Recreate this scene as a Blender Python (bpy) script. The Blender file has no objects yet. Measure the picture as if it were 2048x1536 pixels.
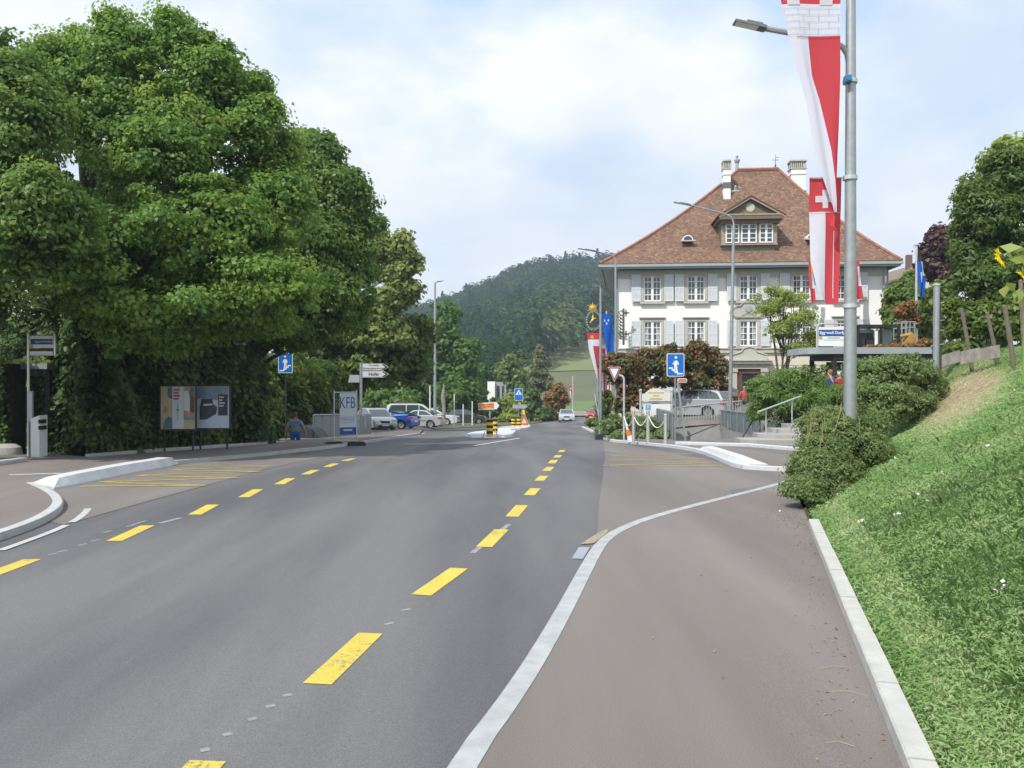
import bpy, bmesh, math, random
import numpy as np
from mathutils import Vector, Matrix, geometry
R = math.radians
random.seed(7)
S = bpy.context.scene
# ---------------------------------------------------------------- camera
F = 1700.0; CH = 1.9
cd = bpy.data.cameras.new("camera"); cam = bpy.data.objects.new("camera", cd)
S.collection.objects.link(cam); S.camera = cam
cam.location = (0, 0, CH); cam.rotation_euler = (R(90), 0, 0)
cd.sensor_width = 36; cd.lens = F/2048*36; cd.clip_start = .1; cd.clip_end = 6000
# ---------------------------------------------------------------- world / sun
SUN_EL, SUN_AZ = 50, 218      # azimuth clockwise from +Y: the sun stands behind the camera, to the left
w = bpy.data.worlds.new("World"); S.world = w; w.use_nodes = True
nt = w.node_tree; nt.nodes.clear(); N = nt.nodes; LK = nt.links
out = N.new('ShaderNodeOutputWorld'); bg = N.new('ShaderNodeBackground')
sky = N.new('ShaderNodeTexSky'); sky.sky_type = 'NISHITA'; sky.sun_disc = False
sky.sun_elevation = R(SUN_EL); sky.sun_rotation = R(SUN_AZ); sky.air_density = 1.2; sky.dust_density = 1.0
tc = N.new('ShaderNodeTexCoord'); mp = N.new('ShaderNodeMapping'); mp.inputs['Scale'].default_value = (1, 1, 1.8)
mp.inputs['Location'].default_value = (.35, .2, .1)
n1 = N.new('ShaderNodeTexNoise'); n1.inputs['Scale'].default_value = 3.1; n1.inputs['Detail'].default_value = 7; n1.inputs['Roughness'].default_value = .52
n2 = N.new('ShaderNodeTexNoise'); n2.inputs['Scale'].default_value = 3.7; n2.inputs['Detail'].default_value = 6; n2.inputs['Roughness'].default_value = .5
r1 = N.new('ShaderNodeValToRGB'); r1.color_ramp.elements[0].position = .34; r1.color_ramp.elements[1].position = .52
r2 = N.new('ShaderNodeValToRGB'); r2.color_ramp.elements[0].position = .38; r2.color_ramp.elements[1].position = .60
r2.color_ramp.elements[0].color = (5.9, 6.5, 7.3, 1); r2.color_ramp.elements[1].color = (7.9, 8.05, 8.4, 1)
mx = N.new('ShaderNodeMix'); mx.data_type = 'RGBA'
pale = N.new('ShaderNodeMix'); pale.data_type = 'RGBA'; pale.inputs[0].default_value = .75; pale.inputs[7].default_value = (5.2, 6.5, 8.1, 1)
LK.new(tc.outputs['Generated'], mp.inputs[0]); LK.new(mp.outputs[0], n1.inputs['Vector']); LK.new(mp.outputs[0], n2.inputs['Vector'])
LK.new(n1.outputs[0], r1.inputs[0]); LK.new(n2.outputs[0], r2.inputs[0])
LK.new(sky.outputs[0], pale.inputs[6])
LK.new(r1.outputs[0], mx.inputs[0]); LK.new(pale.outputs[2], mx.inputs[6]); LK.new(r2.outputs[0], mx.inputs[7])
LK.new(mx.outputs[2], bg.inputs[0]); bg.inputs[1].default_value = .10; LK.new(bg.outputs[0], out.inputs[0])
sl = bpy.data.lights.new("sun", 'SUN'); sl.energy = 3.5; sl.angle = R(.6); sl.color = (1, .955, .88)
so = bpy.data.objects.new("sun", sl); S.collection.objects.link(so)
a = R(SUN_AZ); e = R(SUN_EL)
sd = Vector((math.sin(a)*math.cos(e), math.cos(a)*math.cos(e), math.sin(e)))
so.rotation_euler = sd.to_track_quat('Z', 'Y').to_euler(); so.location = sd*50
S.view_settings.view_transform = 'Standard'; S.view_settings.look = 'None'; S.view_settings.exposure = .54
S.cycles.max_bounces = 6; S.cycles.transparent_max_bounces = 8; S.cycles.volume_bounces = 0

# ---------------------------------------------------------------- helpers
def sm(a, b, x):
    t = max(0., min(1., (x-a)/(b-a))); return t*t*(3-2*t)
def zr(y):
    if y < 15.5: return 0.
    if y < 23: return -.00213*(y-15.5)**2
    if y < 105: return -.12-.032*(y-23)
    s = min(1, (y-105)/30); return -2.744-.48*(1-(1-s)**2)
def xk(y):
    return .2834*y+.702 if y < 15 else (4.953+.75*(y-15) if y < 18 else 7.203+.4*(y-18))
RID = [(-1.2, 4), (-.6, 6), (-.25, 26), (-.09, 46), (-.04, 58), (.02, 74), (.098, 80), (.16, 78), (.28, 40), (.45, 4), (1.2, 0)]
def ridge(u):
    if u <= RID[0][0]: return RID[0][1]
    for (a, b), (c, d) in zip(RID, RID[1:]):
        if u <= c: return b+(d-b)*(u-a)/(c-a)
    return RID[-1][1]
def bank_t(x, y): return .965*(x-xk(y))
def g(x, y):
    z = zr(y)
    wr = sm(4, 14, x)*(1-sm(80, 120, y))
    zp = -.01*max(0, y-20)
    z += (zp-z)*wr
    z += .85*sm(10.6+.12*(y-33), 12+.12*(y-33), x)*sm(25.5, 28, y)*(1-sm(46, 53, y))+1.0*sm(13, 16, x)*sm(35, 38, y)*(1-sm(46, 53, y))
    z += .55*sm(5.5, 8.5, x)*sm(41.5, 44, y)*(1-sm(52, 55.5, y))*(1-sm(20, 24, x))
    t = bank_t(x, y)
    if t > 0:
        s_ = .5*(1+.09*max(0, min(8, y-18)))
        zb = s_*t
        if zb > 2.7: zb = 2.7+.25*(zb-2.7)
        zb *= 1-sm(27, 30, y)*(1-sm(17, 20, x))
        zb *= 1-sm(45, 60, y)
        z = max(z, zb)
    if y > 140:
        s = min(1, (y-140)/460)
        z += (ridge(x/y)+3)*s**1.5
        if y > 620: z -= (y-620)*.05
    return z
def X(px, d): return (px-1024)/F*d
def Z(py, d): return CH-(py-768)/F*d
def P(px, py, d): return Vector((X(px, d), d, Z(py, d)))
def G(px, py, off=0.):
    d = 2.; lo = 2.
    while d < 400:
        if Z(py, d) <= g(X(px, d), d)+off:
            hi = d
            for _ in range(30):
                m = (lo+hi)/2
                if Z(py, m) <= g(X(px, m), m)+off: hi = m
                else: lo = m
            return (X(px, hi), hi)
        lo = d; d += .25+d*.01
    return (X(px, 400), 400.)
def link(o, parent=None):
    S.collection.objects.link(o)
    if parent: o.parent = parent
    return o
def tag(o, label=None, cat=None, group=None, kind=None):
    for k, v in (('label', label), ('category', cat), ('group', group), ('kind', kind)):
        if v: o[k] = v
    return o
def thing(name, label, cat, loc=(0, 0, 0), rz=0, group=None):
    o = bpy.data.objects.new(name, None); link(o); o.location = loc; o.rotation_euler = (0, 0, rz); o.empty_display_size = .2
    return tag(o, label, cat, group)
def copy_tree(o, parent=None):
    c = o.copy(); link(c); c.parent = parent
    for ch in [q for q in bpy.data.objects if q.parent == o]: copy_tree(ch, c)
    return c
class MB:
    def __init__(s): s.v = []; s.f = []; s.m = []; s.cm = 0
    def add(s, vs, fs):
        n = len(s.v); s.v += [tuple(p) for p in vs]; s.f += [tuple(i+n for i in f) for f in fs]; s.m += [s.cm]*len(fs)
    def box(s, c, d, rz=0, taper=1., tilt=None):
        x, y, z = d[0]/2, d[1]/2, d[2]/2; vs = []
        for k in (-1, 1):
            t = taper if k > 0 else 1
            for i, j in ((-1, -1), (1, -1), (1, 1), (-1, 1)): vs.append(Vector((i*x*t, j*y*t, k*z)))
        M = Matrix.Rotation(rz, 3, 'Z')
        if tilt: M = M @ tilt
        s.add([M @ p+Vector(c) for p in vs], [(0, 3, 2, 1), (4, 5, 6, 7), (0, 1, 5, 4), (1, 2, 6, 5), (2, 3, 7, 6), (3, 0, 4, 7)])
        return s
    def cyl(s, p0, p1, r0, r1=None, n=12, cap=True):
        if r1 is None: r1 = r0
        p0 = Vector(p0); p1 = Vector(p1); q = (p1-p0).to_track_quat('Z', 'Y'); vs = []
        for p, r in ((p0, r0), (p1, r1)):
            for i in range(n):
                a = 2*math.pi*i/n; vs.append(p+q @ Vector((r*math.cos(a), r*math.sin(a), 0)))
        fs = [(i, (i+1) % n, n+(i+1) % n, n+i) for i in range(n)]
        if cap: fs += [tuple(range(n-1, -1, -1)), tuple(range(n, 2*n))]
        s.add(vs, fs); return s
    def tube(s, pts, r, n=8):
        pts = [Vector(p) for p in pts]; rs = r if isinstance(r, (list, tuple)) else [r]*len(pts)
        vs = []; prev = None
        for i, p in enumerate(pts):
            t = (pts[min(i+1, len(pts)-1)]-pts[max(i-1, 0)]).normalized()
            if prev is None: prev = t.orthogonal().normalized()
            u = (prev-t*prev.dot(t)).normalized(); prev = u; v_ = t.cross(u)
            for k in range(n):
                a = 2*math.pi*k/n; vs.append(p+(u*math.cos(a)+v_*math.sin(a))*rs[i])
        fs = [(i*n+k, i*n+(k+1) % n, (i+1)*n+(k+1) % n, (i+1)*n+k) for i in range(len(pts)-1) for k in range(n)]
        fs += [tuple(range(n-1, -1, -1)), tuple(range((len(pts)-1)*n, len(pts)*n))]
        s.add(vs, fs); return s
    def lathe(s, prof, c=(0, 0, 0), n=14, axis='Z'):
        vs = []
        for r, z in prof:
            for k in range(n):
                a = 2*math.pi*k/n; p = (r*math.cos(a), r*math.sin(a), z)
                if axis == 'Y': p = (p[0], p[2], p[1])
                vs.append((p[0]+c[0], p[1]+c[1], p[2]+c[2]))
        fs = [(i*n+k, i*n+(k+1) % n, (i+1)*n+(k+1) % n, (i+1)*n+k) for i in range(len(prof)-1) for k in range(n)]
        s.add(vs, fs); return s
    def flat(s, pts, y, th=.01):           # polygon in local XZ, front at y, thickness going +y
        n = len(pts)
        s.add([(p[0], y, p[1]) for p in pts]+[(p[0], y+th, p[1]) for p in pts],
              [tuple(range(n)), tuple(range(2*n-1, n-1, -1))]+[(i, n+i, n+(i+1) % n, (i+1) % n) for i in range(n)])
        return s
    def slab(s, pts, z0, z1):              # polygon in XY extruded
        n = len(pts)
        s.add([(p[0], p[1], z0) for p in pts]+[(p[0], p[1], z1) for p in pts],
              [tuple(range(n-1, -1, -1)), tuple(range(n, 2*n))]+[(i, (i+1) % n, n+(i+1) % n, n+i) for i in range(n)])
        return s
    def quad(s, *p): s.add(p, [tuple(range(len(p)))]); return s
    def build(s, name, mat, parent=None, smooth=False, loc=None, fixn=True):
        me = bpy.data.meshes.new(name); me.from_pydata([tuple(p) for p in s.v], [], s.f)
        for m in (mat if isinstance(mat, (list, tuple)) else [mat]): me.materials.append(m)
        if any(s.m): me.polygons.foreach_set('material_index', s.m)
        if fixn:
            bm = bmesh.new(); bm.from_mesh(me); bmesh.ops.recalc_face_normals(bm, faces=bm.faces); bm.to_mesh(me); bm.free()
        if smooth:
            me.polygons.foreach_set('use_smooth', [True]*len(me.polygons))
            try: me.set_sharp_from_angle(angle=R(40))
            except Exception: pass
        me.update(); o = bpy.data.objects.new(name, me); link(o, parent)
        if loc is not None: o.location = loc
        return o
def rrect(x0, z0, x1, z1, r, n=4):
    pts = []
    for cx, cz, a0 in ((x1-r, z1-r, 0), (x0+r, z1-r, 90), (x0+r, z0+r, 180), (x1-r, z0+r, 270)):
        for i in range(n+1):
            a = R(a0+90*i/n); pts.append((cx+r*math.cos(a), cz+r*math.sin(a)))
    return pts
def circ(cx, cz, r, n=16, rz=None): return [(cx+r*math.cos(2*math.pi*i/n), cz+(rz or r)*math.sin(2*math.pi*i/n)) for i in range(n)]

# ---------------------------------------------------------------- materials
def mat(name, col, rough=.7, metal=0., var=.0, scale=3., bump=0., bscale=40., col2=None, spec=.5, coat=0., detail=6):
    m = bpy.data.materials.new(name); m.use_nodes = True; t = m.node_tree; b = t.nodes['Principled BSDF']
    b.inputs['Roughness'].default_value = rough; b.inputs['Metallic'].default_value = metal
    b.inputs['Specular IOR Level'].default_value = spec; b.inputs['Coat Weight'].default_value = coat
    b.inputs['Base Color'].default_value = (*col, 1)
    if var or bump or col2:
        c = t.nodes.new('ShaderNodeTexCoord')
        if var or col2:
            n = t.nodes.new('ShaderNodeTexNoise'); n.inputs['Scale'].default_value = scale; n.inputs['Detail'].default_value = detail; n.inputs['Roughness'].default_value = .6
            r = t.nodes.new('ShaderNodeValToRGB'); r.color_ramp.elements[0].position = .3; r.color_ramp.elements[1].position = .7
            c2 = col2 or tuple(min(1, k*(1+var)) for k in col); c1 = col if col2 else tuple(k*(1-var) for k in col)
            r.color_ramp.elements[0].color = (*c1, 1); r.color_ramp.elements[1].color = (*c2, 1)
            t.links.new(c.outputs['Object'], n.inputs['Vector']); t.links.new(n.outputs[0], r.inputs[0]); t.links.new(r.outputs[0], b.inputs['Base Color'])
        if bump:
            n = t.nodes.new('ShaderNodeTexNoise'); n.inputs['Scale'].default_value = bscale; n.inputs['Detail'].default_value = 3
            bp = t.nodes.new('ShaderNodeBump'); bp.inputs['Strength'].default_value = bump; bp.inputs['Distance'].default_value = .02
            t.links.new(c.outputs['Object'], n.inputs['Vector']); t.links.new(n.outputs[0], bp.inputs['Height']); t.links.new(bp.outputs[0], b.inputs['Normal'])
    return m
def leafmat(name, cols, trans=.3, gloss=.06, rough=.45):
    m = bpy.data.materials.new(name); m.use_nodes = True; t = m.node_tree; t.nodes.clear(); n = t.nodes; l = t.links
    o = n.new('ShaderNodeOutputMaterial'); at = n.new('ShaderNodeAttribute'); at.attribute_name = 'rnd'
    r = n.new('ShaderNodeValToRGB'); els = r.color_ramp.elements
    while len(els) < len(cols): els.new(.5)
    for i, c in enumerate(cols): els[i].position = i/(len(cols)-1); els[i].color = (*c, 1)
    d = n.new('ShaderNodeBsdfDiffuse'); tr = n.new('ShaderNodeBsdfTranslucent'); gl = n.new('ShaderNodeBsdfGlossy'); gl.inputs['Roughness'].default_value = rough
    hs = n.new('ShaderNodeHueSaturation'); hs.inputs['Hue'].default_value = .48; hs.inputs['Value'].default_value = 1.5; hs.inputs['Saturation'].default_value = 1.0
    m1 = n.new('ShaderNodeMixShader'); m1.inputs[0].default_value = trans; m2 = n.new('ShaderNodeMixShader'); m2.inputs[0].default_value = gloss
    l.new(at.outputs['Fac'], r.inputs[0]); l.new(r.outputs[0], d.inputs[0]); l.new(r.outputs[0], hs.inputs['Color']); l.new(hs.outputs[0], tr.inputs[0])
    l.new(d.outputs[0], m1.inputs[1]); l.new(tr.outputs[0], m1.inputs[2]); l.new(m1.outputs[0], m2.inputs[1]); l.new(gl.outputs[0], m2.inputs[2]); l.new(m2.outputs[0], o.inputs[0])
    return m
M = {}
def asphalt(name, c1, c2, patch):
    m = bpy.data.materials.new(name); m.use_nodes = True; t = m.node_tree; b = t.nodes['Principled BSDF']; n = t.nodes; l = t.links
    b.inputs['Roughness'].default_value = .82; b.inputs['Specular IOR Level'].default_value = .35
    c = n.new('ShaderNodeTexCoord')
    na = n.new('ShaderNodeTexNoise'); na.inputs['Scale'].default_value = .55; na.inputs['Detail'].default_value = 5; na.inputs['Roughness'].default_value = .55
    mpp = n.new('ShaderNodeMapping'); mpp.inputs['Scale'].default_value = (1.0, .13, 1); mpp.inputs['Rotation'].default_value = (0, 0, .12)
    nb = n.new('ShaderNodeTexNoise'); nb.inputs['Scale'].default_value = 140; nb.inputs['Detail'].default_value = 2
    r = n.new('ShaderNodeValToRGB'); r.color_ramp.elements[0].position = .38; r.color_ramp.elements[1].position = .62
    r.color_ramp.elements[0].color = (*c1, 1); r.color_ramp.elements[1].color = (*c2, 1)
    rb = n.new('ShaderNodeValToRGB'); rb.color_ramp.elements[0].position = .3; rb.color_ramp.elements[1].position = .72
    rb.color_ramp.elements[0].color = (.72, .72, .72, 1); rb.color_ramp.elements[1].color = (1.28, 1.28, 1.28, 1)
    mu = n.new('ShaderNodeMix'); mu.data_type = 'RGBA'; mu.blend_type = 'MULTIPLY'; mu.inputs[0].default_value = 1
    v = n.new('ShaderNodeTexVoronoi'); v.inputs['Scale'].default_value = 1.3
    rv = n.new('ShaderNodeValToRGB'); rv.color_ramp.elements[0].position = .0; rv.color_ramp.elements[1].position = .03
    rv.color_ramp.elements[0].color = (patch, patch, patch, 1); rv.color_ramp.elements[1].color = (1, 1, 1, 1)
    mu2 = n.new('ShaderNodeMix'); mu2.data_type = 'RGBA'; mu2.blend_type = 'MULTIPLY'; mu2.inputs[0].default_value = 1
    l.new(c.outputs['Object'], mpp.inputs[0]); l.new(mpp.outputs[0], na.inputs['Vector']); l.new(c.outputs['Object'], nb.inputs['Vector']); l.new(c.outputs['Object'], v.inputs['Vector'])
    l.new(na.outputs[0], r.inputs[0]); l.new(nb.outputs[0], rb.inputs[0]); l.new(r.outputs[0], mu.inputs[6]); l.new(rb.outputs[0], mu.inputs[7])
    l.new(v.outputs[0], rv.inputs[0]); l.new(mu.outputs[2], mu2.inputs[6]); l.new(rv.outputs[0], mu2.inputs[7]); l.new(mu2.outputs[2], b.inputs['Base Color'])
    bp = n.new('ShaderNodeBump'); bp.inputs['Strength'].default_value = .35; bp.inputs['Distance'].default_value = .004
    l.new(nb.outputs[0], bp.inputs['Height']); l.new(bp.outputs[0], b.inputs['Normal'])
    return m
M['road'] = asphalt('asphalt_dark', (.086, .088, .095), (.142, .143, .147), 1.35)
M['bay'] = asphalt('asphalt_bay', (.142, .130, .121), (.186, .171, .158), 1.4)
M['walk'] = asphalt('asphalt_walk', (.145, .127, .119), (.197, .175, .165), 1.6)
M['kerb'] = mat('kerb_concrete', (.40, .41, .41), .85, var=.13, scale=5, bump=.2, bscale=60)
M['kerbw'] = mat('kerb_pale', (.50, .52, .55), .8, var=.09, scale=4, bump=.15, bscale=60)
M['kerbm'] = mat('kerb_mid', (.34, .355, .36), .85, var=.16, scale=6, bump=.2, bscale=70)
M['edge'] = mat('kerb_warm', (.41, .41, .385), .85, var=.12, scale=5, bump=.25, bscale=50)
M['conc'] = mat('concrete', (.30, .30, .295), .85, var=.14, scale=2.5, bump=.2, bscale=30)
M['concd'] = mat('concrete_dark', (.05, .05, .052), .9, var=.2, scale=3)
M['gran'] = mat('granite', (.33, .325, .31), .8, var=.25, scale=28, bump=.3, bscale=50)
M['yel'] = mat('paint_yellow', (.56, .44, .06), .75, var=.22, scale=26, bump=.1)
def worn(name, col, base, lo=.34, hi=.42, sc=38):
    m = mat(name, col, .75); t = m.node_tree; b = t.nodes['Principled BSDF']; c = t.nodes.new('ShaderNodeTexCoord'); out_ = None
    n1_ = t.nodes.new('ShaderNodeTexNoise'); n1_.inputs['Scale'].default_value = sc; n1_.inputs['Detail'].default_value = 5; n1_.inputs['Roughness'].default_value = .7
    n2_ = t.nodes.new('ShaderNodeTexNoise'); n2_.inputs['Scale'].default_value = 2.2; n2_.inputs['Detail'].default_value = 4
    a_ = t.nodes.new('ShaderNodeMath'); a_.operation = 'MULTIPLY_ADD'; a_.inputs[1].default_value = .6; r_ = t.nodes.new('ShaderNodeValToRGB'); k_ = t.nodes.new('ShaderNodeMath'); k_.operation = 'MULTIPLY'; k_.inputs[1].default_value = .4
    r_.color_ramp.elements[0].position = lo; r_.color_ramp.elements[1].position = hi; r_.color_ramp.elements[0].color = (*base, 1); r_.color_ramp.elements[1].color = (*[k*.86 for k in col], 1); e_ = r_.color_ramp.elements.new(.62); e_.color = (*col, 1)
    t.links.new(c.outputs['Object'], n1_.inputs['Vector']); t.links.new(c.outputs['Object'], n2_.inputs['Vector']); t.links.new(n2_.outputs[0], k_.inputs[0]); t.links.new(n1_.outputs[0], a_.inputs[0]); t.links.new(k_.outputs[0], a_.inputs[2]); t.links.new(a_.outputs[0], r_.inputs[0]); t.links.new(r_.outputs[0], b.inputs['Base Color']); return m
M['yel'] = worn('paint_yellow_new', (.57, .45, .07), (.13, .13, .125), .36, .43)
M['yelz'] = mat('paint_yellow_worn', (.42, .32, .07), .75, var=.3, scale=9)
M['wht'] = mat('paint_white', (.50, .51, .51), .75, var=.15, scale=16)
M['ghost'] = mat('paint_ghost', (.24, .24, .25), .8, var=.3, scale=22)
M['soil'] = mat('soil', (.085, .10, .035), .95, var=.35, scale=1.2, bump=.5, bscale=18)
M['galv'] = mat('galvanised', (.34, .37, .385), .45, .55, var=.12, scale=9)
M['galvl'] = mat('galvanised_light', (.50, .52, .53), .45, .3, var=.08, scale=6)
M['steel'] = mat('stainless', (.62, .62, .60), .35, .6)
M['dark'] = mat('dark_metal', (.035, .037, .04), .5, .3)
M['rubber'] = mat('rubber', (.03, .03, .032), .85, var=.2, scale=12)
M['blue'] = mat('sign_blue', (.005, .13, .50), .4)
M['dblue'] = mat('banner_blue', (.02, .07, .28), .6)
M['white'] = mat('sign_white', (.72, .74, .75), .5)
M['signback'] = mat('sign_grey', (.40, .41, .42), .5, .3)
M['red'] = mat('sign_red', (.52, .03, .04), .5)
M['black'] = mat('black', (.015, .015, .017), .5)
M['orange'] = mat('orange', (.72, .16, .02), .5)
M['glass'] = mat('window_glass', (.035, .045, .055), .06, 0, spec=1.0)
M['glassb'] = mat('window_glass_sky', (.11, .14, .17), .12, 0, spec=.9, col2=(.03, .035, .04), scale=1.1)
M['cglass'] = mat('car_glass', (.04, .06, .065), .05, spec=1.0, coat=.5)
M['boardm'] = mat('board_grey', (.27, .25, .22), .9, var=.3, scale=5, bump=.4, bscale=30)
M['wood'] = mat('timber', (.165, .14, .11), .85, var=.25, scale=6, bump=.4, bscale=30)
def sheet(name, poly, off, m, holes=(), step=1., parent=None, kind='structure', extra=None, skirt=0.):
    """polygon draped on the ground function"""
    def res(pl):
        o = []
        for i in range(len(pl)):
            a = Vector(pl[i]); b = Vector(pl[(i+1) % len(pl)]); k = max(1, int((b-a).length/step))
            o += [a.lerp(b, j/k) for j in range(k)]
        return o
    vs = []; es = []
    for pl in (poly,)+tuple(holes):
        q = res(pl); n = len(vs); vs += q; es += [(n+i, n+(i+1) % len(q)) for i in range(len(q))]
    nb = len(vs)
    def inside(p, pl):
        c = False; x, y = p
        for i in range(len(pl)):
            x1, y1 = pl[i]; x2, y2 = pl[i-1]
            if (y1 > y) != (y2 > y) and x < (x2-x1)*(y-y1)/(y2-y1)+x1: c = not c
        return c
    xs = [p[0] for p in poly]; ys = [p[1] for p in poly]
    if extra is None:
        gx = [min(xs)+step*(i+.5) for i in range(int((max(xs)-min(xs))/step)+1)]
        gy = [min(ys)+step*(i+.5) for i in range(int((max(ys)-min(ys))/step)+1)]
    else: gx, gy = extra
    bd = np.array([(p[0], p[1]) for p in vs])
    for x in gx:
        for y in gy:
            if inside((x, y), poly) and np.min(np.abs(bd[:, 0]-x)+np.abs(bd[:, 1]-y)) > .35*min(step,1.5): vs.append(Vector((x, y)))
    r = geometry.delaunay_2d_cdt([Vector((p[0], p[1])) for p in vs], es, [], 0, 1e-5)
    V, Fc = r[0], r[2]; ff = []
    for f in Fc:
        c = sum((V[i] for i in f), Vector((0, 0)))/len(f)
        if inside(c, poly) and not any(inside(c, h) for h in holes): ff.append(tuple(f))
    vv = [(p[0], p[1], g(p[0], p[1])+off) for p in V]
    mb = MB(); mb.add(vv, ff)
    if skirt:
        q = res(poly)
        for i in range(len(q)):
            a = q[i]; b = q[(i+1) % len(q)]; za = g(a[0], a[1])+off; zb = g(b[0], b[1])+off
            mb.quad((a[0], a[1], za), (b[0], b[1], zb), (b[0], b[1], zb-skirt), (a[0], a[1], za-skirt))
    me_o = mb.build(name, m, parent, fixn=False)
    bm = bmesh.new(); bm.from_mesh(me_o.data)
    for f in bm.faces:
        if abs(f.normal.z) > .3 and f.normal.z < 0: f.normal_flip()
    bm.to_mesh(me_o.data); bm.free()
    me_o.data.polygons.foreach_set('use_smooth', [abs(p.normal.z) > .3 for p in me_o.data.polygons])
    if kind and not parent: me_o['kind'] = kind
    return me_o
def chaikin(pl, n=2, closed=False):
    pl = [Vector(p) for p in pl]
    for _ in range(n):
        o = [] if closed else [pl[0]]
        for i in range(len(pl) if closed else len(pl)-1):
            a = pl[i]; b = pl[(i+1) % len(pl)]; o += [a.lerp(b, .25), a.lerp(b, .75)]
        if not closed: o.append(pl[-1])
        pl = o
    return pl
def offset(pl, d):
    o = []
    for i, p in enumerate(pl):
        t = (Vector(pl[min(i+1, len(pl)-1)])-Vector(pl[max(i-1, 0)])).normalized(); o.append(Vector(p)+Vector((-t.y, t.x))*d)
    return o
def strip(name, pl, wd, z0, z1, m, kind='structure', parent=None, bev=.02):
    """kerb-like strip along polyline, wd to the left side, follows ground"""
    b = offset(pl, wd); mb = MB(); n = len(pl)
    a1 = offset(pl, bev*(1 if wd > 0 else -1))
    vs = []
    for i in range(n):
        ga = g(*pl[i]); vs += [(pl[i][0], pl[i][1], ga+z0), (pl[i][0], pl[i][1], ga+z1-bev), (a1[i][0], a1[i][1], ga+z1), (b[i][0], b[i][1], ga+z1), (b[i][0], b[i][1], ga+z0)]
    fs = [(i*5+k, i*5+k+1, i*5+5+k+1, i*5+5+k) for i in range(n-1) for k in range(4)]
    fs += [(0, 1, 2, 3, 4), tuple((n-1)*5+k for k in range(4, -1, -1))]
    mb.add(vs, fs); o = mb.build(name, m, parent)
    if kind and not parent: o['kind'] = kind
    return o
def stripe(name, p0, p1, w_, off, m, parent, n=4, endcut=None):
    a = Vector(p0); b = Vector(p1); t = (b-a).normalized(); u = Vector((t.y, -t.x))*w_/2; mb = MB(); vs = []
    for i in range(n+1):
        c = a.lerp(b, i/n)
        for s_ in (-1, 1):
            q = c+u*s_; vs.append((q.x, q.y, g(q.x, q.y)+off))
    mb.add(vs, [(2*i, 2*i+1, 2*i+3, 2*i+2) for i in range(n)]); return mb.build(name, m, parent, fixn=False)

# ---------------------------------------------------------------- ground
HL = [(-9.9, 34.0), (-8.45, 34.0), (-8.75, 37.6), (-7.7, 45), (-9.6, 45)]
HR = [(6.4, 32.8), (9.0, 32.8), (10.4, 42.5), (7.2, 42.5)]
gx = [-900, -600, -400, -280, -200, -150, -110, -80, -60, -45]+[x*1.5 for x in range(-22, 32)]+[60, 75, 95, 120, 160, 210, 280, 400, 600, 900]
gy = [-55, -30, -15, -8]+[y*1.5 for y in range(-3, 90)]+[145, 155, 165, 180, 200, 225, 250, 275, 300, 330, 360, 390, 420, 450, 480, 510, 540, 570, 600, 625, 660, 720, 800, 900]
ground = sheet('ground', [(-1000, -60), (1000, -60), (1000, 1000), (-1000, 1000)], -.03, M['soil'], holes=(HL, HR), step=60, extra=(gx, gy))
for v in ground.data.vertices:
    if v.co.y < 31 and v.co.x > -40: v.co.z -= .4
def GP(pts, off=0.): return [Vector(G(px, py, off)) for px, py in pts]
road = sheet('road', [(-14, -12), (-2.5, -12), (3.85, 11), (5.0, 15), (7.1, 18.6), (8.9, 24), (9.2, 28), (6, 31.5), (4.3, 36.5), (5.0, 55), (5.7, 68), (8.9, 93), (11.0, 112), (13, 125), (60, 150), (60, 158), (8, 131), (4.4, 108), (3.4, 94), (1.4, 79), (-2.5, 67), (-5.4, 59.8), (-7.2, 57), (-14, 50)], .01, M['road'], step=1.2)
# side road and parking area beyond the junction
lot = sheet('parking_area', [(-30, 49), (-14.02, 49.5), (-7.25, 56.9), (-5.45, 59.7), (-7.5, 68), (-2.7, 92), (-30, 100)], .014, M['bay'], holes=(), step=1.5)
sheet('verge', [(-5.3, 60), (-2.6, 67.2), (1.3, 79.3), (3.2, 94), (4.1, 108), (-2.5, 106), (-2.5, 92), (-7.3, 68)], .05, M['soil'], step=1.5)
# bus bays in browner asphalt
lb = chaikin(GP([(128, 1052), (300, 1003), (440, 965), (560, 932), (655, 914)]), 1)
baL = [(-8.7, 15.2), (-8.2, 13.2)]+[tuple(p) for p in lb]+[tuple(G(560, 908)), tuple(G(350, 932))]
sheet('bus_bay', baL, .016, M['bay'])
br = GP([(1206, 884), (1211, 905), (1206, 950), (1198, 1010), (1194, 1072)])
sheet('bus_bay', [tuple(p) for p in br]+[(2.2, 9.6), (4.6, 14.9), (6.7, 18.2), (7.1, 19.2), (5.4, 19.9), (4.9, 24), (4.6, 29), (4.3, 34)], .016, M['bay'])
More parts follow.
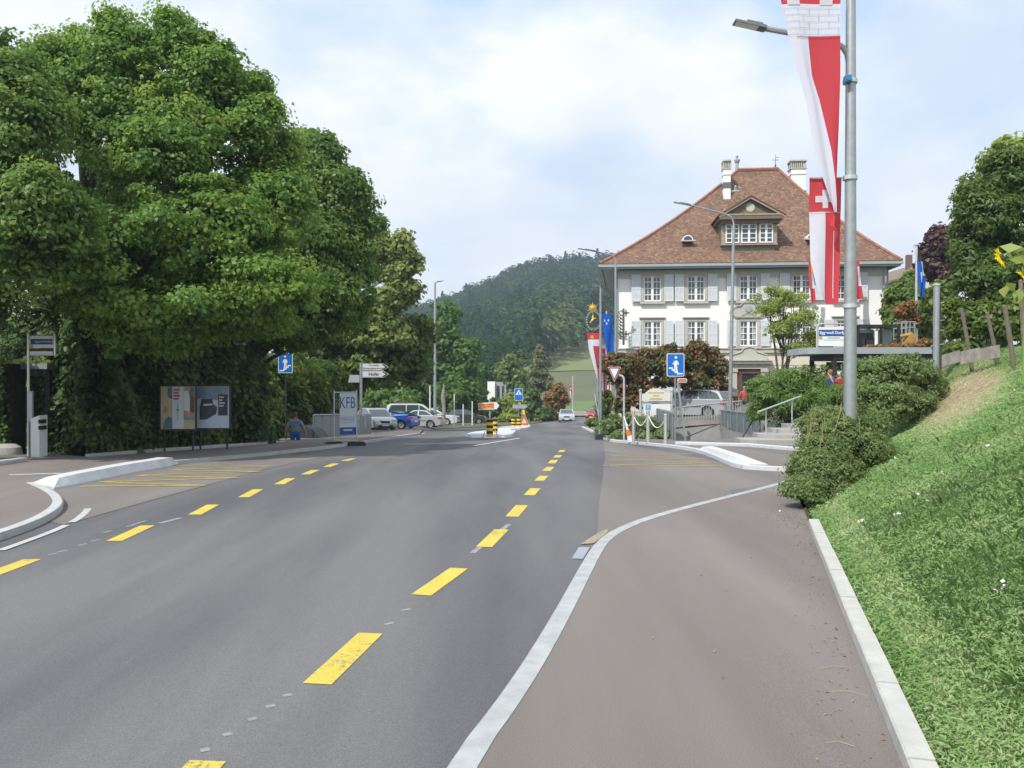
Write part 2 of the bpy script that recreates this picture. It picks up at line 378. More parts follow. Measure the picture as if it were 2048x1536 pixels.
# near right-hand pavement and its kerb
kr = chaikin([(-1.35, -9), (-.72, 1.6)]+[tuple(p) for p in GP([(880, 1536), (1010, 1375), (1100, 1235), (1165, 1120), (1190, 1082), (1222, 1060), (1280, 1036), (1400, 1004), (1500, 980), (1583, 958)], .1)]+[(6.75, 18.75)], 2)
kr_in = offset(kr, -.15)
pv = [tuple(p) for p in kr_in]+[(7.3, 18.7), (xk(17)+.05, 17.), (xk(15)+.02, 15), (xk(11.2)+.02, 11.2), (xk(0)+.02, 0), (xk(-9)+.02, -9)]
sheet('pavement', pv, .10, M['walk'], step=.9)
strip('kerb', kr, -.15, -.03, .105, M['kerbm'])
rk = [(xk(y), y) for y in (-9, -4, 0, 2, 4, 6, 8, 9.6, 11.2)]
for i in range(14):   # edging blocks along the bank, 1 m each
    y0, y1 = -2+i*.98, -2+(i+1)*.98-.012
    if y1 > 11.4: break
    strip('kerb', [(xk(y0), y0), (xk(y1), y1)], -.12, -.03, .20+.004*math.sin(i*2.1), M['edge'], bev=.012)
# wet patch / gully plate beside the kerb
gp = GP([(1143, 1120), (1158, 1097), (1180, 1097), (1166, 1121)]); mb = MB(); mb.quad(*[(p.x, p.y, .017) for p in gp]); o = mb.build('gutter_patch', mat('gutter_pale', (.27, .30, .36), .6, var=.1), fixn=False); o.parent = road
gp = GP([(1160, 1092), (1196, 1069), (1215, 1060), (1215, 1068), (1188, 1090)]); mb = MB(); mb.quad(*[(p.x, p.y, .0215) for p in gp]); o = mb.build('gutter_setts', mat('setts', (.27, .24, .17), .9, var=.4, scale=30), fixn=False); o.parent = road
# right-hand plaza (pavement beyond the bay)
kq = chaikin(GP([(1163, 855), (1190, 868), (1206, 882), (1290, 890), (1350, 896), (1400, 905), (1440, 922), (1472, 937), (1530, 941), (1600, 944)], .02), 1)
pz = [tuple(p) for p in kq]+[(7.6, 19.3), (12, 26.2), (22, 30), (32, 50), (32, 85), (7.5, 85), (6, 66)]
sheet('plaza', pz, .10, M['walk'], holes=(HR,), step=1.2)
strip('kerb', [p for p in kq], .16, -.03, .112, M['kerbw'])
sheet('paved_strip', [(4.2, 13.9), (5.3, 14.5), (7.3, 17.6), (12, 23), (12, 27), (7.5, 24), (5.6, 19)], .004, M['walk'], step=1.0)
# raised boarding kerbs (white, sloped face)
def board_kerb(name, pl, wd, hh, m):
    n = len(pl); rows = []
    prof = [(0, .0), (0, .05), (.09, hh), (wd*.55, hh+.012), (wd, .10)]
    for i, p in enumerate(pl):
        k = min(1, i/1.2, (n-1-i)/1.2); k = .3+.7*k
        row = []
        for d, z in prof:
            q = offset(pl, d)[i]; row.append((q.x, q.y, g(q.x, q.y)+(.02+z*k if z > .1 else z)))
        rows.append(row)
    mb = MB(); vs = [v for r_ in rows for v in r_]; k = len(prof)
    mb.add(vs, [(i*k+j, i*k+j+1, (i+1)*k+j+1, (i+1)*k+j) for i in range(n-1) for j in range(k-1)]+[tuple(range(k)), tuple((n-1)*k+j for j in range(k-1, -1, -1))])
    o = mb.build(name, m); o['kind'] = 'structure'; return o
bk = chaikin(GP([(108, 981), (180, 968), (260, 950), (340, 936), (357, 930)], 0), 1)
board_kerb('boarding_kerb', bk, .62, .20, M['kerbw'])
bk2 = chaikin(GP([(1395, 903), (1420, 915), (1450, 927), (1482, 938)], 0), 1)
board_kerb('boarding_kerb', bk2, .62, .20, M['kerbw'])
# left pavement
kl = chaikin([(-5.9, 5.2)]+[tuple(p) for p in GP([(-40, 1080), (0, 1067), (60, 1047), (105, 1027), (130, 1006), (122, 990), (104, 978)], .1)]+[(-8.75, 15.6)], 2)
kl2 = [tuple(p) for p in GP([(350, 922), (440, 914), (540, 905), (660, 892), (740, 881), (800, 872), (840, 866)], .1)]
far_ = [tuple(p) for p in GP([(740, 868), (645, 878), (560, 886), (430, 896), (300, 905), (180, 914)], .1)]
lw = [(-14, 5.5)]+[tuple(p) for p in kl]+[tuple(p) for p in offset([Vector(p) for p in bk], .55)]+kl2+[(-6.2, 60), (-7.0, 53)]+[far_[0]]+[(-7.6, 46.2), (-9.7, 46.2), (-10.0, 33.9)]+far_[2:]+[(-13.2, 24), (-15, 20)]
sheet('pavement', lw, .10, M['walk'], holes=(), step=1.1)
strip('kerb', kl, .15, -.03, .106, M['kerb'])
strip('kerb', [Vector(p) for p in kl2], .14, -.03, .106, M['kerb'])
strip('kerb', GP([(180, 912), (300, 902), (430, 893), (560, 885), (571, 884.5)], .1), .14, .0, .15, M['kerb'])
strip('kerb', GP([(-30, 934), (0, 931), (55, 923)], .1), .18, .0, .2, M['kerb'])
ws = offset(kl[6:22], -.34)
for i in range(0, len(ws)-1):
    if i != 9: stripe('gutter_sett', ws[i], ws[i+1], .10, .02, M['kerb'], road, n=1)
stripe('tactile_stripe', *GP([(18, 950), (122, 947)], .1), .16, .106, M['wht'], bpy.data.objects['pavement.001'])
# yellow lane dashes
for a_, b_, hw in [((648, 1372), (755, 1270), .17), ((850, 1193), (926, 1139), .17), ((970, 1096), (1005, 1061), .17), ((1026, 1035), (1046, 1012), .17), ((1056, 992), (1069, 978), .17), ((1076, 963), (1086, 953), .17), ((1090, 943), (1099, 935), .17), ((1101, 928), (1107, 921), .17), ((1111, 916), (1116, 911), .17), ((1119, 905), (1124, 901), .17), ((398, 1560), (430, 1527), .17)]:
    off = 18 if a_[1] > 1300 else (12 if a_[1] > 1100 else (6 if a_[1] > 1000 else 2))
    stripe('lane_dash', G(a_[0]-off+4, a_[1]), G(b_[0]-off+4, b_[1]), .19, .0145, M['yel'], road, n=8)
for a_, b_ in [((-40, 1160), (65, 1121)), ((228, 1084), (295, 1053)), ((389, 1031), (426, 1011)), ((487, 996), (516, 980)), ((558, 970), (581, 958)), ((610, 950), (632, 941)), ((653, 935), (672, 928)), ((688, 923), (707, 918))]:
    stripe('lane_dash', G(*a_), G(*b_), .19, .0145, M['yel'], road, n=8)
def zig(name, pts, w_=.10):
    q = GP(pts)
    for i in range(len(q)-1): stripe('bay_zigzag', q[i], q[i+1], w_, .022+.0015*(i % 2), M['yelz'], road, n=6)
zig('z', [(355, 934), (545, 934), (345, 942), (520, 945), (272, 953), (475, 958), (198, 966), (412, 973), (160, 975)])
zig('z', [(1228, 907), (1395, 909), (1222, 913), (1408, 919), (1218, 922), (1428, 928), (1220, 932), (1444, 934)], .09)
for a_, b_ in [((1208, 902), (1235, 906)), ((1206, 934), (1240, 935))]: stripe('chalk_mark', G(*a_), G(*b_), .1, .027, mat('chalk', (.28, .33, .42), .8), road)
for x0, y0 in [(575, 1394), (541, 1416), (505, 1442), (455, 1473), (410, 1504), (778, 1250), (812, 1222), (285, 1045), (272, 1049), (262, 1053), (215, 1065), (190, 1083), (165, 1091), (125, 1104), (105, 1110)]:
    stripe('chalk_mark', G(x0-9, y0+2), G(x0+9, y0-2), .045, .0125, M['ghost'], road, n=1)
stripe('ghost_line', G(945, 1108), G(1018, 1050), .07, .0125, M['ghost'], road); stripe('ghost_line', G(320, 1048), G(362, 1037), .08, .0125, M['ghost'], road)
for a_, b_ in [((946, 893), (1040, 877)), ((700, 892), (850, 867)), ((742, 868), (855, 863)), ((880, 860), (915, 858)), ((1000, 853), (1090, 847))]: stripe('road_line', G(*a_), G(*b_), .15, .024, M['wht'], road, n=8)
# ---------------------------------------------------------------- traffic islands
def island(name, px, hh=.12):
    p = chaikin(GP(px), 1, closed=True); c = sum(p, Vector((0, 0)))/len(p)
    mb = MB(); n = len(p); vs = []
    for q in p: vs.append((q.x, q.y, g(q.x, q.y)-.02))
    for q in p: r_ = q.lerp(c, .04); vs.append((r_.x, r_.y, g(q.x, q.y)+hh))
    for q in p: r_ = q.lerp(c, .16); vs.append((r_.x, r_.y, g(q.x, q.y)+hh+.02))
    mb.add(vs, [(k*n+i, k*n+(i+1) % n, (k+1)*n+(i+1) % n, (k+1)*n+i) for k in (0, 1) for i in range(n)]+[tuple(range(2*n, 3*n))])
    o = mb.build(name, M['kerbw']); o['kind'] = 'structure'; return o
island('traffic_island', [(928, 875), (940, 868), (975, 863.5), (1034, 863), (1030, 870), (1021, 875), (980, 877)])
island('traffic_island', [(985, 860), (1002, 856), (1060, 852.5), (1063, 855), (1050, 860), (1010, 862)])

# ---------------------------------------------------------------- leaves
def leaf_object(name, C, size, mt, parent=None, outn=None, nb=.6, asp=.62, rnd=None, seed=0, flatness=.0, kind=None, jit=.35):
    rg = np.random.default_rng(seed); n = len(C)
    nrm = rg.normal(size=(n, 3))
    if outn is not None: nrm = nrm*(1-nb)+outn*nb*1.6
    nrm[:, 2] += .45
    nrm /= np.linalg.norm(nrm, axis=1, keepdims=True)+1e-9
    a = rg.normal(size=(n, 3)); a -= nrm*np.sum(a*nrm, axis=1, keepdims=True); a /= np.linalg.norm(a, axis=1, keepdims=True)+1e-9
    b = np.cross(nrm, a); s = size*(1+jit*rg.uniform(-1, 1, size=(n, 1)))
    V = np.empty((n, 4, 3), dtype=np.float32)
    V[:, 0] = C-a*s*.55; V[:, 1] = C+b*s*asp*.5-a*s*.05+nrm*s*.1; V[:, 2] = C+a*s*.5-nrm*s*.12; V[:, 3] = C-b*s*asp*.5-a*s*.05+nrm*s*.1
    me = bpy.data.meshes.new(name); me.vertices.add(n*4); me.vertices.foreach_set('co', V.ravel())
    me.loops.add(n*4); me.loops.foreach_set('vertex_index', np.arange(n*4, dtype=np.int32))
    me.polygons.add(n); me.polygons.foreach_set('loop_start', np.arange(0, n*4, 4, dtype=np.int32)); me.polygons.foreach_set('loop_total', np.full(n, 4, dtype=np.int32))
    if rnd is None: rnd = rg.uniform(0, 1, n)
    at = me.attributes.new('rnd', 'FLOAT', 'FACE'); at.data.foreach_set('value', np.clip(rnd, 0, 1).astype(np.float32))
    me.materials.append(mt); me.update(calc_edges=True)
    o = bpy.data.objects.new(name, me); link(o, parent)
    if kind: o['kind'] = kind
    return o
def crown_pts(lobes, nclump, per, cr, seed, shell=(.72, 1.02), fill=.25, droop=.0, ksub=9, sprig=.10):
    """lobes: (cx,cy,cz,rx,ry,rz) -> leaf centres, outward normals, clump random; each lobe breaks into smaller tufts"""
    rg = np.random.default_rng(seed); L0 = np.array(lobes, float); L = []
    for l in L0:
        L.append([*l[:3], *(l[3:]*.78)])
        for k in range(ksub):
            d = rg.normal(size=3); d /= np.linalg.norm(d); d[2] = d[2]*.8+.15; f = rg.uniform(.26, .46); q = rg.uniform(.62, .95)
            L.append([*(l[:3]+d*l[3:]*q*(1-.35*f)), *(l[3:]*f*rg.uniform(.8, 1.25, 3))])
    L = np.array(L); ar = (L[:, 3]*L[:, 5]+L[:, 4]*L[:, 5]+L[:, 3]*L[:, 4]); pr = ar**.8; pr /= pr.sum(); cs = []; ns = []; sc = []
    while len(cs) < nclump:
        k = rg.choice(len(L), p=pr); d = rg.normal(size=3); d /= np.linalg.norm(d); sp = rg.uniform() < sprig
        r = rg.uniform(*shell) if rg.uniform() > fill else rg.uniform(.3, .8)
        if sp: r = rg.uniform(1.05, 1.45)
        if d[2] < -.3 and rg.uniform() < .6: continue
        p = L[k, :3]+d*L[k, 3:]*r
        q = (p-L[:, :3])/L[:, 3:]; dd = np.sqrt((q**2).sum(1)); dd[k] = 9
        if dd.min() < .6 and rg.uniform() < .85: continue
        cs.append(p); ns.append(d); sc.append(rg.uniform(.3, .5) if sp else rg.uniform(.5, 1.2))
    cs = np.array(cs); ns = np.array(ns); sz = cr*np.array(sc)[:, None, None]
    off = rg.normal(size=(nclump, per, 3)); off /= np.linalg.norm(off, axis=2, keepdims=True)+1e-9
    off *= rg.uniform(.1, 1, size=(nclump, per, 1))**.5*sz; off[:, :, 2] *= .58
    off[:, :, 2] -= droop*np.hypot(off[:, :, 0], off[:, :, 1])
    C = (cs[:, None]+off).reshape(-1, 3); O = (ns[:, None]*.5+off/sz*.8).reshape(-1, 3)
    rn = (rg.uniform(0, 1, size=(nclump, 1))*.5+rg.uniform(0, 1, size=(nclump, per))*.5).ravel()
    return C, O, rn, cs
def LB(px, py, d, rx, rz, ry=None):
    s = d/F; rxm = rx*s; return (X(px, d), d, Z(py, d), rxm, ry or max(rxm*.9, .3), rz*s)
bark = mat('bark', (.085, .07, .055), .9, var=.35, scale=5, bump=.6, bscale=14)
barkl = mat('bark_light', (.26, .25, .22), .9, var=.35, scale=6)
def tree(name, label, cat, lobes, mt, base=None, tr=.22, nclump=400, per=60, cr=.7, leaf=.17, seed=1, group=None, bmat=None, asp=.8, stems=1, fill=.25, shell=(.72, 1.06), droop=.15, sprig=.13, ksub=9, limbs=True, zbase=None, spread=.5):
    L = np.array(lobes)
    if base is None: base = (L[:, 0].mean(), L[:, 1].mean())
    bz = g(*base)-.05 if zbase is None else zbase
    t = thing(name, label, cat, (base[0], base[1], bz), 0, group)
    C, O, rn, cs = crown_pts([(l[0]-base[0], l[1]-base[1], l[2]-bz, l[3], l[4], l[5]) for l in lobes], nclump, per, cr, seed, shell, fill, droop, ksub, sprig)
    ok = C[:, 2] > .05; C, O, rn = C[ok], O[ok], rn[ok]
    leaf_object('crown', C, leaf, mt, t, O, rnd=rn, seed=seed, asp=asp)
    if tr:
        mb = MB(); rg = random.Random(seed); H = (L[:, 2]+L[:, 5]).max()-bz; lo = (L[:, 2]-L[:, 5]).min()-bz
        for st in range(stems):
            ox, oy = (rg.uniform(-spread, spread), rg.uniform(-spread, spread)*.6) if stems > 1 else (0, 0)
            pts = [(ox*k*.8+rg.uniform(-.05, .05), oy*k*.8, H*.86*k) for k in (0, .15, .35, .6, .85, 1)]
            mb.tube(pts, [tr*(1.25-k) for k in (0, .15, .35, .6, .85, 1.05)], 9)
        if limbs:
            for i, l in enumerate(lobes):
                tx, ty, tz = l[0]-base[0], l[1]-base[1], l[2]-bz
                for q in range(2):
                    ex, ey, ez = tx+rg.uniform(-.5, .5)*l[3], ty+rg.uniform(-.5, .5)*l[4], tz+rg.uniform(-.3, .6)*l[5]
                    sz = max(.15*H, min(.6*H, ez*.55)); m_ = Vector((ex*.45, ey*.45, sz+(ez-sz)*.6))
                    mb.tube([(0, 0, sz), m_, (ex, ey, ez)], [tr*.45, tr*.28, tr*.06], 6)
        mb.build('trunk', bmat or bark, t, smooth=True)
    return t
LM = {
 'maple': leafmat('leaf_maple', [(.066, .145, .028), (.115, .228, .04), (.18, .305, .055), (.32, .40, .085)], 0.5, 0.02),
 'maple2': leafmat('leaf_maple_dark', [(.058, .128, .028), (.10, .19, .040), (.155, .26, .052), (.25, .33, .075)], 0.5, 0.02),
 'hedge': leafmat('leaf_hedge', [(.04, .075, .022), (.06, .11, .03), (.085, .145, .036), (.13, .19, .048)], 0.35, 0.02),
 'yel': leafmat('leaf_yellowish', [(.11, .17, .045), (.17, .235, .06), (.23, .29, .08), (.30, .33, .11)], 0.45, 0.02),
 'olive': leafmat('leaf_olive', [(.055, .105, .025), (.09, .155, .034), (.125, .195, .04), (.17, .215, .05)], 0.45, 0.02),
 'ash': leafmat('leaf_ash', [(.055, .12, .025), (.085, .17, .035), (.12, .215, .04), (.16, .23, .05)], 0.4, 0.02),
 'locust': leafmat('leaf_locust', [(.19, .26, .055), (.26, .34, .075), (.32, .40, .11), (.38, .44, .16)], 0.5, 0.02),
 'rust': leafmat('leaf_rust', [(.06, .10, .03), (.10, .125, .035), (.19, .115, .045), (.28, .115, .06)], 0.35, 0.02),
 'bamboo': leafmat('leaf_shrub', [(.07, .13, .035), (.11, .19, .045), (.15, .25, .055), (.21, .31, .08)], 0.4, 0.02),
 'bank': leafmat('leaf_bank', [(.085, .145, .05), (.14, .215, .07), (.20, .285, .10), (.32, .36, .18)], 0.45, 0.02),
 'grey': leafmat('leaf_juniper', [(.07, .10, .08), (.11, .15, .12), (.15, .19, .15), (.13, .10, .06)], .15, .02),
 'laurel': leafmat('leaf_laurel', [(.05, .095, .024), (.08, .145, .034), (.12, .195, .045), (.18, .26, .065)], 0.42, 0.025),
 'copper': leafmat('leaf_copper', [(.03, .012, .014), (.055, .02, .022), (.08, .035, .03), (.05, .05, .025)], .2, .03),
 'orange': leafmat('leaf_orange', [(.22, .09, .02), (.30, .12, .03), (.16, .15, .03), (.10, .15, .03)], .3, .03),
 'willow': leafmat('leaf_willow', [(.09, .15, .035), (.13, .20, .045), (.17, .24, .06), (.2, .27, .08)], .3, .03),
 'birch': leafmat('leaf_birch', [(.11, .14, .06), (.15, .18, .07), (.19, .21, .10), (.21, .22, .11)], .3, .03),
 'forest': leafmat('leaf_forest', [(.013, .034, .010), (.022, .052, .014), (.034, .072, .018), (.10, .14, .045)], .2, .0),
 'grass': leafmat('leaf_grass', [(.17, .30, .10), (.23, .375, .135), (.29, .44, .18), (.42, .48, .27)], 0.5, 0.01),
 'straw': leafmat('leaf_straw', [(.30, .24, .12), (.38, .30, .17), (.20, .12, .05), (.42, .36, .24)], .2, .03),
 'garden': leafmat('leaf_garden', [(.06, .12, .03), (.10, .17, .035), (.15, .22, .045), (.22, .26, .06)], 0.4, 0.02),
}
# --- tall roadside maples on the left
tree('maple_tree', 'tallest green maple, its pointed top reaching the upper edge of the photo', 'tree', [LB(*q) for q in [(320, 330, 24, 190, 220), (200, 190, 24, 120, 110), (225, 90, 24, 52, 62), (345, 95, 24, 30, 52), (420, 160, 24, 62, 72), (470, 260, 24, 82, 105), (420, 470, 23, 150, 150), (540, 450, 24, 85, 130), (250, 520, 22, 190, 130), (300, 620, 22, 150, 90), (125, 130, 24, 60, 52), (500, 590, 23, 130, 80), (560, 330, 25, 45, 90), (505, 200, 25, 40, 60), (530, 215, 24, 14, 20), (226, 38, 24, 20, 30), (344, 50, 24, 12, 30), (415, 88, 24, 16, 26), (385, 75, 24, 12, 18), (450, 112, 24, 14, 22), (290, 75, 24, 16, 20), (160, 75, 24, 18, 20), (330, 660, 23, 120, 50), (470, 640, 24, 110, 50)]], LM['maple'], base=(-14.2, 28.5), tr=.3, nclump=2100, per=105, cr=.62, leaf=.115, seed=3, group='roadside maples behind the hedge', fill=.12)
tree('maple_tree', 'dark maple cut off by the left edge of the photo, over the shelter', 'tree', [LB(*q) for q in [(20, 300, 20, 110, 150), (-60, 200, 20, 110, 110), (35, 180, 21, 65, 75), (50, 470, 19, 120, 140), (-120, 430, 19, 170, 190), (-60, 600, 21, 110, 80), (15, 95, 22, 22, 32)]], LM['maple2'], base=(-13.6, 20.5), tr=.3, nclump=1150, per=100, cr=.58, leaf=.108, seed=4, group='roadside maples behind the hedge', fill=.15)
tree('maple_tree', 'maple with the rounded crown stepping down right of the tallest one', 'tree', [LB(*q) for q in [(630, 330, 33, 48, 62), (670, 420, 33, 68, 75), (705, 400, 33, 40, 55), (640, 500, 32, 95, 110), (700, 520, 33, 55, 95), (610, 300, 34, 38, 45), (610, 600, 32, 120, 80), (560, 500, 33, 90, 120), (735, 450, 33, 25, 32), (600, 660, 32, 90, 50), (690, 620, 33, 50, 50)]], LM['maple2'], base=(-10.8, 33.5), tr=.28, nclump=1400, per=100, cr=.64, leaf=.14, seed=5, group='roadside maples behind the hedge', fill=.15)
tree('lime_tree', 'pale yellowish tree rising behind the rounded maple', 'tree', [LB(*q) for q in [(800, 500, 52, 24, 34), (785, 545, 52, 24, 26), (800, 590, 52, 30, 34), (765, 610, 52, 26, 40), (765, 670, 52, 50, 50), (822, 530, 52, 14, 20), (755, 500, 52, 20, 40)]], LM['yel'], base=(-14, 60), tr=.2, nclump=330, per=50, cr=.85, leaf=.30, seed=6, fill=.1, bmat=barkl)
tree('ash_tree', 'olive brownish tree above the direction signs', 'tree', [LB(*q) for q in [(700, 670, 54, 80, 50), (795, 690, 54, 52, 62), (838, 665, 54, 26, 40), (620, 690, 53, 60, 60), (740, 735, 53, 70, 42), (825, 730, 55, 28, 40), (680, 770, 53, 60, 38)]], LM['olive'], base=(-13.0, 55), tr=.22, nclump=760, per=50, cr=.8, leaf=.27, seed=7, fill=.15)
tree('ash_tree', 'bright green tree behind the lamp post and the parked cars', 'tree', [LB(*q) for q in [(880, 670, 96, 34, 55), (922, 720, 96, 30, 50), (895, 770, 96, 45, 50), (850, 740, 96, 34, 60), (935, 770, 96, 26, 50), (860, 800, 96, 60, 30), (900, 630, 96, 15, 30)]], LM['ash'], tr=.25, nclump=500, per=50, cr=1.25, leaf=.45, seed=8, fill=.12)
tree('small_tree', 'leafy tree standing behind the white van', 'tree', [LB(*q) for q in [(800, 770, 84, 50, 34), (750, 770, 84, 42, 30), (845, 790, 84, 32, 28), (780, 800, 82, 70, 22)]], LM['ash'], tr=.12, nclump=260, per=45, cr=.9, leaf=.36, seed=9)
for i, (lb_, mt, sd_, lab, nm, bm_) in enumerate([
  ([(1036, 770, 118, 24, 34), (1012, 738, 118, 20, 16), (1035, 750, 118, 16, 24), (1026, 808, 118, 26, 18), (1022, 722, 118, 14, 12)], 'willow', 21, 'light green willow beyond the blue crossing sign', 'willow_tree', bark),
  ([(1078, 735, 125, 17, 26), (1078, 705, 125, 8, 16), (1068, 770, 125, 24, 28), (1092, 765, 125, 12, 26)], 'birch', 22, 'slender pale birch in front of the wooded hill', 'birch_tree', barkl),
  ([(962, 745, 112, 10, 20), (955, 800, 112, 14, 26), (984, 818, 112, 28, 20), (940, 810, 112, 24, 28)], 'ash', 23, 'bright young tree left of the pale building', 'small_tree', bark),
  ([(1027, 815, 96, 14, 32), (1020, 838, 96, 20, 12)], 'locust', 24, 'upright yellow green shrub behind the blue crossing sign', 'shrub', bark),
  ([(1060, 805, 105, 20, 30), (1080, 825, 105, 26, 22), (1045, 790, 106, 16, 22)], 'laurel', 25, 'dark green bush right of the blue crossing sign', 'bush', bark),
  ([(1110, 800, 108, 20, 28), (1100, 830, 108, 24, 16), (1118, 775, 108, 8, 8)], 'orange', 26, 'bush turning orange beside the approaching silver car', 'bush', bark)]):
    tree(nm, lab, 'tree' if 'tree' in nm else 'shrub', [LB(*q) for q in lb_], LM[mt], tr=.10, nclump=170, per=36, cr=.75, leaf=.42, seed=sd_, bmat=bm_, droop=.5 if 'w' in nm[:1] or nm[0] == 'b' else .1)
# --- overgrown hedge behind the left pavement
def hedge(name, label, pts, z1, depth, n, leaf, mt, seed, bump=.45, kind=None, cat='hedge'):
    rg = np.random.default_rng(seed); pts = [Vector(p) for p in pts]; seg = [(b-a).length for a, b in zip(pts, pts[1:])]; tot = sum(seg)
    t = thing(name, label, cat, (pts[0].x, pts[0].y, g(*pts[0])))
    C = []; O = []; rn = []; bx, by, bz = pts[0].x, pts[0].y, g(*pts[0])
    u = rg.uniform(0, tot, n); v = rg.uniform(0, 1, n); top = rg.uniform(0, 1, n) < .22
    cum = np.concatenate([[0], np.cumsum(seg)])
    for i in range(n):
        k = min(len(seg)-1, int(np.searchsorted(cum, u[i]))-1 if u[i] > 0 else 0); f = (u[i]-cum[k])/seg[k]
        p = pts[k].lerp(pts[k+1], f); tdir = (pts[k+1]-pts[k]).normalized(); nv = Vector((tdir.y, -tdir.x))
        hh = z1*(1+.12*math.sin(u[i]*1.3+seed)+.08*math.sin(u[i]*3.1)); z = v[i]*hh
        o_ = bump*(math.sin(u[i]*1.7+z*1.1)*.5+math.sin(u[i]*4.3-z*2.7)*.3)+rg.normal()*.14
        if top[i]: o_ = -rg.uniform(0, depth); z = hh+rg.normal()*.12
        q = p+nv*o_; gz = g(p.x, p.y)
        C.append((q.x-bx, q.y-by, gz+z-bz)); O.append((nv.x, nv.y, .3 if not top[i] else 1.5)); rn.append(.5+.3*math.sin(u[i]*2+z*3)+rg.uniform(-.35, .35))
    leaf_object('foliage', np.array(C), leaf, mt, t, np.array(O), rnd=np.array(rn), seed=seed, asp=.8)
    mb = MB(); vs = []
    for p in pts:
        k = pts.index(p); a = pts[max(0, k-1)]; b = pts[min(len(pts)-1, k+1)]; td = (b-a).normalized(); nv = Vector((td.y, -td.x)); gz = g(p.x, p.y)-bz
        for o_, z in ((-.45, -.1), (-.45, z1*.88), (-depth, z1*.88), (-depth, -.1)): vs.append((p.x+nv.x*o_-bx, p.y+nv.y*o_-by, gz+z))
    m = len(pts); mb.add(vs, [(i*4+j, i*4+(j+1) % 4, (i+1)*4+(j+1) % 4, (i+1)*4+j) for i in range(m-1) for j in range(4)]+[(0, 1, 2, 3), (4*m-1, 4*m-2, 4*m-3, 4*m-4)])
    mb.build('dark_core', mat('dark_core', (.018, .022, .012), .95, var=.4, scale=4), t); return t  # solid near-black core added behind the leaves to stop light leaking through
hp = [tuple(p) for p in offset([Vector((-14.2, 24.6))]+GP([(180, 911), (300, 902), (430, 893), (558, 886)], .1), .55)]
hedge('hedge', 'high overgrown dark hedge behind the posters and shelter', hp, 5.0, 2.6, 44000, .17, LM['hedge'], 31)
hedge('hedge', 'dark clipped hedge at the left edge of the photo before the shelter', [(-20, 23.0), (-13.9, 23.3)], 2.95, 1.1, 9000, .15, LM['hedge'], 32, bump=.2)
hedge('hedge', 'dark hedge closing the view behind the left shelter', [(-30, 29.0), (-12.6, 29.2)], 5.2, 2, 16000, .19, LM['hedge'], 35, bump=.4)
hedge('hedge', 'dark shrubbery behind the grey underpass railing', [(-10.6, 37), (-10.2, 46), (-10.5, 52)], 3.6, 3, 12000, .24, LM['olive'], 33, bump=.9)
hedge('hedge', 'green bushes beyond the parked cars', [(-22, 86), (-12, 88), (-5.5, 90), (-3.2, 97)], 3.4, 4, 9000, .42, LM['ash'], 34, bump=.8)
def bush(name, label, lobes, mt, nclump, per, cr, leaf, seed, group=None, asp=.6, droop=.2, cat='shrub', tr=.04, **k):
    return tree(name, label, cat, lobes, mt, tr=tr, nclump=nclump, per=per, cr=cr, leaf=leaf, seed=seed, group=group, asp=asp, droop=droop, fill=.3, **k)
# right-hand side
bush('clipped_tree', 'boxy clipped tree with reddening leaves, in front of the front door', [LB(*q) for q in [(1300, 730, 47, 38, 34), (1345, 722, 47, 42, 34), (1400, 718, 47, 42, 34), (1435, 730, 47, 24, 36), (1380, 760, 47, 70, 22)]], LM['rust'], 420, 50, .5, .20, 41, tr=.12, cat='tree', group='clipped trees in front of the house')
bush('clipped_tree', 'darker clipped tree with rusty leaves at the left corner of the house', [LB(*q) for q in [(1245, 745, 46, 32, 36), (1225, 730, 46, 14, 24), (1270, 770, 46, 24, 44), (1255, 805, 46, 18, 26)]], LM['rust'], 260, 50, .5, .20, 42, tr=.12, cat='tree', group='clipped trees in front of the house')
tree('locust_tree', 'small airy light green tree with several thin stems before the white facade', 'tree', [LB(*q) for q in [(1575, 600, 41, 38, 22), (1600, 640, 41, 40, 26), (1560, 665, 41, 34, 26), (1535, 620, 41, 26, 18), (1512, 600, 41, 12, 12), (1615, 680, 41, 24, 26), (1585, 700, 41, 30, 14), (1545, 580, 41, 14, 8)]], LM['locust'], tr=.06, nclump=330, per=36, cr=.38, leaf=.12, seed=43, stems=5, spread=.9, fill=.3, limbs=True, asp=.5)
bush('bamboo_bush', 'large bright green feathery bush above the granite steps', [LB(*q) for q in [(1560, 775, 33, 62, 40), (1620, 765, 33, 50, 38), (1530, 800, 32, 30, 30), (1600, 810, 32, 70, 34), (1650, 800, 31, 40, 40), (1518, 826, 32, 16, 14)]], LM['bamboo'], 420, 55, .42, .19, 44, asp=.22)
bush('shrub', 'low flowering green shrubs behind the bollards', [LB(*q) for q in [(1225, 850, 37, 18, 20), (1262, 848, 38, 22, 24), (1300, 856, 37, 26, 20), (1330, 868, 35, 14, 14), (1240, 872, 36, 20, 10), (1290, 874, 36, 24, 10)]], LM['bank'], 330, 45, .3, .15, 45)
bush('shrub', 'narrow green planting beside the plain metal post at the road edge', [LB(*q) for q in [(1188, 845, 48, 12, 10), (1205, 825, 50, 12, 30), (1212, 800, 50, 10, 24), (1207, 860, 42, 10, 12)]], LM['garden'], 130, 40, .35, .17, 46)
bush('juniper', 'grey green juniper cushion beside the step handrail', [LB(*q) for q in [(1555, 848, 32, 22, 14), (1585, 836, 32, 26, 14), (1618, 832, 32, 22, 12), (1540, 856, 31.5, 10, 9)]], LM['grey'], 220, 60, .16, .09, 47, asp=.3, tr=.03)
